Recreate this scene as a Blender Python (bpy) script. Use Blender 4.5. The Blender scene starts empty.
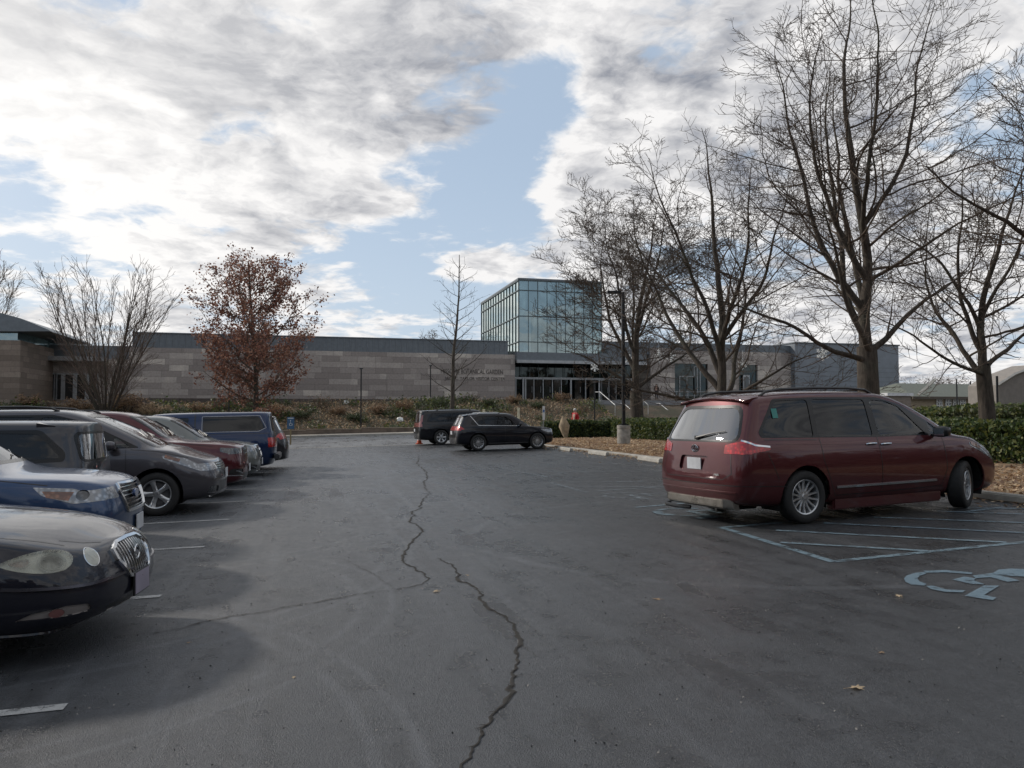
import bpy, bmesh, math, random
import numpy as np
from mathutils import Vector, Matrix
from mathutils.bvhtree import BVHTree

S = bpy.context.scene
COL = S.collection
PI = math.pi
rad = math.radians

# ------------------------------------------------------------------ camera
YAW = rad(14.4)          # the camera looks 14.4 degrees to the right of the row direction (+Y)
FPX = 780.0
HORY = 415.0
CAMZ = 1.58
cam_d = bpy.data.cameras.new("camera")
cam = bpy.data.objects.new("camera", cam_d); COL.objects.link(cam)
cam_d.sensor_width = 36.0
cam_d.lens = FPX / 1024 * 36
cam_d.clip_start = 0.05; cam_d.clip_end = 6000
PITCH = math.atan((HORY - 384) / FPX)
cam.location = (0, 0, CAMZ)
cam.rotation_euler = (PI / 2 + PITCH, 0, -YAW)
S.camera = cam
FW = Vector((math.sin(YAW), math.cos(YAW), 0)); RT = Vector((math.cos(YAW), -math.sin(YAW), 0))

# ------------------------------------------------------------------ sun and exposure
SUN_AZ = rad(-48)        # from +Y towards +X
SUN_EL = rad(28)
sd = Vector((math.sin(SUN_AZ) * math.cos(SUN_EL), math.cos(SUN_AZ) * math.cos(SUN_EL), math.sin(SUN_EL)))
sl = bpy.data.lights.new("sun", 'SUN'); so = bpy.data.objects.new("sun", sl); COL.objects.link(so)
sl.energy = 2.0; sl.angle = rad(4.0); sl.color = (1.0, 0.93, 0.84)
so.rotation_euler = sd.to_track_quat('Z', 'Y').to_euler()
S.view_settings.view_transform = 'Standard'
S.view_settings.look = 'None'
S.view_settings.exposure = 0.30
S.view_settings.gamma = 1.0
S.view_settings.use_curve_mapping = False

# ------------------------------------------------------------------ node helpers
class NT:
    def __init__(s, tree):
        s.t = tree; s.n = tree.nodes; s.l = tree.links
    def node(s, typ, **kw):
        nd = s.n.new(typ)
        for k, v in kw.items():
            if k.startswith('i_'):
                nd.inputs[k[2:].replace('_', ' ')].default_value = v
            else:
                setattr(nd, k, v)
        return nd
    def link(s, a, b): s.l.new(a, b)
    def val(s, x, sock):
        if isinstance(x, (int, float)): sock.default_value = x
        elif isinstance(x, (tuple, list)): sock.default_value = x
        else: s.l.new(x, sock)
    def math(s, op, a, b=0.0, c=None, clamp=False):
        nd = s.n.new('ShaderNodeMath'); nd.operation = op; nd.use_clamp = clamp
        s.val(a, nd.inputs[0]); s.val(b, nd.inputs[1])
        if c is not None: s.val(c, nd.inputs[2])
        return nd.outputs[0]
    def vmath(s, op, a, b=None, scale=None):
        nd = s.n.new('ShaderNodeVectorMath'); nd.operation = op
        s.val(a, nd.inputs[0])
        if b is not None: s.val(b, nd.inputs[1])
        if scale is not None: s.val(scale, nd.inputs['Scale'])
        return nd.outputs['Value'] if op in ('DOT_PRODUCT', 'LENGTH', 'DISTANCE') else nd.outputs[0]
    def mapr(s, x, a, b, c=0.0, d=1.0, smooth=True):
        nd = s.n.new('ShaderNodeMapRange'); nd.interpolation_type = 'SMOOTHSTEP' if smooth else 'LINEAR'
        s.val(x, nd.inputs[0])
        for i, v in enumerate((a, b, c, d)): s.val(v, nd.inputs[i + 1])
        return nd.outputs[0]
    def mix(s, f, a, b, mode='MIX'):
        nd = s.n.new('ShaderNodeMix'); nd.data_type = 'RGBA'; nd.blend_type = mode
        s.val(f, nd.inputs['Factor'])
        for q, x in ((6, a), (7, b)):
            if isinstance(x, (tuple, list)): x = tuple(x) + (1.0,) * (4 - len(x))
            s.val(x, nd.inputs[q])
        return nd.outputs[2]
    def noise(s, vec, scale, detail=3.0, rough=0.5, dist=0.0, dim='3D', out='Fac', lac=2.0):
        nd = s.n.new('ShaderNodeTexNoise'); nd.noise_dimensions = dim
        if vec is not None: s.l.new(vec, nd.inputs['Vector'])
        nd.inputs['Scale'].default_value = scale; nd.inputs['Detail'].default_value = detail
        nd.inputs['Roughness'].default_value = rough; nd.inputs['Distortion'].default_value = dist
        nd.inputs['Lacunarity'].default_value = lac
        return nd.outputs[out]
    def comb(s, x, y, z=0.0):
        nd = s.n.new('ShaderNodeCombineXYZ')
        for i, v in enumerate((x, y, z)): s.val(v, nd.inputs[i])
        return nd.outputs[0]
    def bump(s, h, strength=0.3, dist=0.01):
        nd = s.n.new('ShaderNodeBump'); nd.inputs['Strength'].default_value = strength
        nd.inputs['Distance'].default_value = dist; s.l.new(h, nd.inputs['Height'])
        return nd.outputs[0]

def new_mat(name):
    m = bpy.data.materials.new(name); m.use_nodes = True
    t = NT(m.node_tree); t.n.clear()
    out = t.node('ShaderNodeOutputMaterial')
    p = t.node('ShaderNodeBsdfPrincipled')
    t.link(p.outputs[0], out.inputs[0])
    return m, t, p, out

MATS = {}
def mat(name, col, rough=0.5, metal=0.0, coat=0.0, var=0.15, vscale=3.0, emit=None, spec=0.5, bump=0.0, bscale=60.0, coords='Object'):
    """A plain surface with a little procedural variation in colour and roughness."""
    if name in MATS: return MATS[name]
    m, t, p, out = new_mat(name)
    tc = t.node('ShaderNodeTexCoord')
    n = t.noise(tc.outputs[coords], vscale, 4, 0.6)
    lo = tuple(c * (1 - var) for c in col); hi = tuple(min(1, c * (1 + var)) for c in col)
    t.link(t.mix(t.mapr(n, .3, .7), lo, hi), p.inputs['Base Color'])
    t.link(t.mapr(n, .25, .75, max(0.02, rough * .85), min(1, rough * 1.15)), p.inputs['Roughness'])
    p.inputs['Metallic'].default_value = metal
    p.inputs['Specular IOR Level'].default_value = spec
    p.inputs['Coat Weight'].default_value = coat; p.inputs['Coat Roughness'].default_value = 0.04
    if emit:
        p.inputs['Emission Color'].default_value = tuple(emit) + (1,); p.inputs['Emission Strength'].default_value = 1
    if bump:
        t.link(t.bump(t.noise(tc.outputs[coords], bscale, 4, .6), bump, 0.01), p.inputs['Normal'])
    MATS[name] = m
    return m

# ------------------------------------------------------------------ object helpers
def tag(o, label=None, cat=None, group=None, kind=None):
    if label: o['label'] = label
    if cat: o['category'] = cat
    if group: o['group'] = group
    if kind: o['kind'] = kind
    return o
def empty(name, loc=(0, 0, 0), rz=0.0, parent=None):
    o = bpy.data.objects.new(name, None); COL.objects.link(o)
    o.location = loc; o.rotation_euler = (0, 0, rz); o.empty_display_size = 0.2
    if parent: o.parent = parent
    return o
def thing(name, label, cat, loc=(0, 0, 0), rz=0.0, group=None):
    return tag(empty(name, loc, rz), label, cat, group)
def link_mesh(name, me, m=None, parent=None):
    o = bpy.data.objects.new(name, me); COL.objects.link(o)
    if m is not None:
        for q in (m if isinstance(m, (list, tuple)) else [m]): me.materials.append(q)
    if parent: o.parent = parent
    return o
def copy_tree(o, parent=None):
    c = o.copy(); COL.objects.link(c)
    if parent: c.parent = parent
    for ch in list(o.children): copy_tree(ch, c)
    return c

class MB:
    """collects simple shapes into one mesh"""
    def __init__(s): s.v = []; s.f = []; s.mi = []; s.cur = 0
    def add(s, vs, fs):
        b = len(s.v); s.v += [tuple(v) for v in vs]
        s.f += [tuple(i + b for i in f) for f in fs]; s.mi += [s.cur] * len(fs); return s
    def box(s, c, d, rz=0.0, taper=1.0, rot=None):
        hx, hy, hz = d[0] / 2, d[1] / 2, d[2] / 2
        vs = [Vector((sx * hx * (taper if sz > 0 else 1), sy * hy * (taper if sz > 0 else 1), sz * hz)) for sz in (-1, 1) for sy in (-1, 1) for sx in (-1, 1)]
        M = rot if rot is not None else Matrix.Rotation(rz, 3, 'Z')
        vs = [M @ v + Vector(c) for v in vs]
        return s.add(vs, [(0, 2, 3, 1), (4, 5, 7, 6), (0, 1, 5, 4), (2, 6, 7, 3), (0, 4, 6, 2), (1, 3, 7, 5)])
    def bounds(s, x0, x1, y0, y1, z0, z1):
        return s.box(((x0 + x1) / 2, (y0 + y1) / 2, (z0 + z1) / 2), (abs(x1 - x0), abs(y1 - y0), abs(z1 - z0)))
    def tube(s, pts, r, n=8, cap=True, closed=False):
        pts = [Vector(p) for p in pts]
        rs = r if isinstance(r, (list, tuple)) else [r] * len(pts)
        vs = []; fs = []; N = len(pts); prev = None
        for i, p in enumerate(pts):
            if closed: d = pts[(i + 1) % N] - pts[i - 1]
            else: d = pts[min(i + 1, N - 1)] - pts[max(i - 1, 0)]
            if d.length < 1e-9: d = Vector((0, 0, 1))
            d.normalize()
            if prev is None:
                a = Vector((0, 0, 1)) if abs(d.z) < .9 else Vector((1, 0, 0))
                u = d.cross(a).normalized()
            else:
                u = (prev - d * prev.dot(d)).normalized()
            prev = u; w = d.cross(u)
            for k in range(n):
                t = 2 * PI * k / n
                vs.append(p + (u * math.cos(t) + w * math.sin(t)) * rs[i])
        for i in range(N if closed else N - 1):
            j = (i + 1) % N
            for k in range(n):
                l = (k + 1) % n
                fs.append((i * n + k, i * n + l, j * n + l, j * n + k))
        if cap and not closed:
            fs.append(tuple(range(n))[::-1]); fs.append(tuple((N - 1) * n + k for k in range(n)))
        return s.add(vs, fs)
    def lathe(s, prof, n=32, axis='Z', c=(0, 0, 0), cap=False):
        vs = []; fs = []; c = Vector(c)
        for (r, h) in prof:
            for k in range(n):
                t = 2 * PI * k / n
                p = (r * math.cos(t), r * math.sin(t), h)
                if axis == 'Y': p = (p[0], p[2], p[1])
                if axis == 'X': p = (p[2], p[0], p[1])
                vs.append(Vector(p) + c)
        for i in range(len(prof) - 1):
            for k in range(n):
                l = (k + 1) % n
                f = (i * n + k, i * n + l, (i + 1) * n + l, (i + 1) * n + k)
                fs.append(f if axis != 'Y' else f[::-1])
        if cap:
            fs.append(tuple(range(n))[::-1]); fs.append(tuple((len(prof) - 1) * n + k for k in range(n)))
        return s.add(vs, fs)
    def prism(s, poly, h0, h1, M=None):
        """poly in local xy extruded along z"""
        n = len(poly)
        vs = [Vector((p[0], p[1], h0)) for p in poly] + [Vector((p[0], p[1], h1)) for p in poly]
        if M is not None: vs = [M @ v for v in vs]
        return s.add(vs, [tuple(range(n))[::-1], tuple(range(n, 2 * n))] + [(i, (i + 1) % n, (i + 1) % n + n, i + n) for i in range(n)])
    def mesh(s, name):
        me = bpy.data.meshes.new(name); me.from_pydata(s.v, [], s.f)
        if any(s.mi): me.polygons.foreach_set('material_index', s.mi)
        me.update(); return me
    def build(s, name, m, parent=None, smooth=False, ang=40, bevel=0.0):
        me = s.mesh(name)
        if bevel or smooth:
            bm = bmesh.new(); bm.from_mesh(me)
            if bevel:
                es = [e for e in bm.edges if len(e.link_faces) == 2 and e.calc_face_angle(0) > rad(30)]
                bmesh.ops.bevel(bm, geom=es, offset=bevel, segments=2, affect='EDGES', clamp_overlap=True)
            bm.to_mesh(me); bm.free()
        o = link_mesh(name, me, m, parent)
        if smooth:
            me.polygons.foreach_set('use_smooth', [True] * len(me.polygons))
            me.set_sharp_from_angle(angle=rad(ang))
        return o

# ------------------------------------------------------------------ the lie of the land
SX, SY = 0.02, -0.004
def lot_z(x, y): return SX * x + SY * y
def gp(px, py, zoff=0.0):
    """ground point of the tilted car park seen at that place of the photograph"""
    u = (px - 512) / FPX; w = (HORY - py) / FPX
    d = FW + RT * u + Vector((0, 0, w))
    # CAMZ + t*d.z = SX*t*d.x + SY*t*d.y
    t = (CAMZ - zoff) / (SX * d.x + SY * d.y - d.z)
    return Vector((0, 0, CAMZ)) + d * t
def onY(px, py, Y):
    """point of the plane y = Y seen at that place"""
    u = (px - 512) / FPX; w = (HORY - py) / FPX
    d = FW + RT * u + Vector((0, 0, w)); t = Y / d.y
    return Vector((0, 0, CAMZ)) + d * t
def atd(px, py, dist):
    u = (px - 512) / FPX; w = (HORY - py) / FPX
    return Vector((0, 0, CAMZ)) + (FW + RT * u + Vector((0, 0, w))) * dist
def sdir(px, py):
    return (FW + RT * ((px - 512) / FPX) + Vector((0, 0, (HORY - py) / FPX))).normalized()

# ------------------------------------------------------------------ sky
w = bpy.data.worlds.new("World"); S.world = w; w.use_nodes = True
t = NT(w.node_tree); t.n.clear()
wo = t.node('ShaderNodeOutputWorld')
sky = t.node('ShaderNodeTexSky', sky_type='NISHITA', sun_disc=False, sun_elevation=SUN_EL, sun_rotation=SUN_AZ, air_density=1.0, dust_density=1.6, ozone_density=1.5)
tc = t.node('ShaderNodeTexCoord'); D = t.vmath('NORMALIZE', tc.outputs['Generated'])
sp = t.node('ShaderNodeSeparateXYZ'); t.link(D, sp.inputs[0])
zz = t.math('ADD', t.math('MAXIMUM', sp.outputs[2], 0.0), 0.16)
U = t.math('DIVIDE', sp.outputs[0], zz); V = t.math('DIVIDE', sp.outputs[1], zz)
P = t.comb(U, V, 0.0)
def blob(px, py, r, wgt, ax=1.0):
    """a patch of more or less cloud, centred on one direction of the sky"""
    c = sdir(px, py)
    d = t.vmath('SUBTRACT', D, tuple(c))
    if ax != 1.0:
        d = t.vmath('MULTIPLY', d, (1, 1, ax))
    L = t.vmath('LENGTH', d)
    return t.math('MULTIPLY', t.mapr(L, 0.0, r / FPX, 1.0, 0.0), wgt)
def total(items):
    acc = items[0]
    for b in items[1:]: acc = t.math('ADD', acc, b)
    return acc
warp = t.vmath('ADD', P, t.vmath('SCALE', t.noise(P, 1.6, 5, .6, out='Color'), scale=0.30))
big = t.noise(warp, 1.5, 2, .5)
det = t.noise(warp, 3.4, 8, .56)
fine = t.noise(warp, 11.0, 5, .58)
dens = t.math('ADD', t.math('MULTIPLY', big, 0.40), t.math('ADD', t.math('MULTIPLY', det, 0.50), t.math('MULTIPLY', fine, 0.22)))
cover = total([blob(430, 310, 110, -.10, 1.6), blob(545, 115, 70, -.12), blob(500, 185, 75, -.10), blob(440, 230, 60, -.06), blob(740, 130, 70, -.07), blob(130, 215, 60, -.09, 2), blob(240, 120, 60, -.08, 2), blob(300, 20, 60, -.07, 2), blob(830, 150, 60, -.06), blob(385, 262, 60, -.11), blob(25, 195, 80, -.10, 2),
               blob(290, 262, 60, -.08, 2), blob(985, 100, 90, -.11), blob(660, 25, 60, -.05), blob(400, 160, 60, -.05, 2), blob(560, 60, 60, -.05), blob(720, 250, 90, -.04),
               blob(200, 40, 330, .10), blob(640, 150, 110, .14), blob(300, 200, 150, .07, 1.6), blob(150, 150, 150, .05), blob(480, 270, 70, .14, 2),
               blob(820, 60, 220, .11), blob(900, 230, 240, .10), blob(980, 30, 120, .10), blob(370, 60, 150, .08), blob(90, 250, 120, .07, 1.6), blob(590, 215, 80, .07), blob(620, 260, 100, .05), blob(510, 15, 90, .12)])
dens = t.math('ADD', dens, cover)
mask = t.mapr(dens, .51, .615)
# relief: the noise a little nearer the sun is taken away from the noise here, which lights the sunward side of each lump
su = Vector((sd.x, sd.y)).normalized()
off1 = t.noise(t.vmath('ADD', warp, (su.x * .055, su.y * .055, 0)), 3.4, 7, .56)
off2 = t.noise(t.vmath('ADD', warp, (su.x * .020, su.y * .020, 0)), 11.0, 5, .58)
rel = t.math('ADD', t.math('MULTIPLY', t.math('SUBTRACT', det, off1), 3.0), t.math('MULTIPLY', t.math('SUBTRACT', fine, off2), .5))
lump = t.noise(t.vmath('ADD', warp, (.35, .12, 0)), 2.6, 9, .64)
thick = t.mapr(t.math('ADD', t.math('MULTIPLY', lump, .80), t.math('MULTIPLY', dens, .35)), .54, .72)
grey = total([blob(170, 40, 290, .30), blob(430, 60, 190, .30), blob(60, 5, 190, .16), blob(300, 90, 130, .12, 2), blob(330, 205, 110, .10, 2.5), blob(900, 60, 260, .12), blob(700, 20, 160, .16), blob(640, 60, 120, .1), blob(880, 260, 200, .12)])
white = total([blob(110, 150, 150, .42), blob(0, 130, 160, .25), blob(640, 170, 150, .20), blob(430, 205, 70, .28), blob(160, 195, 60, .25), blob(90, 235, 200, .12), blob(480, 275, 120, .25)])
gmix = t.math('ADD', t.math('MULTIPLY', thick, .55), t.math('ADD', -.02, t.math('SUBTRACT', t.math('SUBTRACT', grey, white), rel)), clamp=True)
ccol = t.mix(gmix, (.77, .76, .755), (.235, .25, .29))
sunside = t.mapr(t.vmath('DOT_PRODUCT', D, tuple(sd)), .55, 1.0)
ccol = t.mix(t.math('MULTIPLY', sunside, .55), ccol, (.96, .94, .91))
skyc = t.vmath('SCALE', sky.outputs[0], scale=0.072)
haze = t.mapr(sp.outputs[2], 0.0, .35, .45, .0)
skyc = t.mix(haze, t.mix(.62, skyc, (.46, .57, .71)), (.52, .60, .70))
full = t.mix(mask, skyc, ccol)
# sky dimmed behind the viewer to darken reflections on the cars
away = t.mapr(t.vmath('DOT_PRODUCT', D, tuple(FW)), -.45, .55, .95, 1.0)
full = t.vmath('SCALE', full, scale=away)
bg = t.node('ShaderNodeBackground'); t.link(full, bg.inputs[0]); bg.inputs[1].default_value = 1.0
t.link(bg.outputs[0], wo.inputs[0])
# ================================================================== vehicles
def paint(name, col, metal=0.35, rough=0.32, dust=0.055):
    if name in MATS: return MATS[name]
    m, t, p, out = new_mat(name)
    tc = t.node('ShaderNodeTexCoord'); O = tc.outputs['Object']
    n = t.noise(O, 1.7, 5, .6); sp = t.node('ShaderNodeSeparateXYZ'); t.link(O, sp.inputs[0])
    low = t.mapr(sp.outputs[2], .15, .75, .75, .12)                        # road film is heaviest near the sills
    dirt = t.math('MULTIPLY', t.math('MULTIPLY', low, t.mapr(n, .35, .7)), dust * 4, clamp=True)
    t.link(t.mix(dirt, col, (.11, .105, .095)), p.inputs['Base Color'])
    t.link(t.math('ADD', rough, t.math('MULTIPLY', dirt, .35)), p.inputs['Roughness'])
    p.inputs['Metallic'].default_value = metal; p.inputs['Specular IOR Level'].default_value = .12
    t.link(t.math('SUBTRACT', .80, t.math('MULTIPLY', dirt, .7)), p.inputs['Coat Weight'])
    t.link(t.mapr(t.noise(O, 9, 4, .6), .3, .75, .02, .10), p.inputs['Coat Roughness'])
    MATS[name] = m; return m
def glass(name, tint, refl=1.0):
    if name in MATS: return MATS[name]
    m, t, p, out = new_mat(name); t.n.remove(p)
    tr = t.node('ShaderNodeBsdfTransparent'); tr.inputs[0].default_value = tuple(tint) + (1,)
    gl = t.node('ShaderNodeBsdfGlossy'); gl.inputs['Roughness'].default_value = 0.015; gl.inputs[0].default_value = (.95, .97, 1, 1)
    lw = t.node('ShaderNodeFresnel'); lw.inputs[0].default_value = 1.52
    f = t.math('MULTIPLY', lw.outputs[0], refl, clamp=True)
    mx = t.node('ShaderNodeMixShader'); t.link(f, mx.inputs[0]); t.link(tr.outputs[0], mx.inputs[1]); t.link(gl.outputs[0], mx.inputs[2])
    t.link(mx.outputs[0], out.inputs[0]); MATS[name] = m; return m
def lens(name, col, alpha=0.6):
    """clear plastic over a reflector: bright facets under a glossy coat"""
    if name in MATS: return MATS[name]
    m, t, p, out = new_mat(name)
    tc = t.node('ShaderNodeTexCoord'); O = tc.outputs['Object']
    v = t.node('ShaderNodeTexVoronoi'); v.inputs['Scale'].default_value = 22; t.link(O, v.inputs['Vector'])
    k = t.mapr(v.outputs['Distance'], 0.1, .6)
    t.link(t.mix(k, tuple(min(1, c * 1.15) for c in col), tuple(c * .55 for c in col)), p.inputs['Base Color'])
    p.inputs['Roughness'].default_value = .25; p.inputs['Metallic'].default_value = alpha * .6
    p.inputs['Coat Weight'].default_value = 1; p.inputs['Coat Roughness'].default_value = .03
    MATS[name] = m; return m
RUBBER = mat('tyre_rubber', (.018, .018, .018), .75, bump=.3, bscale=40)
ALLOY = mat('alloy', (.50, .51, .52), .32, .85, var=.08)
ALLOYD = mat('alloy_shaded', (.10, .10, .105), .5, .6, var=.08)
TRIM = mat('black_trim', (.012, .012, .013), .38, coat=.15)
GBLACK = mat('gloss_black', (.006, .006, .007), .25, coat=.15, spec=.3)
CHROME = mat('chrome', (.62, .63, .64), .14, 1.0, var=.04)
WELL = mat('wheel_well', (.010, .010, .010), .9)
SEAT = mat('seat_cloth', (.045, .043, .042), .8)
SEATG = mat('grey_seat_cloth', (.16, .155, .15), .8)
PLATE = mat('licence_plate_white', (.55, .56, .58), .4)
CLEAR = glass('clear_glass', (.62, .70, .66))
PRIV = glass('privacy_glass', (.03, .034, .038), .9)
RED = lens('red_lens', (.55, .012, .016), .3)
AMBER = lens('amber_lens', (.25, .10, .055), .3)
LAMP = lens('lamp_lens', (.33, .345, .37), 1.0)
OLDLAMP = mat('hazed_lens', (.42, .42, .36), .3, coat=.5, var=.12, vscale=9)
DARKLAMP = lens('dark_lamp', (.10, .105, .115), .7)

def interp(tab, x):
    """piecewise table [(x, v), ...] read with smooth joins"""
    if x <= tab[0][0]: return tab[0][1]
    for (a, va), (b, vb) in zip(tab, tab[1:]):
        if x <= b:
            return va + (vb - va) * (x - a) / (b - a)
    return tab[-1][1]

def rpoly(pts, r=0.04, n=4):
    """convex polygon with rounded corners"""
    out = []; N = len(pts)
    for i in range(N):
        p = Vector(pts[i]); a = Vector(pts[i - 1]) - p; b = Vector(pts[(i + 1) % N]) - p
        rr = min(r, a.length * .45, b.length * .45); A = p + a.normalized() * rr; B = p + b.normalized() * rr
        for k in range(n + 1):
            q = k / n
            out.append(tuple(A * (1 - q) ** 2 + p * 2 * q * (1 - q) + B * q * q))
    return out
def ell(cx, cz, rx, rz, n=24, rot=0.0):
    c, s = math.cos(rot), math.sin(rot)
    return [(cx + rx * math.cos(2 * PI * k / n) * c - rz * math.sin(2 * PI * k / n) * s, cz + rx * math.cos(2 * PI * k / n) * s + rz * math.sin(2 * PI * k / n) * c) for k in range(n)]

class Car:
    """A body shell from cross sections, smoothed, then cut into its panels, windows and lamps.
       Lengths along the car are given as s, metres behind the nose; x = L/2 - s."""
    def __init__(s, root, L, W, H, stations, front, rear, level=3):
        s.root, s.L, s.W, s.H = root, L, W, H
        vs = []; fs = []
        NR = 11; NS = len(stations)
        for i, st in enumerate(stations):
            ss, zl, wm, zs, ws, zt, wr, cab = st
            wf = {0: 1.0, 1: .75, 2: .3}.get(i, 0.0); wb = {NS - 1: 1.0, NS - 2: .8, NS - 3: .35}.get(i, 0.0)
            half = [(0, zl), (wm * .72, zl), (wm * .93, zl + .03), (wm * .985, zl + .30 * (zs - zl)), (wm, zl + .68 * (zs - zl)), (ws, zs)]
            if cab > .5:
                d = .085 if cab > .9 else .07
                half += [(ws - .03, zs + .035), (wr + .012, zt - d - .02), (wr - .07, zt - .022), (wr * .5, zt - .004), (0, zt)]
            else:
                half += [(ws - .04, zs + .25 * (zt - zs) + .015), (ws * .80, zs + .62 * (zt - zs)), (ws * .60, zs + .84 * (zt - zs)), (ws * .30, zs + .97 * (zt - zs)), (0, zt)]
            for (y, z) in half:
                sx = ss + wf * interp(front, z) - wb * interp(rear, z)
                vs.append((L / 2 - sx, y, z))
            for (y, z) in half[1:-1]:
                sx = ss + wf * interp(front, z) - wb * interp(rear, z)
                vs.append((L / 2 - sx, -y, z))
        R = 2 * NR - 2
        def idx(i, j, side):
            if side > 0 or j in (0, NR - 1): return i * R + j
            return i * R + NR + j - 1
        for i in range(NS - 1):
            for j in range(NR - 1):
                fs.append((idx(i, j, 1), idx(i, j + 1, 1), idx(i + 1, j + 1, 1), idx(i + 1, j, 1)))
                fs.append((idx(i, j + 1, -1), idx(i, j, -1), idx(i + 1, j, -1), idx(i + 1, j + 1, -1)))
        for i, sg, bul in ((0, 1, s_get(stations[0], 'b', .07)), (NS - 1, -1, .05)):
            cb = len(vs)
            for j in range(1, NR - 1):
                a = vs[idx(i, j, 1)]; vs.append((a[0] + sg * bul, 0, a[2]))
            def cc(j): return idx(i, j, 1) if j in (0, NR - 1) else cb + j - 1
            for j in range(NR - 1):
                for side in (1, -1):
                    q = [idx(i, j, side), idx(i, j + 1, side), cc(j + 1), cc(j)]
                    q = [v for k, v in enumerate(q) if v not in q[:k]]
                    if (side > 0) == (sg > 0): q = q[::-1]
                    fs.append(tuple(q))
        me = bpy.data.meshes.new('shell'); me.from_pydata(vs, [], fs)
        tmp = bpy.data.objects.new('shell', me); COL.objects.link(tmp)
        md = tmp.modifiers.new('s', 'SUBSURF'); md.levels = level; md.render_levels = level
        dg = bpy.context.evaluated_depsgraph_get(); ev = tmp.evaluated_get(dg)
        me2 = bpy.data.meshes.new_from_object(ev)
        bpy.data.objects.remove(tmp)
        s.bm = bmesh.new(); s.bm.from_mesh(me2)
        xs = [v.co.x for v in s.bm.verts]; ys = max(v.co.y for v in s.bm.verts); zm = max(v.co.z for v in s.bm.verts)
        x0, x1 = min(xs), max(xs)
        for v in s.bm.verts:                       # smoothing shrinks the shell a little: bring it back to its real size
            v.co.x = (v.co.x - x0) / (x1 - x0) * L - L / 2; v.co.y *= W / 2 / ys; v.co.z *= 1 + (H / zm - 1) * min(1, max(0, v.co.z - .5) / .6)
        bmesh.ops.recalc_face_normals(s.bm, faces=s.bm.faces[:])
        s.bvh = BVHTree.FromBMesh(s.bm)
        s.lay = s.bm.faces.layers.int.new('pid'); s.parts = {}; s.np = 0
        s.bm.normal_update()
    def x(s, sv): return s.L / 2 - sv
    def cut(s, poly, az, name=None, cond=None, allowed=(0,), minn=0.12):
        """mark the faces seen inside POLY when the car is looked at from heading AZ (degrees, 0 = from the front,
           90 = from its left side); POLY is (h, z): h is s for the sides, otherwise metres to the viewer's right"""
        a = rad(az); view = Vector((math.cos(a), math.sin(a), 0)); Uv = Vector((-math.sin(a), math.cos(a), 0))
        side = az in (90, -90)
        if side: pts = [(s.x(h), z) for h, z in poly]; Uv = Vector((1, 0, 0))
        else: pts = [(h, z) for h, z in poly]
        area = sum(pts[i - 1][0] * pts[i][1] - pts[i][0] * pts[i - 1][1] for i in range(len(pts)))
        if area < 0: pts = pts[::-1]
        us = [p[0] for p in pts]; zs_ = [p[1] for p in pts]
        lo = (min(us) - .12, min(zs_) - .12); hi = (max(us) + .12, max(zs_) + .12)
        bm = s.bm
        def ok(f):
            c = f.calc_center_median()
            if f.normal.dot(view) < minn: return False
            if side and c.y * view.y < 0: return False
            if az == 180 and c.x > -s.L / 2 + 1.15: return False
            if az == 0 and c.x < s.L / 2 - 2.8: return False
            if cond and not cond(c, f.normal): return False
            u = c.dot(Uv); return lo[0] < u < hi[0] and lo[1] < c.z < hi[1]
        cands = set(f for f in bm.faces if f[s.lay] in allowed and ok(f))
        for i in range(len(pts)):
            p, q = pts[i], pts[(i + 1) % len(pts)]
            d = Vector((q[0] - p[0], q[1] - p[1]))
            if d.length < 1e-5: continue
            nrm = (Uv * d.y + Vector((0, 0, -d.x))).normalized(); co = Uv * p[0] + Vector((0, 0, p[1])); k0 = co.dot(nrm)
            faces = []; gone = []
            for f in cands:
                mn = mx = None
                for v in f.verts:
                    e = v.co.dot(nrm) - k0
                    mn = e if mn is None or e < mn else mn; mx = e if mx is None or e > mx else mx
                if mn < -1e-5 and mx > 1e-5: faces.append(f)
                elif mn >= -1e-5: gone.append(f)
            cands.difference_update(gone)
            if not faces: continue
            cands.difference_update(faces)
            geom = set(faces)
            for f in faces: geom.update(f.edges); geom.update(f.verts)
            ret = bmesh.ops.bisect_plane(bm, geom=list(geom), dist=1e-5, plane_co=co, plane_no=nrm)
            cands.update(g for g in ret['geom'] if isinstance(g, bmesh.types.BMFace))
        for f in cands: f.normal_update()
        s.np += 1; pid = s.np; cnt = 0
        for f in cands:
            if f[s.lay] not in allowed or not ok(f): continue
            c = f.calc_center_median(); u = c.dot(Uv); z = c.z
            if all((pts[(i + 1) % len(pts)][0] - pts[i][0]) * (z - pts[i][1]) - (pts[(i + 1) % len(pts)][1] - pts[i][1]) * (u - pts[i][0]) >= -1e-6 for i in range(len(pts))):
                f[s.lay] = pid; cnt += 1
        s.parts[pid] = name
        return pid
    def extract(s, pid, name, m, off=0.0, parent=None, wall=0.0, thick=0.0):
        """lift the marked faces out as a mesh of their own, moved OFF along the normals, with a rim of depth WALL"""
        if not pid: return None
        pids = pid if isinstance(pid, (list, tuple)) else (pid,)
        bm = s.bm; fs = [f for f in bm.faces if f[s.lay] in pids and f[s.lay]]
        if not fs: return None
        nb = bmesh.new(); mp = {}
        # normals of the whole shell at the vertices, so that the patch keeps the car's curvature
        for f in fs:
            for v in f.verts:
                if v not in mp: mp[v] = nb.verts.new(v.co + v.normal * off)
        for f in fs:
            try: nf = nb.faces.new([mp[v] for v in f.verts]); nf.smooth = True
            except ValueError: pass
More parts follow.
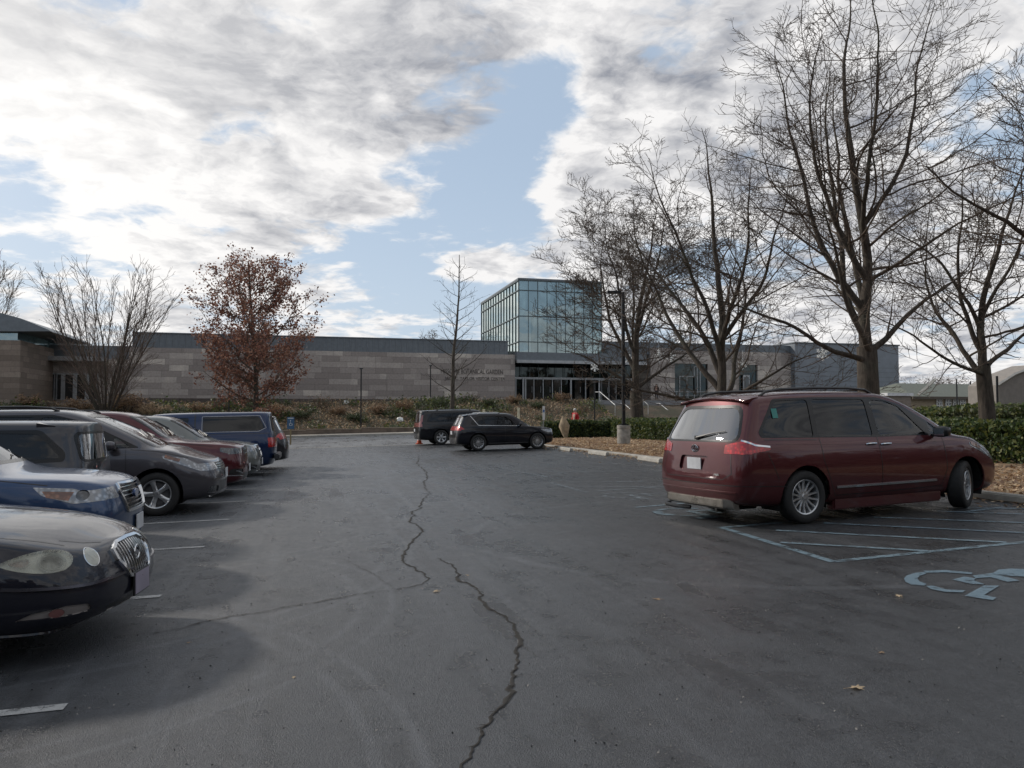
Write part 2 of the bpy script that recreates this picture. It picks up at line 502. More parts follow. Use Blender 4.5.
        if wall:
            nb.normal_update()
            be = [e for e in nb.edges if len(e.link_faces) == 1]
            inv = {b: a for a, b in mp.items()}
            low = {}
            for e in be:
                for v in e.verts:
                    if v not in low: low[v] = nb.verts.new(v.co - inv[v].normal * wall)
            for e in be:
                lp = e.link_loops[0] if e.link_loops else None
                a, b = (lp.link_loop_next.vert, lp.vert) if lp else e.verts
                try: nb.faces.new((a, b, low[b], low[a])).smooth = False
                except ValueError: pass
        me = bpy.data.meshes.new(name); nb.to_mesh(me); nb.free()
        me.set_sharp_from_angle(angle=rad(35))
        return link_mesh(name, me, m, parent or s.root)
    def finish(s, m, name='body', drop=()):
        bm = s.bm
        bmesh.ops.delete(bm, geom=[f for f in bm.faces if f[s.lay] != 0], context='FACES')
        # turn the edges of every opening inwards a little, so that the sheet metal has thickness
        bm.normal_update(); be = [e for e in bm.edges if len(e.link_faces) == 1]
        low = {}
        for e in be:
            for v in e.verts:
                if v not in low: low[v] = (v.co - v.normal * .022)
        nv = {v: bm.verts.new(c) for v, c in low.items()}
        for e in be:
            lp = e.link_loops[0]
            try: f = bm.faces.new((lp.link_loop_next.vert, lp.vert, nv[lp.vert], nv[lp.link_loop_next.vert]))
            except ValueError: pass
        for f in bm.faces: f.smooth = True
        me = bpy.data.meshes.new(name); bm.to_mesh(me); bm.free()
        me.set_sharp_from_angle(angle=rad(50))
        return link_mesh(name, me, m, s.root)
    def hit(s, h, z, az):
        a = rad(az); view = Vector((math.cos(a), math.sin(a), 0)); Uv = Vector((-math.sin(a), math.cos(a), 0))
        base = Vector((s.x(h), 0, z)) if az in (90, -90) else Uv * h + Vector((0, 0, z))
        r = s.bvh.ray_cast(base + view * 6, -view)
        return (r[0], r[1]) if r[0] is not None else (None, None)
    def top(s, sv, y):
        r = s.bvh.ray_cast(Vector((s.x(sv), y, 4)), Vector((0, 0, -1)))
        return r[0], r[1]
    def line(s, pts, az, width, m, name='panel_gap', parent=None, off=.0025, step=.04, up=False, h=0.0):
        """a strip that hugs the body along a polyline (panel gaps, chrome strips); h > 0 makes it stand proud"""
        P = []
        for a, b in zip(pts, pts[1:]):
            n = max(1, int(math.hypot(b[0] - a[0], b[1] - a[1]) / step))
            P += [(a[0] + (b[0] - a[0]) * k / n, a[1] + (b[1] - a[1]) * k / n) for k in range(n)]
        P.append(pts[-1]); H = []
        for p in P:
            q = s.top(p[0], p[1]) if up else s.hit(p[0], p[1], az)
            if q[0] is not None: H.append(q)
        if len(H) < 2: return None
        vs = []; fs = []; c = 4 if h else 2
        for i, (p, n) in enumerate(H):
            d = (H[min(i + 1, len(H) - 1)][0] - H[max(i - 1, 0)][0])
            sd_ = d.cross(n)
            if sd_.length < 1e-6: sd_ = Vector((0, 0, 1))
            sd_.normalize()
            if h: vs += [p + sd_ * width / 2 - n * .01, p + sd_ * width * .38 + n * h, p - sd_ * width * .38 + n * h, p - sd_ * width / 2 - n * .01]
            else: vs += [p + sd_ * width / 2 + n * off, p - sd_ * width / 2 + n * off]
        for i in range(len(H) - 1):
            for k in range(c - 1): fs.append((i * c + k, i * c + k + 1, (i + 1) * c + k + 1, (i + 1) * c + k))
        if h: fs += [(0, 1, 2, 3), tuple(len(vs) - 4 + k for k in (3, 2, 1, 0))]
        mb = MB(); mb.add(vs, fs); return mb.build(name, m, parent or s.root, smooth=bool(h), ang=60)
    def wheels(s, sf, sr, r, track, rim, tw=.225, steer=0.0, arch=None):
        """wheel arches cut out of the body, dark liners, four wheels"""
        arch = arch or r + .055
        for sa in (sf, sr):
            for az in (90, -90):
                for pid in [s.cut([(sa + arch * math.cos(a), r + .01 + arch * 1.0 * math.sin(a)) for a in [PI * 2 * k / 28 for k in range(28)]], az, cond=lambda c, n: abs(c.y) > s.W * .24, allowed=(0,), minn=-.9)]:
                    pass
        for sa in (sf, sr):
            for sg in (1, -1):
                pr = []; mb = MB()
                for k in range(17):
                    a = rad(-25) + (PI + rad(50)) * k / 16
                    pr.append((s.x(sa) + (arch + .012) * math.cos(a), r + .01 + (arch + .012) * math.sin(a)))
                vs = [(x, sg * s.W * .455, z) for x, z in pr] + [(x, sg * s.W * .27, z) for x, z in pr]
                n = len(pr); mb.add(vs, [(i, i + 1, n + i + 1, n + i) for i in range(n - 1)] + [tuple(n + i for i in range(n))])
                mb.build('wheel_arch_liner', WELL, s.root)
        for sa, st in ((sf, steer), (sr, 0.0)):
            for sg in (1, -1):
                wq = empty('wheel', (s.x(sa), sg * track / 2, r), 0, s.root)
                wq.rotation_euler = (0, 0, (0 if sg > 0 else PI) + st)
                rim(wq, r, tw)
    def interior(s, s0, s1, seats, zf=.42, zb=1.0, cloth=None, wheel=True, inset=.12):
        cloth = cloth or SEAT
        w = s.W / 2 - inset
        fl = MB(); fl.bounds(s.x(s1), s.x(s0), -w, w, zf - .04, zf)
        fl.bounds(s.x(s0) - .38, s.x(s0) + .05, -w, w, zf, zb - .03)   # dashboard
        fl.build('cabin_floor', SEAT, s.root, bevel=.02)
        for ss in seats:
            for y in (-.38, .38):
                mb = MB(); mb.box((s.x(ss), y, zf + .2), (.50, .5, .16))
                R = Matrix.Rotation(rad(-14), 3, 'Y')
                mb.box((s.x(ss) - .30, y, zf + .52), (.14, .48, .62), rot=R)
                mb.box((s.x(ss) - .41, y, zf + .93), (.10, .26, .18), rot=R)
                mb.tube([(s.x(ss) - .36, y - .05, zf + .75), (s.x(ss) - .40, y - .05, zf + .9)], .008, 5)
                mb.build('seat', cloth, s.root, smooth=True, bevel=.04)
        if wheel:
            mb = MB(); c = Vector((s.x(s0) - .52, .38, zb - .02)); tl = Matrix.Rotation(rad(-62), 3, 'Y')
            mb.tube([c + tl @ Vector((.18 * math.cos(a), .18 * math.sin(a), 0)) for a in [2 * PI * k / 20 for k in range(20)]], .015, 6, closed=True)
            mb.tube([c, c + Vector((.25, 0, -.12))], .03, 6)
            mb.build('steering_wheel', TRIM, s.root, smooth=True)
    def mirror(s, sv, z, y, m, sg, size=(.12, .21, .15)):
        c = Vector((s.x(sv), sg * y, z))
        mb = MB(); mb.box(c, size)
        me = mb.mesh('side_mirror'); bm = bmesh.new(); bm.from_mesh(me)
        for v in bm.verts:
            if v.co.x > c.x: v.co.y -= sg * .01; v.co.z += (-.02 if v.co.z > c.z else .03)
        bmesh.ops.subdivide_edges(bm, edges=bm.edges[:], cuts=2, use_grid_fill=True)
        for _ in range(3): bmesh.ops.smooth_vert(bm, verts=bm.verts[:], factor=.5, use_axis_x=True, use_axis_y=True, use_axis_z=True)
        for v in bm.verts:
            d = v.co - c; v.co = c + d * 1.22
        for f in bm.faces: f.smooth = True
        bm.to_mesh(me); bm.free()
        o = link_mesh('side_mirror', me, m, s.root)
        st = MB(); st.box(c + Vector((.02, -sg * size[1] * .62, -size[2] * .35)), (.06, .14, .035)); st.build('mirror_stalk', TRIM, o, bevel=.01, smooth=True)
        gm = MB(); gm.box(c + Vector((-size[0] * .62, 0, .0)), (.006, size[1] * .78, size[2] * .68)); gm.build('mirror_glass', CHROME, o, bevel=.002)
        return o
    def handle(s, sv, z, sg, m=CHROME, ln=.17):
        p, n = s.hit(sv, z, 90 * sg)
        if p is None: return
        mb = MB(); a = p + Vector((-ln / 2, 0, 0)); b = p + Vector((ln / 2, 0, 0))
        mb.tube([a + n * .0, a + n * .025 + Vector((.015, 0, 0)), p + n * .034, b + n * .025 - Vector((.015, 0, 0)), b], [.012, .014, .015, .014, .012], 8)
        mb.build('door_handle', m, s.root, smooth=True)
    def shell(s, pts, name, m, sg=None, z=None): pass

def s_get(st, k, d): return d

def rim_maker(kind, spokes, m=None, back=None, cap=None):
    cache = {}
    def make(wq, r, tw):
        key = round(r, 3)
        if key not in cache:
            m_ = m or ALLOY
            w = tw / 2; rr = r * .665
            ty = MB(); ty.lathe([(rr, w * .82), (rr + .012, w * .95), (r * .80, w * 1.0), (r * .93, w * .93), (r * .985, w * .78), (r, w * .55), (r, 0), (r, -w * .55), (r * .985, -w * .78), (r * .93, -w * .93), (rr, -w * .9)], 40, 'Y')
            to = ty.build('tyre', RUBBER, None, smooth=True, ang=50)
            rm = MB()
            rm.lathe([(rr + .006, w * .80), (rr - .004, w * .86), (rr - .018, w * .80), (rr - .022, w * .35), (rr - .03, -w * .8)], 40, 'Y')
            rm.lathe([(.001, w * .66), (.03, w * .66), (.036, w * .60), (.062, w * .56), (.066, w * .3)], 24, 'Y')
            for k in range(spokes):
                a0 = 2 * PI * k / spokes
                offs = (-1, 1) if kind == 'double' else (0,)
                for q in offs:
                    hb = .020 if kind == 'double' else (.034 if kind == 'wide' else .026); ht = .017 if kind == 'double' else (.052 if kind == 'wide' else .02)
                    da = q * (.55 if spokes <= 5 else .33) / 1.0
                    a1 = a0 + q * (PI / spokes) * (.52 if kind == 'double' else 0)
                    ab = a0 + q * (PI / spokes) * .38
                    p0 = Vector((math.cos(ab) * .05, 0, math.sin(ab) * .05)); p1 = Vector((math.cos(a1) * (rr - .012), 0, math.sin(a1) * (rr - .012)))
                    d = (p1 - p0).normalized(); n = Vector((-d.z, 0, d.x)); Y = Vector((0, 1, 0))
                    f0, f1 = w * .60, w * .70
                    pm = p0.lerp(p1, .55); fm = w * .56; hm = (hb + ht) / 2 * .8
                    vs = []
                    for pp, f, h in ((p0, f0, hb), (pm, fm, hm), (p1, f1, ht)):
                        vs += [pp + n * h + Y * (f - .012), pp + n * h * .55 + Y * f, pp - n * h * .55 + Y * f, pp - n * h + Y * (f - .012), pp - n * h + Y * (f - .04), pp + n * h + Y * (f - .04)]
                    fs = []
                    for i in range(2):
                        for j in range(6): fs.append((i * 6 + j, i * 6 + (j + 1) % 6, (i + 1) * 6 + (j + 1) % 6, (i + 1) * 6 + j))
                    rm.add(vs, fs)
            ro = rm.build('rim', m_, None, smooth=True, ang=32)
            bk = MB(); bk.lathe([(.02, w * .18), (rr * .72, w * .18), (rr * .72, w * .05), (rr * .98, -w * .1), (rr * .98, -w * .3)], 32, 'Y')
            bo = bk.build('brake_disc', ALLOYD, None, smooth=True, ang=30)
            cache[key] = [to.data, ro.data, bo.data]
            for o in (to, ro, bo): bpy.data.objects.remove(o)
        for nm, me in zip(('tyre', 'rim', 'brake_disc'), cache[key]):
            link_mesh(nm, me, None, wq)
    return make

def hw_stations(L, W, H, P):
    """sections of a two-box body. P: hood0/hood1 heights, cowl, wtop (s), belt0/belt1, roof (rail half width), tail options"""
    hw = W / 2; g = lambda k, d: P.get(k, d)
    cl = g('clear', .22); h0, h1 = P['hood0'], P['hood1']; cw, wt = P['cowl'], P['wtop']; b0, b1 = P['belt0'], P['belt1']; rf = g('rail', hw * .70)
    nz = g('nose', .10); tl = g('tailw', .93)
    fl = g('flat', 1.0)
    st = [(nz, cl + .08, hw * .74, h0 - .08, hw * .66, h0, 0, 0),
          (nz + .16, cl + .02, hw * .90, h0 + .00, hw * .82, h0 + .05, 0, 0),
          (nz + .50, cl, hw * .975, h0 + .55 * (h1 - h0) - .05, hw * .90, h0 + .45 * (h1 - h0) + .035 , 0, 0),
          (cw * .72, cl, hw * .99, b0 - .035, hw * .93, h1 - .025, 0, 0),
          (cw - .08, cl, hw * .995, b0 - .01, hw * .945, h1 + .0, 0, 0),
          (cw + .10, cl, hw, b0, hw * .945, h1 + .11, hw * .83, 1)]
    zt_ = lambda f: h1 + .11 + (H - .05 - h1 - .11) * f
    st.append((cw + .10 + (wt - cw - .10) * .5, cl, hw, b0 + .01, hw * .945, zt_(.55), hw * .83 + (rf - hw * .83) * .5, 1))
    st.append((wt, cl, hw, b0 + .02, hw * .94, H - .05, rf * 1.0, 1))
    st.append((wt + .35, cl, hw, b0 + .03, hw * .94, H - .008, rf, 1))
    mid = (wt + .35 + L) / 2
    st.append((mid, cl, hw, (b0 + b1) / 2, hw * .94, H, rf, 1))
    re = g('rend', H - .06)
    st.append((L - .75, cl + .01, hw * .995, b1 - .02, hw * .935, H - .4 * (H - re), rf * .985, 1))
    st.append((L - .30, cl + .04, hw * .965, b1, hw * .905, re + .02, rf * .96, 1))
    st.append((L - .06, cl + .09, hw * .90 * tl / .93, b1, hw * .84 * tl / .93, re - .01, rf * g('rtaper', .88), 1))
    return st

def common_lines(c, doors, z0, ztop, name='panel_gap'):
    for sg in (1, -1):
        for pts in doors: c.line(pts, 90 * sg, .009, TRIM, name)

def base_suv(root, L, W, H, P, paintm, level=3):
    front = P.get('front', [(0, .10), (.35, .02), (.55, 0), (.72, .02), (.85, .08), (1.0, .22)])
    rear = P.get('rear', [(0, .10), (.35, .03), (.55, 0), (.80, .02), (1.05, .10), (1.3, .22), (H, .42)])
    return Car(root, L, W, H, hw_stations(L, W, H, P), front, rear, level)

def panes(c, side_windows, dlo, privacy=None, trimm=GBLACK):
    """side windows: list of (polygon, material); dlo: convex polygons of black surround"""
    for sg in (1, -1):
        ps = [(c.cut(rpoly(q, .045), 90 * sg, minn=.25), mm) for q, mm in side_windows]
        for pid, mm in ps: c.extract(pid, 'side_window', mm, -.006)
        for q in dlo:
            pid = c.cut(rpoly(q, .06), 90 * sg, minn=.25)
            c.extract(pid, 'window_surround', trimm, .002, wall=.012)

def screen(c, poly, az, m, name, trim=True, rd=.08, minn=.15, grow=None):
    pid = c.cut(rpoly(poly, rd), az, minn=minn)
    c.extract(pid, name, m, -.005)
    if grow:
        q = c.cut(rpoly(grow, rd), az, minn=minn); c.extract(q, name + '_surround', GBLACK, .001, wall=.012)

def slab(c, h, z, az, wdt, hgt, m, name, off=.006, d=.012, parent=None, tilt=0.0):
    """a flat plate fixed to the body where a look from AZ meets it"""
    p, n = c.hit(h, z, az)
    if p is None: return None
    a = rad(az); U = Vector((-math.sin(a), math.cos(a), 0)); N = Vector((math.cos(a), math.sin(a), 0))
    Z = Vector((0, 0, 1)); Z = (Z * math.cos(tilt) - N * math.sin(tilt)); NN = U.cross(Z)
    M = Matrix((U, Z, NN)).transposed()
    mb = MB(); mb.box(p + N * (off + d / 2), (wdt, hgt, d), rot=M); return mb.build(name, m, parent or c.root, bevel=min(.004, d * .3))

# ------------------------------------------------------------------ people carrier (the red one and the grey one)
def sienna(root, pm, facing_detail, steer=0.0, open_door=False, rim=None):
    L, W, H = 5.09, 1.985, 1.74
    P = dict(hood0=.86, hood1=1.09, cowl=1.10, wtop=2.22, belt0=1.02, belt1=1.10, rail=.775, clear=.20, rend=1.68, nose=.12, tailw=.985, rtaper=.97)
    front = [(0, .10), (.30, .03), (.50, 0), (.68, .03), (.85, .14), (1.0, .30)]
    rear = [(0, .12), (.28, .05), (.42, .0), (.60, .0), (.68, .04), (.95, .06), (1.10, .11), (1.45, .30), (1.74, .42)]
    c = Car(root, L, W, H, hw_stations(L, W, H, P), front, rear, 3)
    SF, SR, RW = .97, 4.00, .345
    side = [([(1.36, 1.10), (1.62, 1.095), (1.60, 1.28)], CLEAR),
            ([(1.70, 1.10), (2.62, 1.105), (2.66, 1.60), (2.36, 1.58), (2.12, 1.50)], CLEAR),
            ([(2.74, 1.105), (3.72, 1.12), (3.70, 1.615), (2.76, 1.605)], PRIV),
            ([(3.80, 1.12), (4.58, 1.15), (4.62, 1.22), (4.30, 1.60), (3.78, 1.615)], PRIV)]
    if open_door:
        # the sliding door on the right side stands open: a hole in the body, the door panel slid back outside it
        c.cut(rpoly([(2.70, .34), (3.70, .34), (3.70, 1.62), (2.70, 1.60)], .05), -90, minn=.1)
    for sg in (1, -1):
        ps = []
        for i, (q, mm) in enumerate(side):
            if open_door and sg < 0 and i == 2: continue
            ps.append((c.cut(rpoly(q, .05), 90 * sg, minn=.25), mm))
        for pid, mm in ps: c.extract(pid, 'side_window', mm, -.006)
        pid = c.cut(rpoly([(1.22, 1.085), (2.60, 1.085), (4.66, 1.13), (4.68, 1.20), (4.34, 1.63), (3.7, 1.645), (2.5, 1.635), (2.05, 1.52)], .05), 90 * sg, minn=.25)
        c.extract(pid, 'window_surround', GBLACK, .002, wall=.012)
    screen(c, [(-.74, 1.10), (.74, 1.10), (.60, 1.59), (-.60, 1.59)], 0, CLEAR, 'windscreen', grow=[(-.80, 1.07), (.80, 1.07), (.64, 1.62), (-.64, 1.62)], minn=.25)
    screen(c, [(-.76, 1.10), (.76, 1.10), (.60, 1.52), (-.60, 1.52)], 180, PRIV_REAR, 'rear_window', rd=.14, minn=.1, grow=[(-.80, 1.075), (.80, 1.075), (.64, 1.56), (-.64, 1.56)])
    # lamps
    for sg in (1, -1):
        # tail lamp: red with a bright bar on top, running from the tailgate round on to the side
        a = 180 - sg * 42
        U = -sg
        o1 = c.cut([(sg * -.60, 1.03), (sg * -.60, 1.055), (sg * -1.2, .99), (sg * -1.2, 1.0)][::1], a) if False else 0
        s1 = c.cut(rpoly([(4.56, .975), (5.05, .91), (5.05, 1.085), (4.90, 1.10), (4.56, 1.01)], .02), 90 * sg, minn=.35)
        r1 = c.cut(rpoly([(sg * .58, .93), (sg * .95, .93), (sg * .98, 1.09), (sg * .80, 1.09), (sg * .58, 1.04)] if True else [], .02), 180, minn=.32)
        r2 = c.cut(rpoly([(-sg * .58, .93), (-sg * .95, .93), (-sg * .95, 1.09), (-sg * .80, 1.09), (-sg * .58, 1.04)], .02), 180, minn=.32) if False else 0
        tl = c.extract(s1, 'tail_lamp', RED, .006, wall=.02)
        c.extract(r1, 'tail_lamp', RED, .006, wall=.02)
        c.line([(4.56, 1.015), (4.78, 1.04), (4.90, 1.10)], 90 * sg, .030, CHROME, 'lamp_strip', h=.012)
        
        # headlamp
        hh = c.cut(rpoly([(.16, .70), (.30, .68), (.86, .90), (.88, .955), (.55, .90)], .02), 90 * sg, minn=-.2)
        hf = c.cut(rpoly([(sg * .50, .70), (sg * .86, .68), (sg * .90, .80), (sg * .56, .80)], .02), 0, minn=.32)
        am = None
        c.extract(hh, 'headlamp', LAMP, .004, wall=.02); c.extract(hf, 'headlamp', LAMP, .004, wall=.02)
        c.line([(.62, .865), (.84, .94)], 90 * sg, .05, AMBER, 'side_marker', off=.010)
        # fog lamp hollow
        q = c.cut(rpoly([(sg * .60, .30), (sg * .84, .32), (sg * .82, .44), (sg * .60, .42)], .03), 0, minn=.32)
        c.extract(q, 'fog_lamp', DARKLAMP, -.02, wall=-.02)
    g = c.cut(rpoly([(-.48, .68), (.48, .68), (.54, .80), (-.54, .80)], .04), 0, minn=.32); go = c.extract(g, 'grille', TRIM, -.015)
    for z in (.70, .735, .77): c.line([(-.50, z), (.50, z)], 0, .018, CHROME, 'grille_bar', go, h=.006)
    g2 = c.cut(rpoly([(-.52, .33), (.52, .33), (.60, .50), (-.60, .50)], .04), 0, minn=.32); c.extract(g2, 'lower_grille', TRIM, -.02)
    slab(c, 0, .60, 0, .31, .16, PLATE, 'licence_plate', .01)
    c.wheels(SF, SR, RW, 1.70, rim, .225, steer, arch=.405)
    # panel gaps
    for sg in (1, -1):
        common = [[(1.42, 1.06), (1.40, .60), (1.50, .36), (2.66, .34)], [(2.68, 1.09), (2.66, .34)], [(3.72, 1.10), (3.70, .80), (3.58, .50), (3.50, .34), (2.66, .34)], [(3.76, 1.08), (4.62, 1.105)],
                  [(.50, .905), (.95, 1.02), (1.35, 1.06)], [(4.46, .60), (4.60, .92)]]
        for pts in common: c.line(pts, 90 * sg, .010, TRIM)
        c.handle(1.0 + 1.55, .985, sg); c.handle(2.82, .995, sg)
        if not (open_door and sg < 0):
            c.line([(1.62, .45), (3.50, .45)], 90 * sg, .035, CHROME if facing_detail == 'rear' else pm, 'door_moulding', h=.018)
        c.mirror(1.60, 1.13, .99 + .10, pm if facing_detail != 'rear' else TRIM, sg)
        # roof rails
        z0 = [c.top(q, sg * .64)[0] for q in (2.45, 2.9, 3.5, 4.1, 4.45)]
        pts = [z0[0] + Vector((0, 0, -.005))] + [p + Vector((0, 0, .058)) for p in z0[:]] + [z0[-1] + Vector((0, 0, -.005))]
        pts[1] = z0[0] + Vector((-.12, 0, .05)); pts[-2] = z0[-1] + Vector((.10, 0, .05))
        mb = MB(); mb.tube(pts, .019, 8); mb.build('roof_rail', TRIM, c.root, smooth=True)
    # tailgate
    c.line([(-.62, 1.06), (-.70, .90), (-.74, .68), (-.60, .60), (.60, .60), (.74, .68), (.70, .90), (.62, 1.06)], 180, .010, TRIM, 'panel_gap')
    c.line([(-.86, .53), (.86, .53)], 180, .012, TRIM, 'panel_gap'); c.line([(-.80, .44), (.80, .44)], 180, .03, pm, 'bumper_ridge', h=.010)
    c.line([(4.30, .50), (4.62, .52), (5.0, .53)], 90, .009, TRIM); c.line([(4.30, .50), (4.62, .52), (5.0, .53)], -90, .009, TRIM)
    c.line([(.95, 1.0), (2.0, .985), (3.2, 1.0), (4.45, 1.05)], -90, .010, pm, 'body_crease', h=.004); c.line([(4.12, .88), (4.24, .88), (4.24, 1.0), (4.12, 1.0), (4.12, .88)], 90, .006, TRIM)
    sp = MB(); vs = []; 
    tq = c.top(L - .56, 0)[0]; xs = tq.x; zq = tq.z + .004
    prof = [(.0, zq), (-.10, zq - .012), (-.225, zq - .04), (-.222, zq - .062), (-.10, zq - .058), (.02, zq - .05)]
    secs = []
    for y in (-.70, -.66, -.5, 0, .5, .66, .70):
        k = 1 - .10 * (abs(y) / .7) ** 2; dz = -.05 * (abs(y) / .7) ** 2.5
        secs.append([(xs + px_ * k, y, pz + dz) for px_, pz in prof])
    n = len(prof); allv = [v for q in secs for v in q]; fs = []
    for i in range(len(secs) - 1):
        for j in range(n): fs.append((i * n + j, i * n + (j + 1) % n, (i + 1) * n + (j + 1) % n, (i + 1) * n + j))
    fs += [tuple(range(n)), tuple(range(len(allv) - n, len(allv)))[::-1]]
    sp.add(allv, fs); so_ = sp.build('roof_spoiler', pm, c.root, smooth=True, ang=45, bevel=.006)
    bl = MB(); bl.box((xs - .17, 0, zq - .062), (.06, .36, .02)); bl.build('brake_lamp', RED, so_)
    # plate recess, plate, emblem, handle
    rc = c.cut(rpoly([(-.32, .70), (.32, .70), (.30, .89), (-.30, .89)], .05), 180, minn=0); ro = c.extract(rc, 'plate_recess', pm, -.03, wall=-.03)
    slab(c, 0, .785, 180, .305, .155, PLATE, 'licence_plate', -.018)
    em = MB(); p, nn = c.hit(0, .985, 180)
    for rx, rz in ((.068, .047), (.026, .044)):
        em.tube([p + Vector((-.012, rx * math.cos(a), rz * math.sin(a))) for a in [2 * PI * k / 24 for k in range(24)]], .006, 6, closed=True)
    em.tube([p + Vector((-.012, .05 * math.cos(a), .018 + .018 * math.sin(a))) for a in [2 * PI * k / 24 for k in range(24)]], .005, 6, closed=True)
    em.build('emblem', CHROME, c.root, smooth=True)
    wb_ = c.hit(0, 1.13, 180)[0]
    if wb_:
        wq_ = MB(); wq_.tube([wb_ + Vector((-.02, .0, 0)), c.hit(.30, 1.19, 180)[0] + Vector((-.02, 0, 0)), c.hit(.52, 1.22, 180)[0] + Vector((-.015, 0, 0))], [.016, .010, .006], 6); wq_.box(wb_ + Vector((-.01, 0, 0)), (.03, .07, .05)); wq_.build('rear_wiper', TRIM, c.root)
    if facing_detail == 'rear':
        lp, ln_ = c.hit(.50 , .66, 180)
        mb = MB(); mb.box(lp + Vector((-.006, 0, 0)), (.006, .085, .024)); mb.build('badge', CHROME, c.root)
        # bright step under the rear bumper, a sensor bar and the tow bar behind it
        mb = MB(); xr = c.hit(0, .40, 180)[0].x - .0
        pr = [(.03, .215), (-.008, .25), (-.012, .345), (.05, .355), (.08, .215)]
        vs = []; ys = (-.72, -.60, 0, .60, .72)
        for y in ys: vs += [(xr + a + (.10 if abs(y) > .7 else .02 if abs(y) > .5 else 0), y, z) for a, z in pr]
        n = 5; fs = [(i * n + j, i * n + (j + 1) % n, (i + 1) * n + (j + 1) % n, (i + 1) * n + j) for i in range(4) for j in range(n)]
        fs += [tuple(range(n)), tuple(range(20, 25))[::-1]]
        mb.add(vs, fs); mb.build('bumper_step', STEEL_STEP, c.root, bevel=.008)
        mb = MB(); mb.tube([(xr + .06, .62, .19), (xr - .02, .60, .185), (xr + .02, .35, .17), (xr + .1, .2, .17)], .028, 8); mb.tube([(xr + .10, -.35, .20), (xr + .7, -.42, .2)], .03, 8); mb.build('exhaust', TRIM, c.root, smooth=True)
        st = MB(); 
        for zz_, yy in ((1.50, .0),): pass
        p_, n_ = c.hit(4.36, 1.44, -90)
        mb = MB()
        fr = Matrix((Vector((1, 0, 0)), (Vector((0, 0, 1)) - n_ * n_.z).normalized(), n_)).transposed()
        mb.box(p_ + n_ * .003, (.09, .13, .002), rot=fr); so2 = mb.build('window_sticker', STICKER, c.root)
        mb = MB(); mb.box(p_ + n_ * .0046 + Vector((-.01, 0, -.005)), (.035, .09, .001), rot=fr); mb.build('sticker_emblem', STICKERW, so2)
        # lowered floor skirt of the conversion
        for sg in (1, -1):
            mb = MB(); mb.bounds(c.x(3.50), c.x(1.46), sg * .78, sg * .925, .14, .30); mb.build('side_skirt', pm, c.root, bevel=.02, smooth=True)
    else:
        for sg in (1, -1):
            mb = MB(); mb.bounds(c.x(3.55), c.x(1.44), sg * .82, sg * .955, .16, .23); mb.build('side_skirt', pm, c.root, bevel=.02, smooth=True)
        # lip of the lowered front bumper
        c.line([(-.74, .265), (-.4, .225), (.4, .225), (.74, .265)], 0, .03, CHROME, 'bumper_strip', h=.012)
    ww = MB()
    for y in (-.2, .35):
        a = c.top(1.22, y)[0]; b = c.top(1.42, y + .42)[0]
        if a and b: ww.tube([a + Vector((0, 0, .015)), b + Vector((0, 0, .02))], .009, 6)
    ww.build('windscreen_wiper', TRIM, c.root)
    c.interior(1.52, 4.7, (2.35, 3.3, 4.15), .40, 1.05, cloth=SEATG if facing_detail == 'rear' else SEAT)
    if open_door:
        # dark cabin trim seen through the opening
        mb = MB(); mb.bounds(c.x(3.85), c.x(2.62), .70, .74, .42, 1.62); mb.build('cabin_trim', SEAT, c.root)
        # slid-back door: outer skin follows the body, 11 cm out
        d0, d1 = 3.38, 4.46
        vs = []; zs_ = [.36, .5, .7, .9, 1.05, 1.10, 1.25, 1.42, 1.56, 1.62]
        ref = [c.hit(3.4, z, -90)[0] for z in zs_]
        ns = 8
        pts = [[(c.x(d0 + (d1 - d0) * i / ns), -(abs(r.y) if r else .93) - .13, z) for r, z in zip(ref, zs_)] for i in range(ns + 1)]
        def patch(i0, i1, j0, j1, name, m, dy=0.0):
            mb = MB(); nj = j1 - j0 + 1
            v = [(p[0], p[1] + dy, p[2]) for i in range(i0, i1 + 1) for p in pts[i][j0:j1 + 1]]
            v2 = [(p[0], p[1] + dy + .045, p[2]) for i in range(i0, i1 + 1) for p in pts[i][j0:j1 + 1]]
            ni = i1 - i0 + 1; N = len(v); f = []
            for i in range(ni - 1):
                for j in range(nj - 1):
                    a = i * nj + j; f += [(a, a + 1, a + nj + 1, a + nj), (a + N, a + nj + N, a + nj + 1 + N, a + 1 + N)]
            rim_ = [i * nj for i in range(ni)] + [(ni - 1) * nj + j for j in range(1, nj)] + [i * nj + nj - 1 for i in range(ni - 2, -1, -1)] + [j for j in range(nj - 2, 0, -1)]
            for a, b in zip(rim_, rim_[1:] + rim_[:1]): f.append((a, b, b + N, a + N))
            mb.add(v + v2, f); return mb.build(name, m, None, smooth=True, ang=40)
        door = patch(0, ns, 0, 5, 'sliding_door', pm); door.parent = c.root
        fr = patch(0, 1, 5, 9, 'door_frame', GBLACK); fr.parent = door
        fr = patch(ns - 1, ns, 5, 9, 'door_frame', GBLACK); fr.parent = door
        tp = patch(0, ns, 8, 9, 'door_frame', pm, -.004); tp.parent = door
        gl_ = patch(1, ns - 1, 5, 8, 'side_window', PRIV, .012); gl_.parent = door
    body = c.finish(pm)
    return c
PRIV_REAR = glass('rear_glass', (.10, .115, .12), 3.2)
STEEL_STEP = mat('brushed_step', (.24, .225, .205), .30, .8, var=.25, vscale=8)
STICKER = mat('sticker_green', (.04, .22, .19), .5)
STICKERW = mat('sticker_white', (.6, .62, .6), .5)

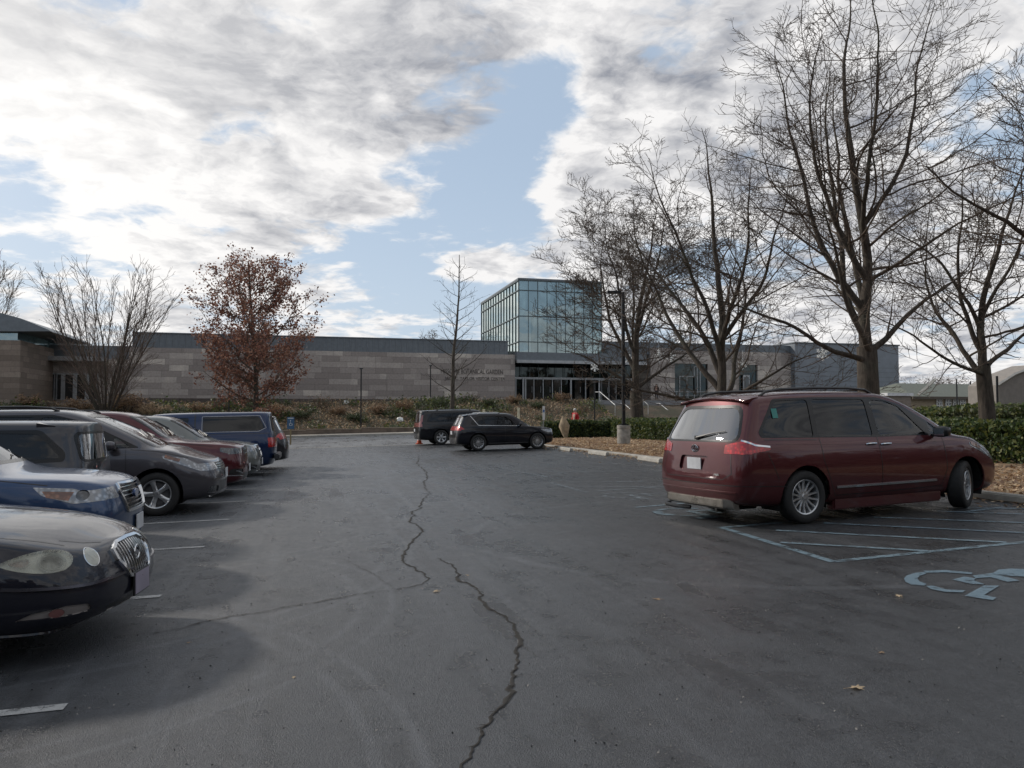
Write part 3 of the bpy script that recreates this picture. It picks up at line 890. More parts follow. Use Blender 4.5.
# ------------------------------------------------------------------ sport utility vehicles
def suv(root, pm, L=4.65, W=1.85, H=1.66, r=.36, sf=.90, sr=3.62, rim=None, level=3, hood0=.90, hood1=1.04, cowl=1.25, wtop=2.05, belt0=1.00, belt1=1.12, rail=.68,
        rear=None, front=None, rend=None, doors=(1.35, 2.40, 3.30), win_top=None, d_end=4.05, q_end=None, style='plain', chrome_line=False, steer=0.0, clear=.22, rails=True, clad=True, tail='wrap', glassm=None):
    P = dict(hood0=hood0, hood1=hood1, cowl=cowl, wtop=wtop, belt0=belt0, belt1=belt1, rail=rail, clear=clear, rend=rend or H - .07)
    rear = rear or [(0, .10), (.35, .03), (.55, 0), (.80, .02), (1.0, .10), (1.3, .26), (H, .46)]
    front = front or [(0, .12), (.30, .04), (.50, 0), (.70, .01), (.85, .06), (1.0, .16), (1.2, .25)]
    c = Car(root, L, W, H, hw_stations(L, W, H, P), front, rear, level)
    wt = win_top or H - .145
    G1 = CLEAR; G2 = PRIV
    b = lambda s_: belt0 + (belt1 - belt0) * max(0, min(1, (s_ - cowl) / (L - .5 - cowl))) + .07
    d1, d2, d3 = doors
    A0 = cowl + .34
    side = [([(A0 + .02, b(A0)), (d2 - .05, b(d2)), (d2 - .02, wt - .01), (wtop + .18, wt - .02), (A0 + .42 + .15 * (wtop - cowl), b(A0) + .62 * (wt - b(A0)))], G1),
            ([(d2 + .05, b(d2)), (d3 - .02, b(d3)), (d3 + .04, wt - .01), (d2 + .05, wt)], G2)]
    qe = q_end or d_end
    if qe > d3 + .2: side.append(([(d3 + .08, b(d3) + .01), (qe - .02, b(qe) + .03), (qe - .10, b(qe) + .12), (qe - .30, wt - .04), (d3 + .11, wt - .02)], G2))
    dl = [[(A0 - .10, b(A0) - .025), (d3, b(d3) - .03), (qe + .03, b(qe) - .02), (qe + .03, b(qe) + .10), (qe - .26, wt + .01), (d3, wt + .02), (wtop + .10, wt + .015), (A0 + .36 + .12 * (wtop - cowl), b(A0) + .66 * (wt - b(A0)))]]
    panes(c, side, dl)
    wz0 = hood1 + .04
    screen(c, [(-W * .385, wz0 + .05), (W * .385, wz0 + .05), (rail - .06, H - .14), (-rail + .06, H - .14)], 0, CLEAR, 'windscreen', minn=.25, grow=[(-W * .405, wz0 + .02), (W * .405, wz0 + .02), (rail - .02, H - .11), (-rail + .02, H - .11)])
    if style != 'pickup':
        screen(c, [(-W * .36, belt1 + .06), (W * .36, belt1 + .06), (rail - .10, H - .20), (-rail + .10, H - .20)], 180, PRIV_REAR, 'rear_window', rd=.10, minn=.1, grow=[(-W * .385, belt1 + .03), (W * .385, belt1 + .03), (rail - .06, H - .17), (-rail + .06, H - .17)])
    # lamps front
    for sg in (1, -1):
        z = hood0 - .14
        if style == 'forester':
            a1 = c.cut([(.44, z + .0), (.62, z + .04), (.66, z + .10), (.40, z + .08)], 90 * sg, minn=-.3)
            c.extract(a1, 'turn_signal', AMBER, .003, wall=.01)
            p2 = c.cut(ell(.33, z + .045, .055, .05, 16), 90 * sg, minn=-.3); c.extract(p2, 'lamp_bowl', DARKLAMP, -.015)
        hp = [(.14, z - .02), (.40, z - .03), (.66, z + .06), (.74, z + .14), (.40, z + .11)]
        if style == 'jeep': hp = [(.16, z + .01), (.34, z + .0), (.48, z + .04), (.48, z + .12), (.18, z + .10)]
        hh = c.cut(rpoly(hp, .02), 90 * sg, minn=-.3); c.extract(hh, 'headlamp', LAMP if style != 'jeep' else DARKLAMP, .004, wall=.02)
        hf = c.cut(rpoly([(sg * W * .27, z - .01), (sg * W * .46, z - .02), (sg * W * .46, z + .08), (sg * W * .28, z + .10)], .02), 0, minn=.32); c.extract(hf, 'headlamp', LAMP if style != 'jeep' else DARKLAMP, .004, wall=.02)
        fz = .48 if style == 'jeep' else .42
        q = c.cut(rpoly([(sg * W * .31, fz - .07), (sg * W * .45, fz - .05), (sg * W * .45, fz + .07), (sg * W * .32, fz + .05)], .03), 0, minn=.32); fo = c.extract(q, 'fog_lamp', TRIM, -.012, wall=-.012)
        c.line([(sg * W * .335, fz - .03), (sg * W * .42, fz + .03)], 0, .03, LAMP, 'lamp_strip', fo, h=.01)
        if style == 'jeep': c.line([(sg * W * .31, fz - .08), (sg * W * .45, fz - .06)], 0, .022, CHROME, 'bumper_strip', h=.012)
    # grille
    gz0, gz1 = (hood0 - .30, hood0 - .04)
    gw = W * .235
    if style == 'jeep':
        gz0, gz1 = hood0 - .17, hood0 - .04
        for k in range(7):
            y = (k - 3) * .115
            g = c.cut(rpoly([(y - .04, gz0), (y + .04, gz0), (y + .04, gz1), (y - .04, gz1)], .02), 0, minn=0); go = c.extract(g, 'grille', TRIM, -.02)
            if go: c.line([(y - .045, gz0), (y - .045, gz1), (y + .045, gz1), (y + .045, gz0), (y - .045, gz0)], 0, .012, CHROME, 'grille_frame', go, h=.010)
    else:
        g = c.cut(rpoly([(-gw * .85, gz0), (gw * .85, gz0), (gw * 1.05, gz1 - .06), (gw * .95, gz1), (-gw * .95, gz1), (-gw * 1.05, gz1 - .06)], .03), 0, minn=0); go = c.extract(g, 'grille', TRIM, -.03, wall=-.03)
        if go:
            for k in range(6):
                z = gz0 + .025 + (gz1 - gz0 - .05) * k / 5
                c.line([(-gw * .92, z), (gw * .92, z)], 0, .014, CHROME, 'grille_bar', go, h=.004)
            c.line([(-gw * .88, gz0 - .005), (gw * .88, gz0 - .005), (gw * 1.08, gz1 - .06), (gw * .98, gz1 + .008), (-gw * .98, gz1 + .008), (-gw * 1.08, gz1 - .06), (-gw * .88, gz0 - .005)], 0, .034, CHROME, 'grille_frame', go, h=.022)
            p, n_ = c.hit(0, (gz0 + gz1) / 2 + .02, 0)
            mb = MB(); mb.add([p + Vector((.02 * (1 - abs(math.sin(a)) * 0), .085 * math.cos(a), .045 * math.sin(a))) for a in [2 * PI * k / 20 for k in range(20)]] + [p + Vector((-.01, .085 * math.cos(a), .045 * math.sin(a))) for a in [2 * PI * k / 20 for k in range(20)]], [tuple(range(20))] + [(k, (k + 1) % 20, 20 + (k + 1) % 20, 20 + k) for k in range(20)])
            mb.build('emblem', CHROME if style != 'forester' else mat('emblem_blue', (.03, .06, .16), .2, .3, coat=1), c.root)
    q = c.cut(rpoly([(-W * .28, .30), (W * .28, .30), (W * .31, .46), (-W * .31, .46)], .04), 0, minn=.32); c.extract(q, 'lower_grille', TRIM, -.015, wall=-.015)
    slab(c, 0, .53, 0, .31, .16, PLATE, 'licence_plate', .012)
    # rear lamps
    for sg in (1, -1):
        if tail == 'wrap':
            z = belt1 - .20
            s1 = c.cut(rpoly([(L - .42, z + .06), (L + .1, z - .02), (L + .1, z + .17), (L - .26, z + .19)], .02), 90 * sg, minn=.0)
            r1 = c.cut(rpoly([(sg * W * .28, z + .03), (sg * W * .5, z - .02), (sg * W * .5, z + .17), (sg * W * .28, z + .14)], .02), 180, minn=.32)
            c.extract(s1, 'tail_lamp', RED, .006, wall=.02); c.extract(r1, 'tail_lamp', RED, .006, wall=.02)
        elif tail == 'tall':
            s1 = c.cut(rpoly([(L - .17, .98), (L + .1, .98), (L + .1, 1.62), (L - .36, 1.62)], .02), 90 * sg, minn=.0)
            r1 = c.cut(rpoly([(sg * W * .385, .98), (sg * W * .5, .98), (sg * W * .5, 1.62), (sg * W * .385, 1.62)], .02), 180, minn=.32)
            c.extract(s1, 'tail_lamp', TALLRED, .006, wall=.02); c.extract(r1, 'tail_lamp', TALLRED, .006, wall=.02)
        elif tail in ('pickup', 'low'):
            za, zb_ = (.80, 1.06) if tail == 'pickup' else (.60, .80)
            s1 = c.cut(rpoly([(L - .13, za), (L + .1, za), (L + .1, zb_), (L - .16, zb_)], .03), 90 * sg, minn=.0)
            r1 = c.cut(rpoly([(sg * W * .37, za), (sg * W * .5, za), (sg * W * .5, zb_), (sg * W * .37, zb_)], .03), 180, minn=.32)
            c.extract(s1, 'tail_lamp', RED, .006, wall=.02); c.extract(r1, 'tail_lamp', RED, .006, wall=.02)
    slab(c, 0, .80 if tail != 'pickup' else .50, 180, .31, .155, PLATE, 'licence_plate', .006)
    c.line([(-W * .40, .56), (W * .40, .56)], 180, .012, TRIM, 'panel_gap')
    # black sills and bumper bottoms
    if clad:
        for sg in (1, -1):
            cl_ = c.cut([(sf + r + .02, clear - .05), (sr - r - .02, clear - .05), (sr - r - .02, clear + .13), (sf + r + .02, clear + .13)], 90 * sg, minn=-.2)
            c.extract(cl_, 'sill_cladding', TRIM, .008, wall=.02)
    c.wheels(sf, sr, r, W - .27, rim, .235, steer, arch=r + .055)
    for sg in (1, -1):
        L1 = [[(d1, b(d1) - .10), (d1 - .02, .70), (d1 + .10, .40), (d2, .38)], [(d2, b(d2) - .03), (d2, .38), (d3 - .12, .38), (d3 + .02, .62), (d3 + .05, b(d3))],
              [(.62, hood0 + .01), (1.0, hood1 - .07), (d1, belt0 + .035)]]
        for pts in L1: c.line(pts, 90 * sg, .009, TRIM)
        c.handle(d2 - .22, belt0 - .04 + .02, sg, pm); c.handle(d3 - .20, belt0 - .02 + .02, sg, pm)
        c.mirror(A0 + .14, b(A0) + .03, W / 2 + .07, pm, sg)
        if chrome_line:
            c.line([(A0 + .02, b(A0) - .03), (d3 + .1, b(d3) - .035), (d3 + .30, b(d3) - .03)], 90 * sg, .022, CHROME, 'chrome_strip', h=.010)
            c.line([(d3 + .30, b(d3) - .03), (d3 + .62, wt + .01)], 90 * sg, .022, CHROME, 'chrome_strip', h=.010)
            c.line([(sf + r + .1, clear + .10), (sr - r - .1, clear + .10)], 90 * sg, .03, CHROME, 'chrome_strip', h=.014)
        if rails:
            z0 = [c.top(q, sg * (rail - .07))[0] for q in (wtop + .5, (wtop + L) / 2, L - 1.05)]
            mb = MB(); mb.tube([z0[0], z0[0] + Vector((-.14, 0, .05)), z0[1] + Vector((0, 0, .055)), z0[2] + Vector((.14, 0, .05)), z0[2]], .018, 8); mb.build('roof_rail', CHROME if chrome_line else TRIM, c.root, smooth=True)
    # spoiler lip
    if style not in ('pickup',):
        q = c.top(L - .62, 0)[0]
        if q:
            mb = MB(); xs, zq = q.x, q.z
            mb.add([(xs + a, y * (1 - (.03 if a < -.1 else 0)), zq + z - .04 * (abs(y) / rail) ** 2) for y in (-rail + .03, -rail * .5, 0, rail * .5, rail - .03) for a, z in ((0, .004), (-.21, -.035), (-.21, -.055), (0, -.05))],
                   [(i * 4 + j, i * 4 + (j + 1) % 4, i * 4 + 4 + (j + 1) % 4, i * 4 + 4 + j) for i in range(4) for j in range(4)] + [(0, 1, 2, 3), (19, 18, 17, 16)])
            mb.build('roof_spoiler', pm, c.root, smooth=True, ang=40)
    ww = MB()
    for y in (-.25, .30):
        a = c.top(cowl + .06, y)[0]; bq = c.top(cowl + .24, y + .42)[0]
        if a and bq: ww.tube([a + Vector((0, 0, .015)), bq + Vector((0, 0, .02))], .008, 6)
    ww.build('windscreen_wiper', TRIM, c.root)
    c.interior(cowl + .40, L - .5, (d1 + .85, d2 + .75), .42, belt0 - .02)
    c.clear_ = clear
    return c
TALLRED = lens('tall_lens', (.38, .13, .12), .3)
# ------------------------------------------------------------------ the saloon nearest the camera
def cover(name):
    m, t, p, out = new_mat(name); tc = t.node('ShaderNodeTexCoord')
    tr = t.node('ShaderNodeBsdfTransparent'); tr.inputs[0].default_value = (.93, .93, .88, 1)
    p.inputs['Base Color'].default_value = (.46, .46, .40, 1); p.inputs['Roughness'].default_value = .18; p.inputs['Coat Weight'].default_value = 1; p.inputs['Coat Roughness'].default_value = .03
    mx = t.node('ShaderNodeMixShader'); t.link(t.mapr(t.noise(tc.outputs['Object'], 9, 4, .6), .3, .7, .22, .5), mx.inputs[0]); t.link(tr.outputs[0], mx.inputs[1]); t.link(p.outputs[0], mx.inputs[2]); t.link(mx.outputs[0], out.inputs[0]); return m
def saloon(root, pm, rim):
    L, W, H = 5.0, 1.85, 1.46
    hw = W / 2; cl = .19
    st = [(.13, .27, hw * .70, .66, hw * .62, .735, 0, 0), (.30, .21, hw * .90, .725, hw * .80, .80, 0, 0), (.62, cl, hw * .975, .79, hw * .88, .875, 0, 0),
          (1.05, cl, hw * .99, .845, hw * .90, .935, 0, 0), (1.38, cl, hw, .885, hw * .915, .965, 0, 0), (1.55, cl, hw, .90, hw * .92, 1.04, hw * .76, 1),
          (1.95, cl, hw, .92, hw * .92, 1.27, hw * .68, 1), (2.38, cl, hw, .93, hw * .92, 1.43, hw * .62, 1), (2.75, cl, hw, .94, hw * .92, H, hw * .62, 1),
          (3.30, cl, hw, .95, hw * .92, 1.45, hw * .62, 1), (3.75, cl, hw, .96, hw * .91, 1.34, hw * .62, 1), (4.2, cl, hw * .99, .96, hw * .90, 1.12, hw * .70, 1),
          (4.45, cl, hw * .98, .95, hw * .88, 1.03, 0, 0), (4.8, cl + .05, hw * .93, .90, hw * .80, .99, 0, 0), (4.93, cl + .1, hw * .85, .85, hw * .72, .95, 0, 0)]
    front = [(0, .13), (.25, .06), (.40, .0), (.50, .0), (.58, .03), (.70, .10), (.80, .20)]
    rear = [(0, .10), (.5, 0), (.8, .02), (1.0, .06)]
    c = Car(root, L, W, H, st, front, rear, 3)
    panes(c, [([(1.95, .99), (2.75, 1.0), (2.75, 1.36), (2.50, 1.35)], CLEAR), ([(2.83, 1.0), (3.60, 1.02), (3.62, 1.12), (3.40, 1.33), (2.83, 1.36)], CLEAR)],
          [[(1.88, .97), (3.72, 1.0), (3.70, 1.12), (3.42, 1.355), (2.5, 1.385)]])
    screen(c, [(-.70, 1.03), (.70, 1.03), (.50, 1.38), (-.50, 1.38)], 0, CLEAR, 'windscreen', minn=.2)
    screen(c, [(-.62, 1.08), (.62, 1.08), (.50, 1.36), (-.50, 1.36)], 180, PRIV, 'rear_window', minn=.1)
    for sg in (1, -1):
        # lamps are drawn on the corner, looked at from 50 degrees off the nose
        az = sg * 52
        # horizontal position in that view: e = U.p ; U = (-sin az, cos az)
        a = rad(az); U = Vector((-math.sin(a), math.cos(a), 0))
        def hp(s_, y): return U.dot(Vector((c.x(s_), sg * y, 0)))
        h0, h1 = hp(.60, .84), hp(.235, .60); DZ = .052
        n = lambda f: h0 + (h1 - h0) * f
        # pale round bowl with the darker reflector, amber corner, then the almond shaped lens itself
        k = (h1 - h0)
        bowl = c.cut(ell(n(.68), .632 + DZ, abs(k) * .17, .050, 22), az, minn=.1); 
        amb = c.cut(rpoly([(n(.12), .640 + DZ), (n(.30), .612 + DZ), (n(.40), .640 + DZ), (n(.38), .664 + DZ), (n(.24), .660 + DZ)], .02), az, minn=.1)
        lo = c.cut(rpoly([(n(f), z + DZ) for f, z in ((0, .638), (.08, .618), (.22, .594), (.42, .574), (.64, .564), (.82, .572), (.93, .600), (.98, .638), (.93, .674), (.80, .694), (.60, .702), (.40, .694), (.20, .672), (.07, .652))], .03, 3), az, minn=.1)
        ho = c.extract(lo, 'headlamp', mat('lamp_reflector', (.58, .58, .52), .3, coat=.5, var=.12, vscale=9), -.028, wall=-.028)
        c.extract(bowl, 'lamp_bowl', BOWL, -.058, ho, wall=-.034); c.extract(amb, 'turn_signal', mat('faded_amber', (.24, .12, .075), .35, coat=.4), -.022, ho, wall=.01)
        c.extract([lo, bowl, amb], 'lamp_cover', HAZEDCOVER, .003, ho, wall=.02)
        rim1 = [(n(.68) + abs(k) * .175 * math.cos(q), .632 + DZ + .052 * math.sin(q)) for q in [2 * PI * j / 24 for j in range(25)]]
        c.line(rim1, az, .020, mat('bowl_rim', (.46, .46, .44), .3, coat=.5), 'bowl_rim', ho, h=-.016, step=.01)
        # the small inner lamp
        az2 = sg * 38; a2 = rad(az2); U2 = Vector((-math.sin(a2), math.cos(a2), 0))
        hc = U2.dot(Vector((c.x(.19), sg * .49, 0)))
        q = c.cut(ell(hc, .668, .056, .052, 22, rot=sg * -.25), az2, minn=.1); io = c.extract(q, 'inner_headlamp', OLDLAMP, .004, wall=.03)
        c.line([(hc + .060 * math.cos(q_), .668 + .056 * math.sin(q_)) for q_ in [2 * PI * j / 24 for j in range(25)]], az2, .010, CHROME, 'lamp_frame', io, h=.004, step=.01)
        # fog lamp
        fc = U.dot(Vector((c.x(.36), sg * .66, 0)))
        f1 = c.cut(ell(fc - .0, .362, .045, .030, 14), az, minn=.1)
        f2 = c.cut(rpoly([(fc - .22, .335), (fc + .22, .335), (fc + .20, .39), (fc + .06, .405), (fc - .13, .38)], .025), az, minn=.1)
        fo = c.extract(f2, 'fog_lamp', mat('fog_surround', (.22, .20, .19), .3, coat=.6), -.012, wall=-.012); c.extract(f1, 'fog_reflector', mat('fog_reflector', (.20, .09, .085), .3, coat=.5), -.004, fo)
        # bumper rub strip, its highlight put into a paler metal colour, and the chin edge
        c.line([(fc - sg * .62, .508), (fc - sg * .2, .512), (fc + sg * .20, .535), (fc + sg * .28, .545)], az, .024, mat('strip_highlight', (.10, .10, .12), .25, .8), 'bumper_strip', h=.014)
        c.line([(fc - sg * .45, .232), (fc, .232), (fc + sg * .35, .245)], az, .020, pm, 'bumper_strip', h=.014)
        for pts in ([(1.45, .88), (1.42, .60), (1.50, .30), (2.70, .28)], [(2.76, .96), (2.78, .28)], [(3.70, .97), (3.66, .6), (3.4, .30), (2.7, .28)]): c.line(pts, 90 * sg, .009, TRIM)
        c.handle(2.55, .86, sg, pm); c.handle(3.50, .87, sg, pm)
        c.mirror(1.92, 1.01, .98, pm, sg)
        s1 = c.cut(rpoly([(4.7, .70), (5.1, .70), (5.1, .86), (4.7, .86)], .02), 90 * sg, minn=0); c.extract(s1, 'tail_lamp', RED, .004, wall=.02)
        r1 = c.cut(rpoly([(sg * .45, .70), (sg * .9, .70), (sg * .9, .86), (sg * .45, .86)], .02), 180, minn=0); c.extract(r1, 'tail_lamp', RED, .004, wall=.02)
    # bonnet edge
    c.line([(.36, .50), (.24, .40), (.17, .28)], 0, .008, TRIM, up=True); c.line([(.36, -.50), (.24, -.40), (.17, -.28)], 0, .008, TRIM, up=True)
    for sg in (1, -1): c.line([(.30, sg * .56), (.6, sg * .68), (1.0, sg * .74), (1.42, sg * .76)], 0, .008, TRIM, up=True)
    # waterfall grille: chrome frame, vertical ribs, round badge
    gp_ = [(-.31, .60), (-.20, .475), (0, .445), (.20, .475), (.31, .60), (.30, .672), (.20, .705), (0, .715), (-.20, .705), (-.30, .672)]
    g = c.cut(gp_, 0, minn=0); go = c.extract(g, 'grille', mat('grille_dark', (.05, .05, .055), .4), -.02, wall=-.02)
    for k in range(13):
        y = (k - 6) * .045
        zb = .455 + .5 * max(0, abs(y) - .10) ** 1.0 * 1.15; ztp = .712 - .25 * y * y
        pts = [(y, zb), (y, ztp)]
        c.line(pts, 0, .020, CHROME, 'grille_bar', go, h=.012)
    c.line(gp_ + gp_[:1], 0, .034, CHROME, 'grille_frame', go, h=.024)
    p, n_ = c.hit(0, .60, 0)
    mb = MB(); mb.tube([p + n_ * .022 + Vector((0, .052 * math.cos(a), .052 * math.sin(a))) for a in [2 * PI * k / 24 for k in range(24)]], .007, 6, closed=True)
    eo = mb.build('emblem', CHROME, c.root, smooth=True)
    mb = MB()
    for k in range(3):
        o = p + n_ * .026 + Vector((0, (k - 1) * .026, (1 - k) * .010))
        mb.add([o + Vector((0, -.012, .016)), o + Vector((0, .012, .016)), o + Vector((0, .012, -.004)), o + Vector((0, 0, -.020)), o + Vector((0, -.012, -.004))], [(0, 1, 2, 3, 4)])
    mb.build('emblem_shield', mat('shield_grey', (.30, .31, .34), .3, .6), eo)
    mb = MB(); mb.lathe([(.001, .0), (.048, .0)], 24, 'X', c=p + n_ * .016); mb.build('emblem_plate', GBLACK, eo)
    slab(c, 0, .40, 0, .34, .17, TRIM, 'plate_frame', .008, .014); slab(c, 0, .40, 0, .305, .150, mat('plate_pale', (.30, .27, .34), .4), 'licence_plate', .020, .006)
    q = c.cut(rpoly([(-.42, .27), (.42, .27), (.46, .33), (-.46, .33)], .02), 0, minn=0); c.extract(q, 'lower_grille', TRIM, -.01, wall=-.01)
    c.wheels(1.06, 3.87, .335, 1.58, rim, .225, 0, arch=.385)
    c.interior(1.80, 4.2, (2.5, 3.3), .38, .95, cloth=SEATG)
    return c
HAZEDCOVER = cover('hazed_cover')
BOWL = mat('lamp_bowl', (.20, .20, .18), .28, coat=.5, var=.05)

# ------------------------------------------------------------------ parking the fleet
ALLOY5 = rim_maker('wide', 5); ALLOY10 = rim_maker('double', 7); ALLOYS = rim_maker('single', 10); ALLOY6 = rim_maker('wide', 6)
def park(name, label, cat, nose, head, L, group=None):
    """nose: (x, y) of the middle of the front bumper; head: heading in degrees from +X"""
    h = rad(head); cx = nose[0] - math.cos(h) * L / 2; cy = nose[1] - math.sin(h) * L / 2
    t_ = thing(name, label, cat, (cx, cy, lot_z(cx, cy) + .005), h, group)
    # stand on the slope of the car park
    n = Vector((-SX, -SY, 1)).normalized()
    q = Vector((0, 0, 1)).rotation_difference(n) @ Matrix.Rotation(h, 3, 'Z').to_quaternion()
    t_.rotation_euler = q.to_euler()
    return t_
ROWL = 'vehicles parked along the left row'
def fleet():
    # left row, nearest first
    r_ = park('saloon_car', 'black saloon with hazed oval headlamps and ribbed chrome grille, nearest car of the left row', 'car', (-1.22, 6.36), -6, 5.0, ROWL)
    c = saloon(r_, paint('paint_midnight', (.005, .006, .014), .0, .4), ALLOY5); c.finish(paint('paint_midnight', 0))
    r_ = park('crossover_car', 'blue crossover with chrome slatted grille between black saloon and grey people carrier', 'car', (-1.76, 9.05), 0, 4.62, ROWL)
    c = suv(r_, paint('paint_blue', (.030, .058, .125), .45, .30), L=4.62, W=1.83, H=1.70, rim=ALLOY5, hood0=.98, hood1=1.12, cowl=1.22, wtop=2.0, belt0=1.05, belt1=1.12, style='forester',
            front=[(0, .12), (.30, .04), (.50, 0), (.70, .0), (.85, .03), (1.0, .10), (1.2, .2)]); c.finish(paint('paint_blue', 0))
    r_ = park('people_carrier', 'grey people carrier in the left row, just before the dark red off-road vehicle', 'van', (-1.58, 15.1), 0, 5.09, ROWL)
    r_.scale = (1.04, 1.04, 1.05)
    c = sienna(r_, paint('paint_grey', (.075, .072, .082), .5, .30), 'front', rim=ALLOY5)
    r_ = park('estate_car', 'dark estate parked tail first between the blue crossover and the grey people carrier', 'car', (-2.72 - 4.6, 11.75), 180, 4.6, ROWL)
    c = suv(r_, paint('paint_slate', (.035, .037, .045), .4, .28), L=4.6, W=1.80, H=1.63, r=.34, rim=ALLOYS, hood0=.90, hood1=1.02, belt0=.98, belt1=1.04, rail=.72, rend=1.59, q_end=4.30, rails=False, tail='low',
            rear=[(0, .1), (.45, .03), (.60, 0), (1.0, .02), (1.2, .05), (1.5, .10), (1.7, .14)], doors=(1.35, 2.45, 3.35)); c.finish(paint('paint_slate', 0))
    r_ = park('off_road_vehicle', 'dark red off-road vehicle with a seven-slot grille, beside the grey people carrier', 'car', (-1.37, 17.9), 0, 4.82, ROWL)
    r_.scale = (1.03, 1.03, 1.03)
    c = suv(r_, paint('paint_maroon', (.075, .012, .018), .4, .28), L=4.82, W=1.94, H=1.76, r=.37, rim=ALLOY5, hood0=1.0, hood1=1.13, cowl=1.45, wtop=2.2, belt0=1.10, belt1=1.16, style='jeep',
            front=[(0, .14), (.30, .05), (.50, 0), (.70, .03), (.80, .05), (1.0, .09), (1.2, .2)]); c.finish(paint('paint_maroon', 0))
    r_ = park('crossover_car', 'silver-green crossover between the dark red off-road vehicle and the blue pickup', 'car', (-1.2, 20.7), 0, 4.7, ROWL)
    c = suv(r_, paint('paint_silver', (.16, .17, .165), .55, .30), L=4.7, W=1.88, H=1.72, rim=ALLOYS, hood0=.96, hood1=1.08, belt0=1.04, belt1=1.12, level=2); c.finish(paint('paint_silver', 0))
    r_ = park('pickup_truck', 'bright blue pickup with a windowed hard cap over its bed, tail towards the aisle', 'truck', (-.94 - 5.3, 23.5), 180, 5.3, ROWL)
    r_ = r_
    c = suv(r_, paint('paint_royal', (.007, .022, .070), .3, .28), L=5.3, W=1.88, H=1.80, r=.37, sf=.95, sr=4.15, rim=ALLOY6, hood0=1.02, hood1=1.12, cowl=1.35, wtop=2.0, belt0=1.14, belt1=1.18, rail=.70, tail='pickup', style='pickup',
            rear=[(0, .2), (.45, .06), (.60, 0), (1.0, .0), (1.16, .03), (1.20, .06), (1.45, .10), (1.8, .16)], rend=1.78, doors=(1.45, 2.35, 3.0), q_end=3.0, rails=False, level=3)
    for sg in (1, -1):
        pid = c.cut(rpoly([(3.40, 1.26), (4.85, 1.26), (5.02, 1.34), (4.85, 1.66), (3.40, 1.66)], .05), 90 * sg, minn=.2); c.extract(pid, 'cap_window', PRIV, -.004)
        c.line([(3.38, 1.245), (4.86, 1.245), (5.05, 1.34), (4.88, 1.675), (3.38, 1.675), (3.38, 1.245)], 90 * sg, .015, mat('cap_edge', (.45, .45, .46), .3), 'window_surround', h=.006)
        c.line([(3.20, .50), (3.20, 1.76)], 90 * sg, .035, TRIM); c.line([(3.22, 1.185), (5.2, 1.185)], 90 * sg, .014, TRIM)
    bk = c.cut(rpoly([(-.60, 1.24), (.60, 1.24), (.54, 1.66), (-.54, 1.66)], .06), 180, minn=.1); c.extract(bk, 'rear_window', PRIV, -.004)
    c.line([(-.66, 1.18), (.66, 1.18)], 180, .014, TRIM); c.line([(-.66, .62), (-.66, 1.18)], 180, .012, TRIM); c.line([(.66, .62), (.66, 1.18)], 180, .012, TRIM)
    mb = MB(); mb.box((c.x(5.33), 0, .52), (.14, 1.72, .17)); mb.build('rear_bumper', mat('step_bumper', (.06, .06, .065), .4, .5), r_, bevel=.03, smooth=True)
    slab(c, 0, .98, 180, .26, .06, CHROME, 'tailgate_handle')
    c.finish(paint('paint_royal', 0))
    r_ = park('sport_utility_vehicle', 'dark grey vehicle with its tail to the aisle, farthest of the left row', 'car', (-.68 - 4.75, 26.3), 180, 4.75, ROWL)
    c = suv(r_, paint('paint_charcoal', (.022, .023, .028), .4, .3), L=4.75, W=1.88, H=1.74, rim=ALLOYS, hood0=.96, hood1=1.08, belt0=1.04, belt1=1.14, level=3); c.finish(paint('paint_charcoal', 0))
    # middle: two dark vehicles by the far end
    r_ = park('crossover_car', 'black crossover with bright window line, parked before the long square black vehicle', 'car', (10.66, 34.45), 2.5, 4.65)
    c = suv(r_, paint('paint_black', (.005, .006, .011), .0, .4), L=4.65, W=1.84, H=1.66, r=.36, rim=ALLOY10, hood0=.90, hood1=1.03, belt0=1.0, belt1=1.10, chrome_line=True, q_end=3.9, level=3); c.finish(paint('paint_black', 0))
    r_ = park('estate_wagon', 'long square black sport utility vehicle behind the black crossover', 'car', (11.1, 43.1), 2.5, 5.6)
    c = suv(r_, paint('paint_black2', (.006, .007, .010), .0, .4), L=5.6, W=2.04, H=1.90, r=.40, sf=1.02, sr=4.32, rim=ALLOY6, hood0=1.08, hood1=1.18, cowl=1.5, wtop=2.1, belt0=1.16, belt1=1.18, rail=.80, tail='tall', rend=1.86,
            rear=[(0, .1), (.45, .03), (.60, 0), (1.0, .04), (1.2, .07), (1.5, .13), (1.9, .22)], doors=(1.6, 2.6, 3.6), q_end=5.05, chrome_line=False, level=3, win_top=1.72); c.finish(paint('paint_black2', 0))
    # the red people carrier on the right
    RX, RY = 10.42, 10.98; hd = 9.0
    r_ = park('people_carrier', 'dark red people carrier with black roof rails and a bright step under its rear bumper', 'van', (RX, RY), hd, 5.09)
    r_.scale = (1.05, 1.05, 1.05)
    c = sienna(r_, paint('paint_red', (.080, .018, .021), .35, .30), 'rear', steer=rad(24), rim=ALLOY10)
    return r_
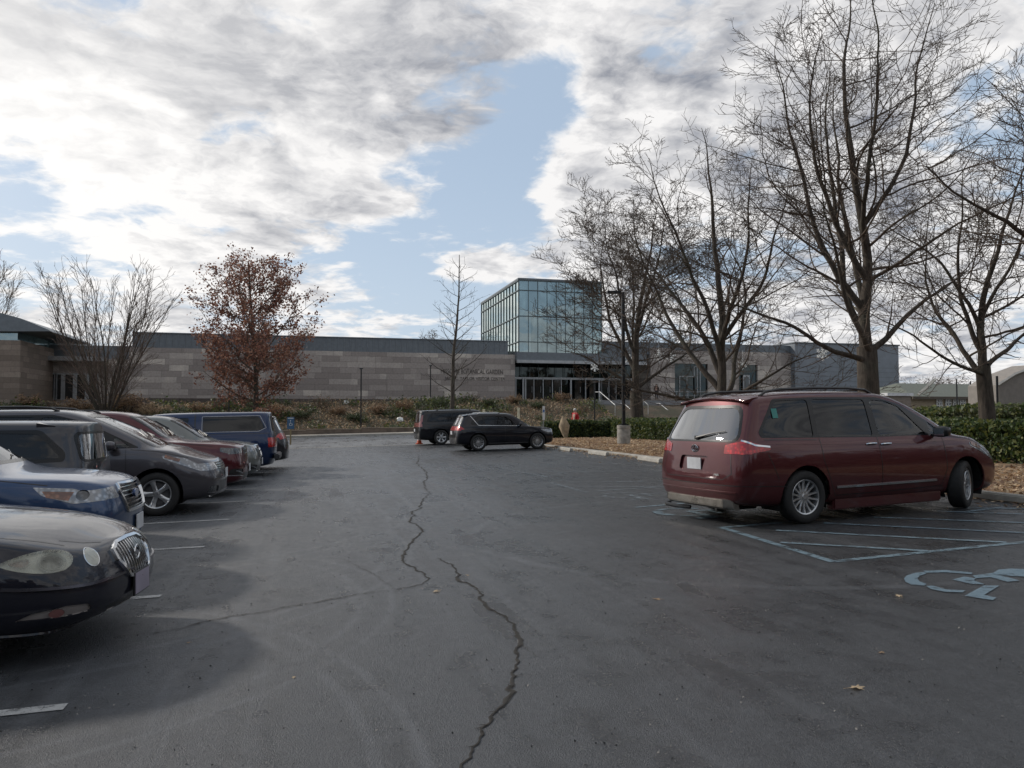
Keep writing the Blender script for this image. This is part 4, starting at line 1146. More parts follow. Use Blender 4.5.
# ================================================================== the setting
rng = random.Random(7)
def asphalt(name, base, seal=False, edge=False):
    m, t, p, out = new_mat(name)
    tc = t.node('ShaderNodeTexCoord'); O = tc.outputs['Object']
    sp = t.node('ShaderNodeSeparateXYZ'); t.link(O, sp.inputs[0]); X, Y = sp.outputs[0], sp.outputs[1]
    grit = t.noise(O, 140, 2, .7); grain = t.noise(O, 55, 3, .7); mid = t.noise(O, 2.6, 5, .62, .4); big = t.noise(O, .33, 4, .55, .6)
    streak = t.noise(t.vmath('MULTIPLY', O, (.9, .12, 1)), 3.2, 4, .6, .3)
    v = t.math('ADD', t.math('MULTIPLY', t.mapr(grit, .3, .72, -.5, .7, False), 1.0), t.mapr(grain, .34, .66, -.55, .65, False))
    v = t.math('ADD', v, t.mapr(mid, .3, .7, -.20, .24)); v = t.math('ADD', v, t.mapr(t.noise(O, 9, 4, .65), .3, .7, -.18, .2)); v = t.math('ADD', v, t.mapr(big, .32, .68, -.24, .28)); v = t.math('ADD', v, t.mapr(streak, .35, .7, -.18, .26))
    if seal:
        # sealer worn pale along the lane, plus painted sheen; dark right stalls, dark round patches
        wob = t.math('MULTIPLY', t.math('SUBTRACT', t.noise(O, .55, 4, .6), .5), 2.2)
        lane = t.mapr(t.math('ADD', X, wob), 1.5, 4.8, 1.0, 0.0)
        v = t.math('ADD', v, t.math('MULTIPLY', lane, t.mapr(Y, 3, 24, 1.2, 2.7)))  # sheen painted into the colour: the lane pales with distance
        patch = None; wob2 = t.math('MULTIPLY', t.math('SUBTRACT', t.noise(O, 1.1, 4, .55), .5), .5)
        for (cx, cy, r) in ((-4.2, 6.4, 1.6), (-4.4, 11.6, 1.8), (7.5, 17.5, 2.0), (4.6, 27.0, 2.6)):
            d = t.math('ADD', t.vmath('DISTANCE', O, (cx, cy, 0)), wob2); q = t.mapr(d, r - .06, r + .05, 1.0, 0.0)
            patch = q if patch is None else t.math('MAXIMUM', patch, q)
        v = t.math('SUBTRACT', v, t.math('MULTIPLY', patch, .22))
        # tyre polish: faint curved pale scuffs from cars swinging into the stalls
        sc = None
        for (cx, cy, r, wd, x0, x1) in ((-2.6, 7.1, 3.05, .05, -1, 3), (-2.6, 7.1, 3.30, .04, -1, 3), (-3.4, 9.6, 4.3, .05, -1, 3), (-3.4, 9.6, 4.55, .05, -1, 3), (-3.0, 12.8, 4.2, .06, -1, 3), (-3.0, 12.8, 4.45, .05, -1, 3), (5.6, 9.4, 3.6, .10, -2, 4), (-4.2, 3.6, 4.5, .05, -1, 2), (-4.2, 3.6, 4.72, .05, -1, 2)):
            d = t.math('ABSOLUTE', t.math('SUBTRACT', t.vmath('DISTANCE', O, (cx, cy, 0)), r))
            q = t.mapr(d, wd * .3, wd, 1.0, 0.0); sc = q if sc is None else t.math('MAXIMUM', sc, q)
        sc = t.math('MULTIPLY', sc, t.mapr(t.noise(O, 1.6, 5, .7), .36, .54)); v = t.math('ADD', v, t.math('MULTIPLY', sc, .9))
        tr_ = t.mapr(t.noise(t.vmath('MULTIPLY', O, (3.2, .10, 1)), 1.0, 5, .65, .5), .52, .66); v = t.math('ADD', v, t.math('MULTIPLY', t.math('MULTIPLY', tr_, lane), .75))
        oil = t.mapr(t.noise(O, .9, 5, .6), .64, .72); v = t.math('SUBTRACT', v, t.math('MULTIPLY', oil, .25))
    k = t.math('ADD', 1.0, v)
    c = t.vmath('SCALE', base, scale=k)
    # worn stones show a warm grey
    c = t.mix(t.mapr(grit, .66, .78), c, (.15, .145, .14)) if not edge else c
    t.link(c, p.inputs['Base Color'])
    t.link(t.mapr(t.math('ADD', t.math('MULTIPLY', streak, .6), t.math('ADD', t.math('MULTIPLY', mid, .5), t.math('MULTIPLY', big, .5))), .62, 1.0, .22, .62), p.inputs['Roughness'])
    p.inputs['Specular IOR Level'].default_value = .42
    h = t.math('ADD', grit, t.math('MULTIPLY', grain, .8))
    t.link(t.bump(h, 1.0, .011), p.inputs['Normal'])
    return m
def ground_grid(name, x0, x1, y0, y1, zf, m, nx, ny, kind='structure', **kw):
    vs = [(x0 + (x1 - x0) * i / nx, y0 + (y1 - y0) * j / ny, 0) for j in range(ny + 1) for i in range(nx + 1)]
    vs = [(x, y, zf(x, y)) for x, y, z in vs]
    fs = [(j * (nx + 1) + i, j * (nx + 1) + i + 1, (j + 1) * (nx + 1) + i + 1, (j + 1) * (nx + 1) + i) for j in range(ny) for i in range(nx)]
    mb = MB(); mb.add(vs, fs); o = mb.build(name, m, None, smooth=True); return tag(o, kind=kind, **kw)

LOT_X0, LOT_X1, LOT_Y1 = -14.0, 10.95, 43.0
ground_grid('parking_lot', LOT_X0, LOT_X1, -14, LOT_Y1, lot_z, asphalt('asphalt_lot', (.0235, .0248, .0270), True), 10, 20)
# connecting drive beyond the kerbed bed at the far end
def far_z(x, y): return lot_z(x, y) if y < 43.01 else lot_z(x, 43)
ground_grid('road', -90, 60, 43.0, 63.0, lambda x, y: lot_z(max(-16, min(18, x)), 43) , asphalt('asphalt_road', (.12, .122, .125)), 30, 4)
ZR = lambda x: lot_z(max(-16, min(18, x)), 43)
# pale joint where the lot meets the road
def strip(name, pts, wdt, m, z=.005, zf=lot_z, worn=None, kind='structure', parent=None, thick=0):
    vs = []; P = [Vector((p[0], p[1], 0)) for p in pts]
    for i, p in enumerate(P):
        d = (P[min(i + 1, len(P) - 1)] - P[max(i - 1, 0)]).normalized(); n = Vector((-d.y, d.x, 0))
        w_ = wdt[i] if isinstance(wdt, (list, tuple)) else wdt
        for s_ in (-1, 1):
            q = p + n * s_ * w_ / 2; vs.append((q.x, q.y, zf(q.x, q.y) + z))
    fs = [(2 * i, 2 * i + 1, 2 * i + 3, 2 * i + 2) for i in range(len(P) - 1)]
    fs = [f[::-1] for f in fs]
    mb = MB(); mb.add(vs, fs); o = mb.build(name, m, parent); return tag(o, kind=kind) if kind else o
def worn_paint(name, col, keep=.5, scale=7):
    m, t, p, out = new_mat(name)
    tc = t.node('ShaderNodeTexCoord'); O = tc.outputs['Object']
    n = t.math('ADD', t.math('MULTIPLY', t.noise(O, scale, 7, .72), .7), t.math('MULTIPLY', t.noise(O, 90, 2, .7), .3))
    a = t.mapr(n, keep - .10, keep + .06, 1.0, 0.0)
    a = t.math('MULTIPLY', a, .85)
    tr = t.node('ShaderNodeBsdfTransparent'); mx = t.node('ShaderNodeMixShader')
    t.link(a, mx.inputs[0]); t.link(tr.outputs[0], mx.inputs[1]); t.link(p.outputs[0], mx.inputs[2]); t.link(mx.outputs[0], out.inputs[0])
    t.link(t.mix(t.noise(O, 25, 3, .6), tuple(c * .7 for c in col), col), p.inputs['Base Color']); p.inputs['Roughness'].default_value = .6
    MATS[name] = m; return m
BLUEP = worn_paint('blue_line_paint', (.17, .245, .29), .56)
BLUEF = worn_paint('faded_line_paint', (.20, .24, .27), .50)
WHITEP = worn_paint('white_line_paint', (.46, .46, .45), .60)
def mark(a, b, wdt=.10, m=BLUEP, z=.006, name='road_marking'):
    n = max(2, int((Vector(b) - Vector(a)).length / .8)); pts = [(a[0] + (b[0] - a[0]) * k / n, a[1] + (b[1] - a[1]) * k / n) for k in range(n + 1)]
    return strip(name, pts, wdt, m, z)
def mpx(p1, p2, **k):
    a, b = gp(*p1), gp(*p2); return mark((a.x, a.y), (b.x, b.y), **k)
# white stall lines of the left row
for i, (yy, xe) in enumerate(((2.1, -1.3), (4.87, -1.31), (7.66, -1.30), (10.45, -1.28), (13.15, -1.25), (15.95, -1.2), (18.7, -1.15), (21.4, -1.1), (24.2, -1.1))):
    mark((xe, yy + .02), (-6.6, yy - .02), .10, WHITEP)
# blue lines of the accessible stalls on the right
mpx((719, 526.5), (831, 561)); mpx((831, 560.5), (1075, 536))
for a, b in (((721, 527.3), (790, 521.5)), ((774, 530), (1003, 542)), ((778, 542), (925, 550.5)), ((822, 522.8), (1052, 534)), ((872, 517), (1060, 524)), ((935, 511), (1060, 515.5)), ((965, 511.5), (1000, 507)), ((960, 507.8), (1060, 509))): mpx(a, b, wdt=.09, z=.010)
mpx((550, 482.5), (586, 492), m=BLUEF); mpx((586, 491.5), (672, 486), m=BLUEF); mpx((635, 507), (712, 500.6), m=BLUEP); mpx((566, 482.5), (674, 481), m=BLUEF, z=.010); mpx((578, 486.5), (674, 487), m=BLUEF, z=.010)
mpx((555, 472), (665, 471), m=BLUEF); mpx((545, 464), (640, 463.2), m=BLUEF); mpx((540, 457), (620, 456.6), m=BLUEF); mpx((500, 468), (548, 477), m=BLUEF)
mpx((560, 473), (585, 470), m=BLUEF, z=.01)
def wheelchair_mark(origin, up, scale, m):
    """the stencilled wheelchair sign: ORIGIN is its foot, UP the direction of the head"""
    u = Vector((up[0], up[1])).normalized(); r = Vector((u.y, -u.x))
    mb = MB()
    def add(poly):
        vs = []
        for a, b in poly:
            q = Vector((origin[0], origin[1])) + (r * a + u * b) * scale; vs.append((q.x, q.y, lot_z(q.x, q.y) + .007))
        mb.add(vs, [tuple(range(len(vs)))[::-1]])
    def seg(a0, a1, r0=.31, r1=.40, cx=-.03, cy=.38, n=10):
        A = [rad(a0 + (a1 - a0) * k / n) for k in range(n + 1)]
        pts = [(cx + r1 * math.cos(a), cy + r1 * math.sin(a)) for a in A] + [(cx + r0 * math.cos(a), cy + r0 * math.sin(a)) for a in A[::-1]]
        for k in range(n):
            add([pts[k], pts[k + 1], pts[2 * n - k], pts[2 * n + 1 - k]])
    seg(-128, -52, .29, .41); seg(-235, -138, .33, .40); seg(-42, 5, .33, .40)
    add([(-.10, .40), (-.02, .40), (-.01, .95), (-.09, 1.02)])                       # back
    add([(-.02, .40), (.36, .40), (.36, .49), (-.01, .49)]); add([(.00, .66), (.26, .66), (.26, .73), (.00, .73)])
    add([(.37, .49), (.37, .33), (.60, .31), (.60, .47)]); add([(.50, .30), (.50, .17), (.60, .17), (.60, .30)])
    add([(-.08 + .105 * math.cos(a), 1.20 + .115 * math.sin(a)) for a in [2 * PI * k / 18 for k in range(18)]])
    return tag(mb.build('wheelchair_marking', m), kind='structure')
def stencil(polys, m):
    mb = MB()
    for poly in polys:
        P = [gp(880 + u / 4.8, 540 + v / 4.8) for u, v in poly]; vs = []
        for a_, b_ in zip(P, P[1:] + P[:1]):
            for k in range(3): q = a_.lerp(b_, k / 3); vs.append((q.x, q.y, lot_z(q.x, q.y) + .007))
        mb.add(vs, [tuple(range(len(vs)))[::-1]])
    return tag(mb.build('wheelchair_marking', m), kind='structure')
stencil([[(200, 149), (150, 154), (112, 166), (98, 180), (105, 196), (135, 210), (195, 214), (205, 206), (172, 194), (163, 182), (172, 168), (205, 157)],
         [(190, 144), (300, 140), (425, 152), (420, 160), (300, 151), (205, 153)], [(203, 216), (235, 214), (300, 232), (390, 236), (375, 246), (290, 243), (225, 230)],
         [(328, 186), (385, 171), (440, 180), (430, 190), (482, 208), (420, 206)], [(425, 167), (520, 154), (648, 190), (590, 196), (510, 174), (440, 179)],
         [(478, 213), (552, 214), (478, 258), (536, 270), (518, 283), (385, 262)], [(515, 158), (550, 138), (610, 133), (690, 136), (760, 146), (760, 166), (690, 172), (605, 168)]],
        worn_paint('wheelchair_paint', (.145, .215, .265), .60))
g0 = gp(659, 513.5); wheelchair_mark((g0.x, g0.y), (1, .06), 1.25, BLUEP)
g0 = gp(603, 496.5); wheelchair_mark((g0.x, g0.y), (1, .06), 1.25, BLUEF)
# cracks: an open dark groove with ragged sides
CRACK = mat('crack_shadow', (.018, .015, .012), .95, var=.4, vscale=20)
CRACKE = mat('crack_edge', (.040, .036, .031), .95, var=.3, vscale=30)
def crack(pix, w0, seed, mm=CRACK, name='asphalt_crack', z=.006, side=0):
    r = random.Random(seed); P = [gp(*p) for p in pix]; out = [P[0]]
    for a, b in zip(P, P[1:]):
        n = max(2, int((b - a).length / .035))
        d = (b - a).normalized(); nn = Vector((-d.y, d.x, 0)); off = 0
        for k in range(1, n + 1):
            off += r.uniform(-.017, .017); off *= .90
            out.append(a + (b - a) * (k / n) + nn * (off if k < n else 0))
    wd = [w0 * (.35 + .55 * math.sin(i * .11 + seed) ** 2 + .7 * r.random() ** 2) * min(1, .25 + 4 * min(i, len(out) - 1 - i) / len(out)) for i in range(len(out))]
    strip(name, [(p.x, p.y) for p in out], wd, mm, z)
    if side:
        mb = MB()
        for _ in range(int(len(out) * side)):
            p = r.choice(out); a = r.uniform(0, 2 * PI); l = r.uniform(.015, .05); q = p + Vector((math.cos(a), math.sin(a), 0)) * l; n = Vector((-math.sin(a), math.cos(a), 0)) * .008
            mb.add([(v.x, v.y, lot_z(v.x, v.y) + z) for v in (p + n, q, p - n)], [(0, 1, 2)])
        tag(mb.build('asphalt_crack', mm), kind='structure')
c1 = [(380 + u / 2.578, 470 + v / 2.578) for u, v in ((188, 790), (240, 700), (285, 625), (330, 555), (355, 490), (362, 440), (345, 395), (320, 370), (275, 345), (265, 320), (240, 295), (210, 285), (200, 262), (175, 238), (150, 225))]
c1 = [(452, 790)] + c1
crack(c1, .013, 1, side=.5); crack(c1, .028, 1, CRACKE, z=.003)
c2 = [(380 + u / 2.578, 470 + v / 2.578) for u, v in ((45, 305), (110, 292), (130, 275), (100, 258), (70, 240), (68, 215), (85, 185), (110, 155), (78, 130), (85, 105), (105, 95), (110, 75), (130, 60))]
crack(c2, .013, 2, side=.5); crack(c2, .028, 2, CRACKE, z=.003)
crack([(397, 588), (365, 592), (330, 598), (290, 605), (250, 612), (215, 618), (180, 627), (150, 631), (120, 633)], .012, 3, CRACKE, side=.5)
crack([(430, 494), (424, 484), (428, 473), (418, 464), (420, 455)], .03, 4)
crack([(397, 588), (350, 560), (330, 556)], .006, 8, CRACKE); crack([(520, 640), (540, 655)], .005, 9, CRACKE)

# ---------------------------------------------------------------- land around
def land_z(x, y):
    z = lot_z(max(-16, min(18, x)), max(-14, min(43, y)))
    # bank up to the building beyond the road
    k = max(0, min(1, (y - 66.5) / 14.0)); k = k * k * (3 - 2 * k); z += k * 3.0 * (1 if x < 60 else 1)
    if y < 63.01: z -= .05 if (x < 18 or y > 43) else 0
    return z
def soil_mat():
    m, t, p, out = new_mat('soil_and_turf'); tc = t.node('ShaderNodeTexCoord'); O = tc.outputs['Object']
    n = t.noise(O, .35, 5, .6); f = t.noise(O, 6, 6, .7)
    c = t.mix(t.mapr(n, .42, .6), (.055, .055, .028), (.11, .078, .048)); c = t.mix(t.mapr(f, .35, .7), c, (.045, .034, .024))
    t.link(c, p.inputs['Base Color']); p.inputs['Roughness'].default_value = .95; t.link(t.bump(f, .8, .08), p.inputs['Normal']); return m
def build_land():
    xs = [-1500, -600, -250, -120, -80] + [-60 + 4 * i for i in range(31)] + [80, 120, 250, 600, 1500]
    ys = [-1200, -400, -100, -30, -14] + [0, 10, 20, 30, 40, 43, 50, 60, 63.0, 63.2] + [64 + 1.5 * i for i in range(14)] + [90, 120, 200, 400, 900, 2200]
    xs.append(LOT_X1 + .05); xs.sort()
    vs = []
    for y in ys:
        for x in xs:
            inlot = LOT_X0 <= x <= LOT_X1 + .06 and -14 <= y <= 63.05 or 43 <= y <= 63.1
            z = land_z(x, y) - (.08 if inlot else 0) + (.0 if inlot else .04)
            if abs(x) > 200 or y > 200 or y < -50: z -= .5
            vs.append((x, y, z))
    n = len(xs)
    fs = [(j * n + i, j * n + i + 1, (j + 1) * n + i + 1, (j + 1) * n + i) for j in range(len(ys) - 1) for i in range(n - 1)]
    mb = MB(); mb.add(vs, fs); tag(mb.build('terrain', soil_mat(), smooth=True), kind='structure')
build_land()
CONC = mat('kerb_concrete', (.30, .285, .255), .85, var=.25, vscale=2.5, bump=.4, bscale=50)
SAND = mat('pale_paving', (.42, .37, .30), .85, var=.15, bump=.3)
# kerb along the planting bed on the right and round its far end, far kerb and pavement, low wall
def kerb(pts, wdt, h, name='kerb', m=CONC, z0=-.08):
    mb = MB()
    vs = []; P = [Vector((p[0], p[1], 0)) for p in pts]
    for i, p in enumerate(P):
        d = (P[min(i + 1, len(P) - 1)] - P[max(i - 1, 0)]).normalized(); n = Vector((-d.y, d.x, 0))
        zz = land_z(p.x, p.y)
        for o, z in ((-wdt / 2, z0), (-wdt / 2, h - .02), (-wdt / 2 + .02, h), (wdt / 2 - .02, h), (wdt / 2, h - .02), (wdt / 2, z0)):
            q = p + n * o; vs.append((q.x, q.y, zz + z))
    fs = [(i * 6 + j, i * 6 + j + 1, (i + 1) * 6 + j + 1, (i + 1) * 6 + j) for i in range(len(P) - 1) for j in range(5)] + [tuple(range(6)), tuple(range(len(vs) - 6, len(vs)))[::-1]]
    mb.add(vs, fs); return tag(mb.build(name, m, smooth=True, ang=30), kind='structure')
kb = [(11.03, -14 + 3 * i) for i in range(19)] + [(11.03, 42.2), (11.3, 43.1), (12.2, 43.5)] + [(14 + 3 * i, 43.6) for i in range(15)]
kerb(kb, .15, .13)
kerb([(-14.1, -14), (-14.1, 20), (-14.1, 41), (-15, 43)], .15, .13)
kerb([(-90 + 10 * i, 63.1) for i in range(16)], .18, .16)
mb = MB(); vs = []; fs = []
n_ = 40
for i in range(n_ + 1):
    x = -90 + 150 * i / n_; zz = land_z(x, 64)
    vs += [(x, 63.19, zz + .15), (x, 66.0, zz + .17)]
mb.add(vs, [(2 * i, 2 * i + 2, 2 * i + 3, 2 * i + 1) for i in range(n_)]); tag(mb.build('pavement', SAND), kind='structure')
# pale concrete edge strip where lot and road meet
strip('drain_strip', [(-14 + i * 2.45, 43.05) for i in range(11)], .35, CONC, .006)
WALLST = mat('low_wall_stone', (.15, .115, .09), .9, var=.35, vscale=1.2, bump=.6, bscale=12)
lw = MB(); 
for i in range(26):
    x0 = -40 + i * 2.2
    z0 = land_z(x0, 66.4); lw.bounds(x0, x0 + 2.19, 66.2, 66.75, z0 - .2, z0 + .52 + .015 * (i % 3))
lwo = lw.build('retaining_wall', WALLST, None, bevel=.02); tag(lwo, 'low brown stone retaining wall at the foot of the planted bank', 'wall')
cp = MB()
for i in range(13):
    x0 = -40 + i * 4.4; z0 = land_z(x0, 66.4); cp.bounds(x0, x0 + 4.39, 66.15, 66.80, z0 + .555, z0 + .61)
cp.build('coping', mat('coping_stone', (.24, .19, .15), .85, var=.2), lwo, bevel=.01)
# wheel stops
wsm = None
for i, (p1, p2, lab) in enumerate((((549, 446.0), (563, 447.4), 'under the nose of the black crossover'), ((576, 448.4), (597, 451.4), 'first clear of the black crossover'),
                                   ((601, 452.4), (628, 456.2), 'nearest the lamp post base'), ((653, 458.6), (678, 463), 'just left of the red people carrier'), ((985, 498), (1004, 502), 'in front of the red people carrier'))):
    a, b = gp(*p1), gp(*p2); c = (a + b) / 2; c.x = 10.35 if i < 4 else c.x
    if wsm is None:
        mb = MB(); pr = [(-.08, 0), (.08, 0), (.065, .11), (.04, .135), (-.04, .135), (-.065, .11)]
        mb.prism([(p[0], p[1]) for p in pr], -.9, .9, Matrix(((1, 0, 0, 0), (0, 0, 1, 0), (0, 1, 0, 0), (0, 0, 0, 1))))
        me = mb.mesh('wheel_stop'); bm = bmesh.new(); bm.from_mesh(me); bmesh.ops.recalc_face_normals(bm, faces=bm.faces[:]); bmesh.ops.bevel(bm, geom=bm.edges[:], offset=.012, segments=2, affect='EDGES'); bm.to_mesh(me); bm.free(); me.materials.append(mat('stop_concrete', (.36, .34, .30), .85, var=.2, vscale=4, bump=.4)); wsm = me
    o = bpy.data.objects.new('wheel_stop', wsm); COL.objects.link(o); o.location = (c.x, c.y, lot_z(c.x, c.y) + .004); o.rotation_euler = (0, 0, rad(rng.uniform(-3, 3)))
    tag(o, 'pale concrete wheel stop ' + lab, 'wheel stop', 'concrete wheel stops along the bed')

# ---------------------------------------------------------------- scattered leaves and litter
def quads(name, centers, size, m, parent=None, flat=.3, seed=1, tri=False, asp=.55, zdir=None):
    """many small leaf faces in one mesh; centers (n,3)"""
    r = np.random.default_rng(seed); n = len(centers); c = np.asarray(centers, float)
    a = r.uniform(0, 2 * np.pi, n); tilt = r.normal(0, flat, (n, 2))
    u = np.stack([np.cos(a), np.sin(a), tilt[:, 0]], 1); v = np.stack([-np.sin(a), np.cos(a), tilt[:, 1]], 1)
    if flat > 1:
        u = r.normal(size=(n, 3)); v = r.normal(size=(n, 3)); v -= u * (np.sum(u * v, 1) / np.sum(u * u, 1))[:, None]
    u /= np.linalg.norm(u, axis=1)[:, None]; v /= np.linalg.norm(v, axis=1)[:, None]
    s = (size * r.uniform(.6, 1.35, n))[:, None]
    P = np.stack([c - u * s, c + v * s * asp, c + u * s, c - v * s * asp], 1).reshape(-1, 3)
    me = bpy.data.meshes.new(name); me.vertices.add(4 * n); me.vertices.foreach_set('co', P.ravel())
    me.loops.add(4 * n); me.loops.foreach_set('vertex_index', np.arange(4 * n)); me.polygons.add(n)
    me.polygons.foreach_set('loop_start', np.arange(0, 4 * n, 4)); me.polygons.foreach_set('loop_total', np.full(n, 4))
    nm = len(m) if isinstance(m, (list, tuple)) else 1
    if nm > 1: me.polygons.foreach_set('material_index', r.integers(0, nm, n).astype(np.int32))
    me.update(calc_edges=True)
    return link_mesh(name, me, m, parent)
def leafm(name, col, trans=.25, rough=.6):
    if name in MATS: return MATS[name]
    m, t, p, out = new_mat(name)
    g = t.node('ShaderNodeTexCoord'); n = t.noise(g.outputs['Object'], .8, 3, .6)
    n2 = t.noise(g.outputs['Object'], 14, 2, .6)
    t.link(t.mix(t.mapr(t.math('ADD', t.math('MULTIPLY', n, .5), t.math('MULTIPLY', n2, .5)), .35, .65), tuple(c * .6 for c in col), tuple(min(1, c * 1.35) for c in col)), p.inputs['Base Color'])
    p.inputs['Roughness'].default_value = rough
    tl = t.node('ShaderNodeBsdfTranslucent'); tl.inputs[0].default_value = tuple(min(1, c * 1.3) for c in col) + (1,)
    mx = t.node('ShaderNodeMixShader'); mx.inputs[0].default_value = trans
    t.link(p.outputs[0], mx.inputs[1]); t.link(tl.outputs[0], mx.inputs[2]); t.link(mx.outputs[0], out.inputs[0]); MATS[name] = m; return m
L_TAN = leafm('leaf_tan', (.36, .24, .14)); L_BRN = leafm('leaf_brown', (.19, .11, .065)); L_PALE = leafm('leaf_pale', (.50, .38, .24)); L_RUST = leafm('leaf_rust', (.20, .06, .035))
L_GRN = leafm('leaf_green', (.055, .085, .022)); L_DKG = leafm('leaf_dark_green', (.026, .045, .016)); L_YEL = leafm('leaf_olive', (.13, .14, .035)); L_GRY = leafm('leaf_grey_green', (.09, .10, .055))
r = np.random.default_rng(3)
# bed surface: mulch
mb = MB()
def bed_mat():
    m, t, p, out = new_mat('bed_mulch'); tc = t.node('ShaderNodeTexCoord'); O = tc.outputs['Object']; f = t.noise(O, 9, 7, .75); n = t.noise(O, .5, 3, .5)
    c = t.mix(t.mapr(f, .35, .65), (.14, .08, .05), (.34, .23, .14)); c = t.mix(t.mapr(n, .4, .65), c, (.28, .20, .12)); t.link(c, p.inputs['Base Color']); p.inputs['Roughness'].default_value = .95; t.link(t.bump(f, .7, .04), p.inputs['Normal']); return m
ground_grid('planting_bed', 11.11, 19.2, -14, 43.5, lambda x, y: lot_z(x, y) + .075 + .03 * math.sin(x * 2.1) * math.sin(y * .8), bed_mat(), 16, 70)
n = 26000
xy = np.stack([11.15 + np.abs(r.normal(0, 2.6, n)) % 7.4, r.uniform(4, 43.3, n)], 1)
z = SX * xy[:, 0] + SY * xy[:, 1] + .11 + r.uniform(0, .04, n)
tag(quads('fallen_leaves', np.column_stack([xy, z]), .055, [L_TAN, L_BRN, L_PALE, L_TAN], flat=.45, seed=4), 'brown and tan leaf litter covering the planting bed', 'leaves', kind='stuff')
n = 3500; xx = LOT_X1 - np.abs(r.exponential(.28, n)); yy = r.uniform(2, 42, n)
tag(quads('fallen_leaves', np.column_stack([xx, yy, SX * xx + SY * yy + .02]), .04, [L_TAN, L_BRN, L_PALE], flat=.3, seed=5), 'dry leaves blown against the kerb of the bed', 'leaves', kind='stuff')
n = 5200; rr_ = r.random(n) ** .6 * 16; aa = r.uniform(-.75, .75, n) + YAW; xx = np.sin(aa) * rr_; yy = np.cos(aa) * rr_; k_ = (xx < 10.8); xx = xx[k_]; yy = yy[k_]
tag(quads('grit', np.column_stack([xx, yy, SX * xx + SY * yy + .004]), .0065, [mat('grit_pale', (.20, .19, .175), .9), mat('grit_dark', (.012, .012, .012), .9)], flat=.5, seed=6, asp=.8), 'loose grit scattered over the near asphalt', 'grit', kind='stuff')
# single leaves on the asphalt
def leaf_mesh(seed):
    rr = random.Random(seed); mb = MB(); pts = []
    for k in range(14):
        a = 2 * PI * k / 14; q = .5 if k % 2 else 1.0
        pts.append((math.cos(a) * q * (.9 + .2 * rr.random()), math.sin(a) * q * .75, .10 * math.sin(a * 2) + rr.uniform(0, .12)))
    mb.add([(0, 0, .12)] + pts, [(0, 1 + k, 1 + (k + 1) % 14) for k in range(14)]); mb.tube([(-.9, 0, .1), (-1.6, .1, .05)], .03, 4); return mb
for i, (px, py, sz, mm, lab) in enumerate(((852, 684.5, .052, L_PALE, 'large pale curled leaf lying alone on the dark asphalt at lower right'), (895, 594, .045, L_PALE, 'thin pale leaf on the asphalt beside the large wheelchair marking'), (655, 597.5, .04, L_TAN, 'tan leaf lying alone in mid asphalt between the long crack and the red people carrier'),
                                           (437, 590, .045, L_PALE, 'pale leaf beside the fork of the long crack'), (468, 574, .025, L_PALE, 'small pale scrap above the top of the long crack'), (877, 650, .025, L_TAN, 'small tan leaf above the large curled leaf'), (297, 674, .02, L_PALE, 'small pale scrap on the worn lane left of the long crack'), (192, 640, .02, L_TAN, 'small tan scrap on the dark patch by the black saloon'))):
    p = gp(px, py); o = leaf_mesh(i).build('fallen_leaf', mm, None, smooth=True, ang=60); o.location = (p.x, p.y, lot_z(p.x, p.y) + .004); o.rotation_euler = (0, 0, i * 1.3); o.scale = (sz,) * 3
    tag(o, lab, 'leaf', kind='thing')

# ---------------------------------------------------------------- the visitor building
def stone_mat(name, bw, bh, c1, c2, c3, bias=0.0):
    m, t, p, out = new_mat(name); tc = t.node('ShaderNodeTexCoord'); O = tc.outputs['Object']; sp = t.node('ShaderNodeSeparateXYZ'); t.link(O, sp.inputs[0])
    hx = t.math('ADD', sp.outputs[0], sp.outputs[1])
    uv = t.comb(hx, sp.outputs[2])
    def brick(w_, h_, off):
        b = t.node('ShaderNodeTexBrick'); b.offset = off; b.squash = 1.6; b.squash_frequency = 3; t.link(uv, b.inputs['Vector']); b.inputs['Scale'].default_value = 1; b.inputs['Brick Width'].default_value = w_; b.inputs['Row Height'].default_value = h_
        b.inputs['Mortar Size'].default_value = .008; b.inputs['Mortar Smooth'].default_value = .3; b.inputs['Color1'].default_value = (0, 0, 0, 1); b.inputs['Color2'].default_value = (1, 1, 1, 1); b.inputs['Mortar'].default_value = (.3, .3, .3, 1); b.inputs['Bias'].default_value = bias
        return b
    b1 = brick(bw, bh, .37); b2 = brick(bw * 2.1, bh * 2, .21)
    f = t.math('ADD', t.math('MULTIPLY', b1.outputs['Color'], .6), t.math('MULTIPLY', b2.outputs['Color'], .4)); n = t.noise(O, .5, 5, .6); n2 = t.noise(O, 5, 6, .7)
    c = t.mix(t.mapr(f, .28, .72), c1, c2); c = t.mix(t.mapr(t.math('ADD', t.math('MULTIPLY', f, .5), t.math('MULTIPLY', n, .6)), .62, .78), c, c3)
    c = t.mix(t.mapr(n2, .3, .75, 0, .35), c, (.09, .075, .065)); c = t.mix(b1.outputs['Fac'], c, (.07, .06, .055))
    t.link(c, p.inputs['Base Color']); p.inputs['Roughness'].default_value = .85; t.link(t.bump(t.math('SUBTRACT', n2, b1.outputs['Fac']), .5, .05), p.inputs['Normal']); return m
STONE = stone_mat('ashlar_stone', 1.9, .62, (.31, .27, .248), (.49, .435, .395), (.66, .59, .52))
METB = mat('zinc_cladding', (.15, .168, .185), .5, .3, var=.12)
METD = mat('dark_cladding', (.20, .22, .245), .5, .35, var=.10, vscale=1)
FRAME = mat('pale_aluminium', (.36, .37, .38), .4, .6)
FRAMED = mat('dark_aluminium', (.10, .125, .13), .4, .5)
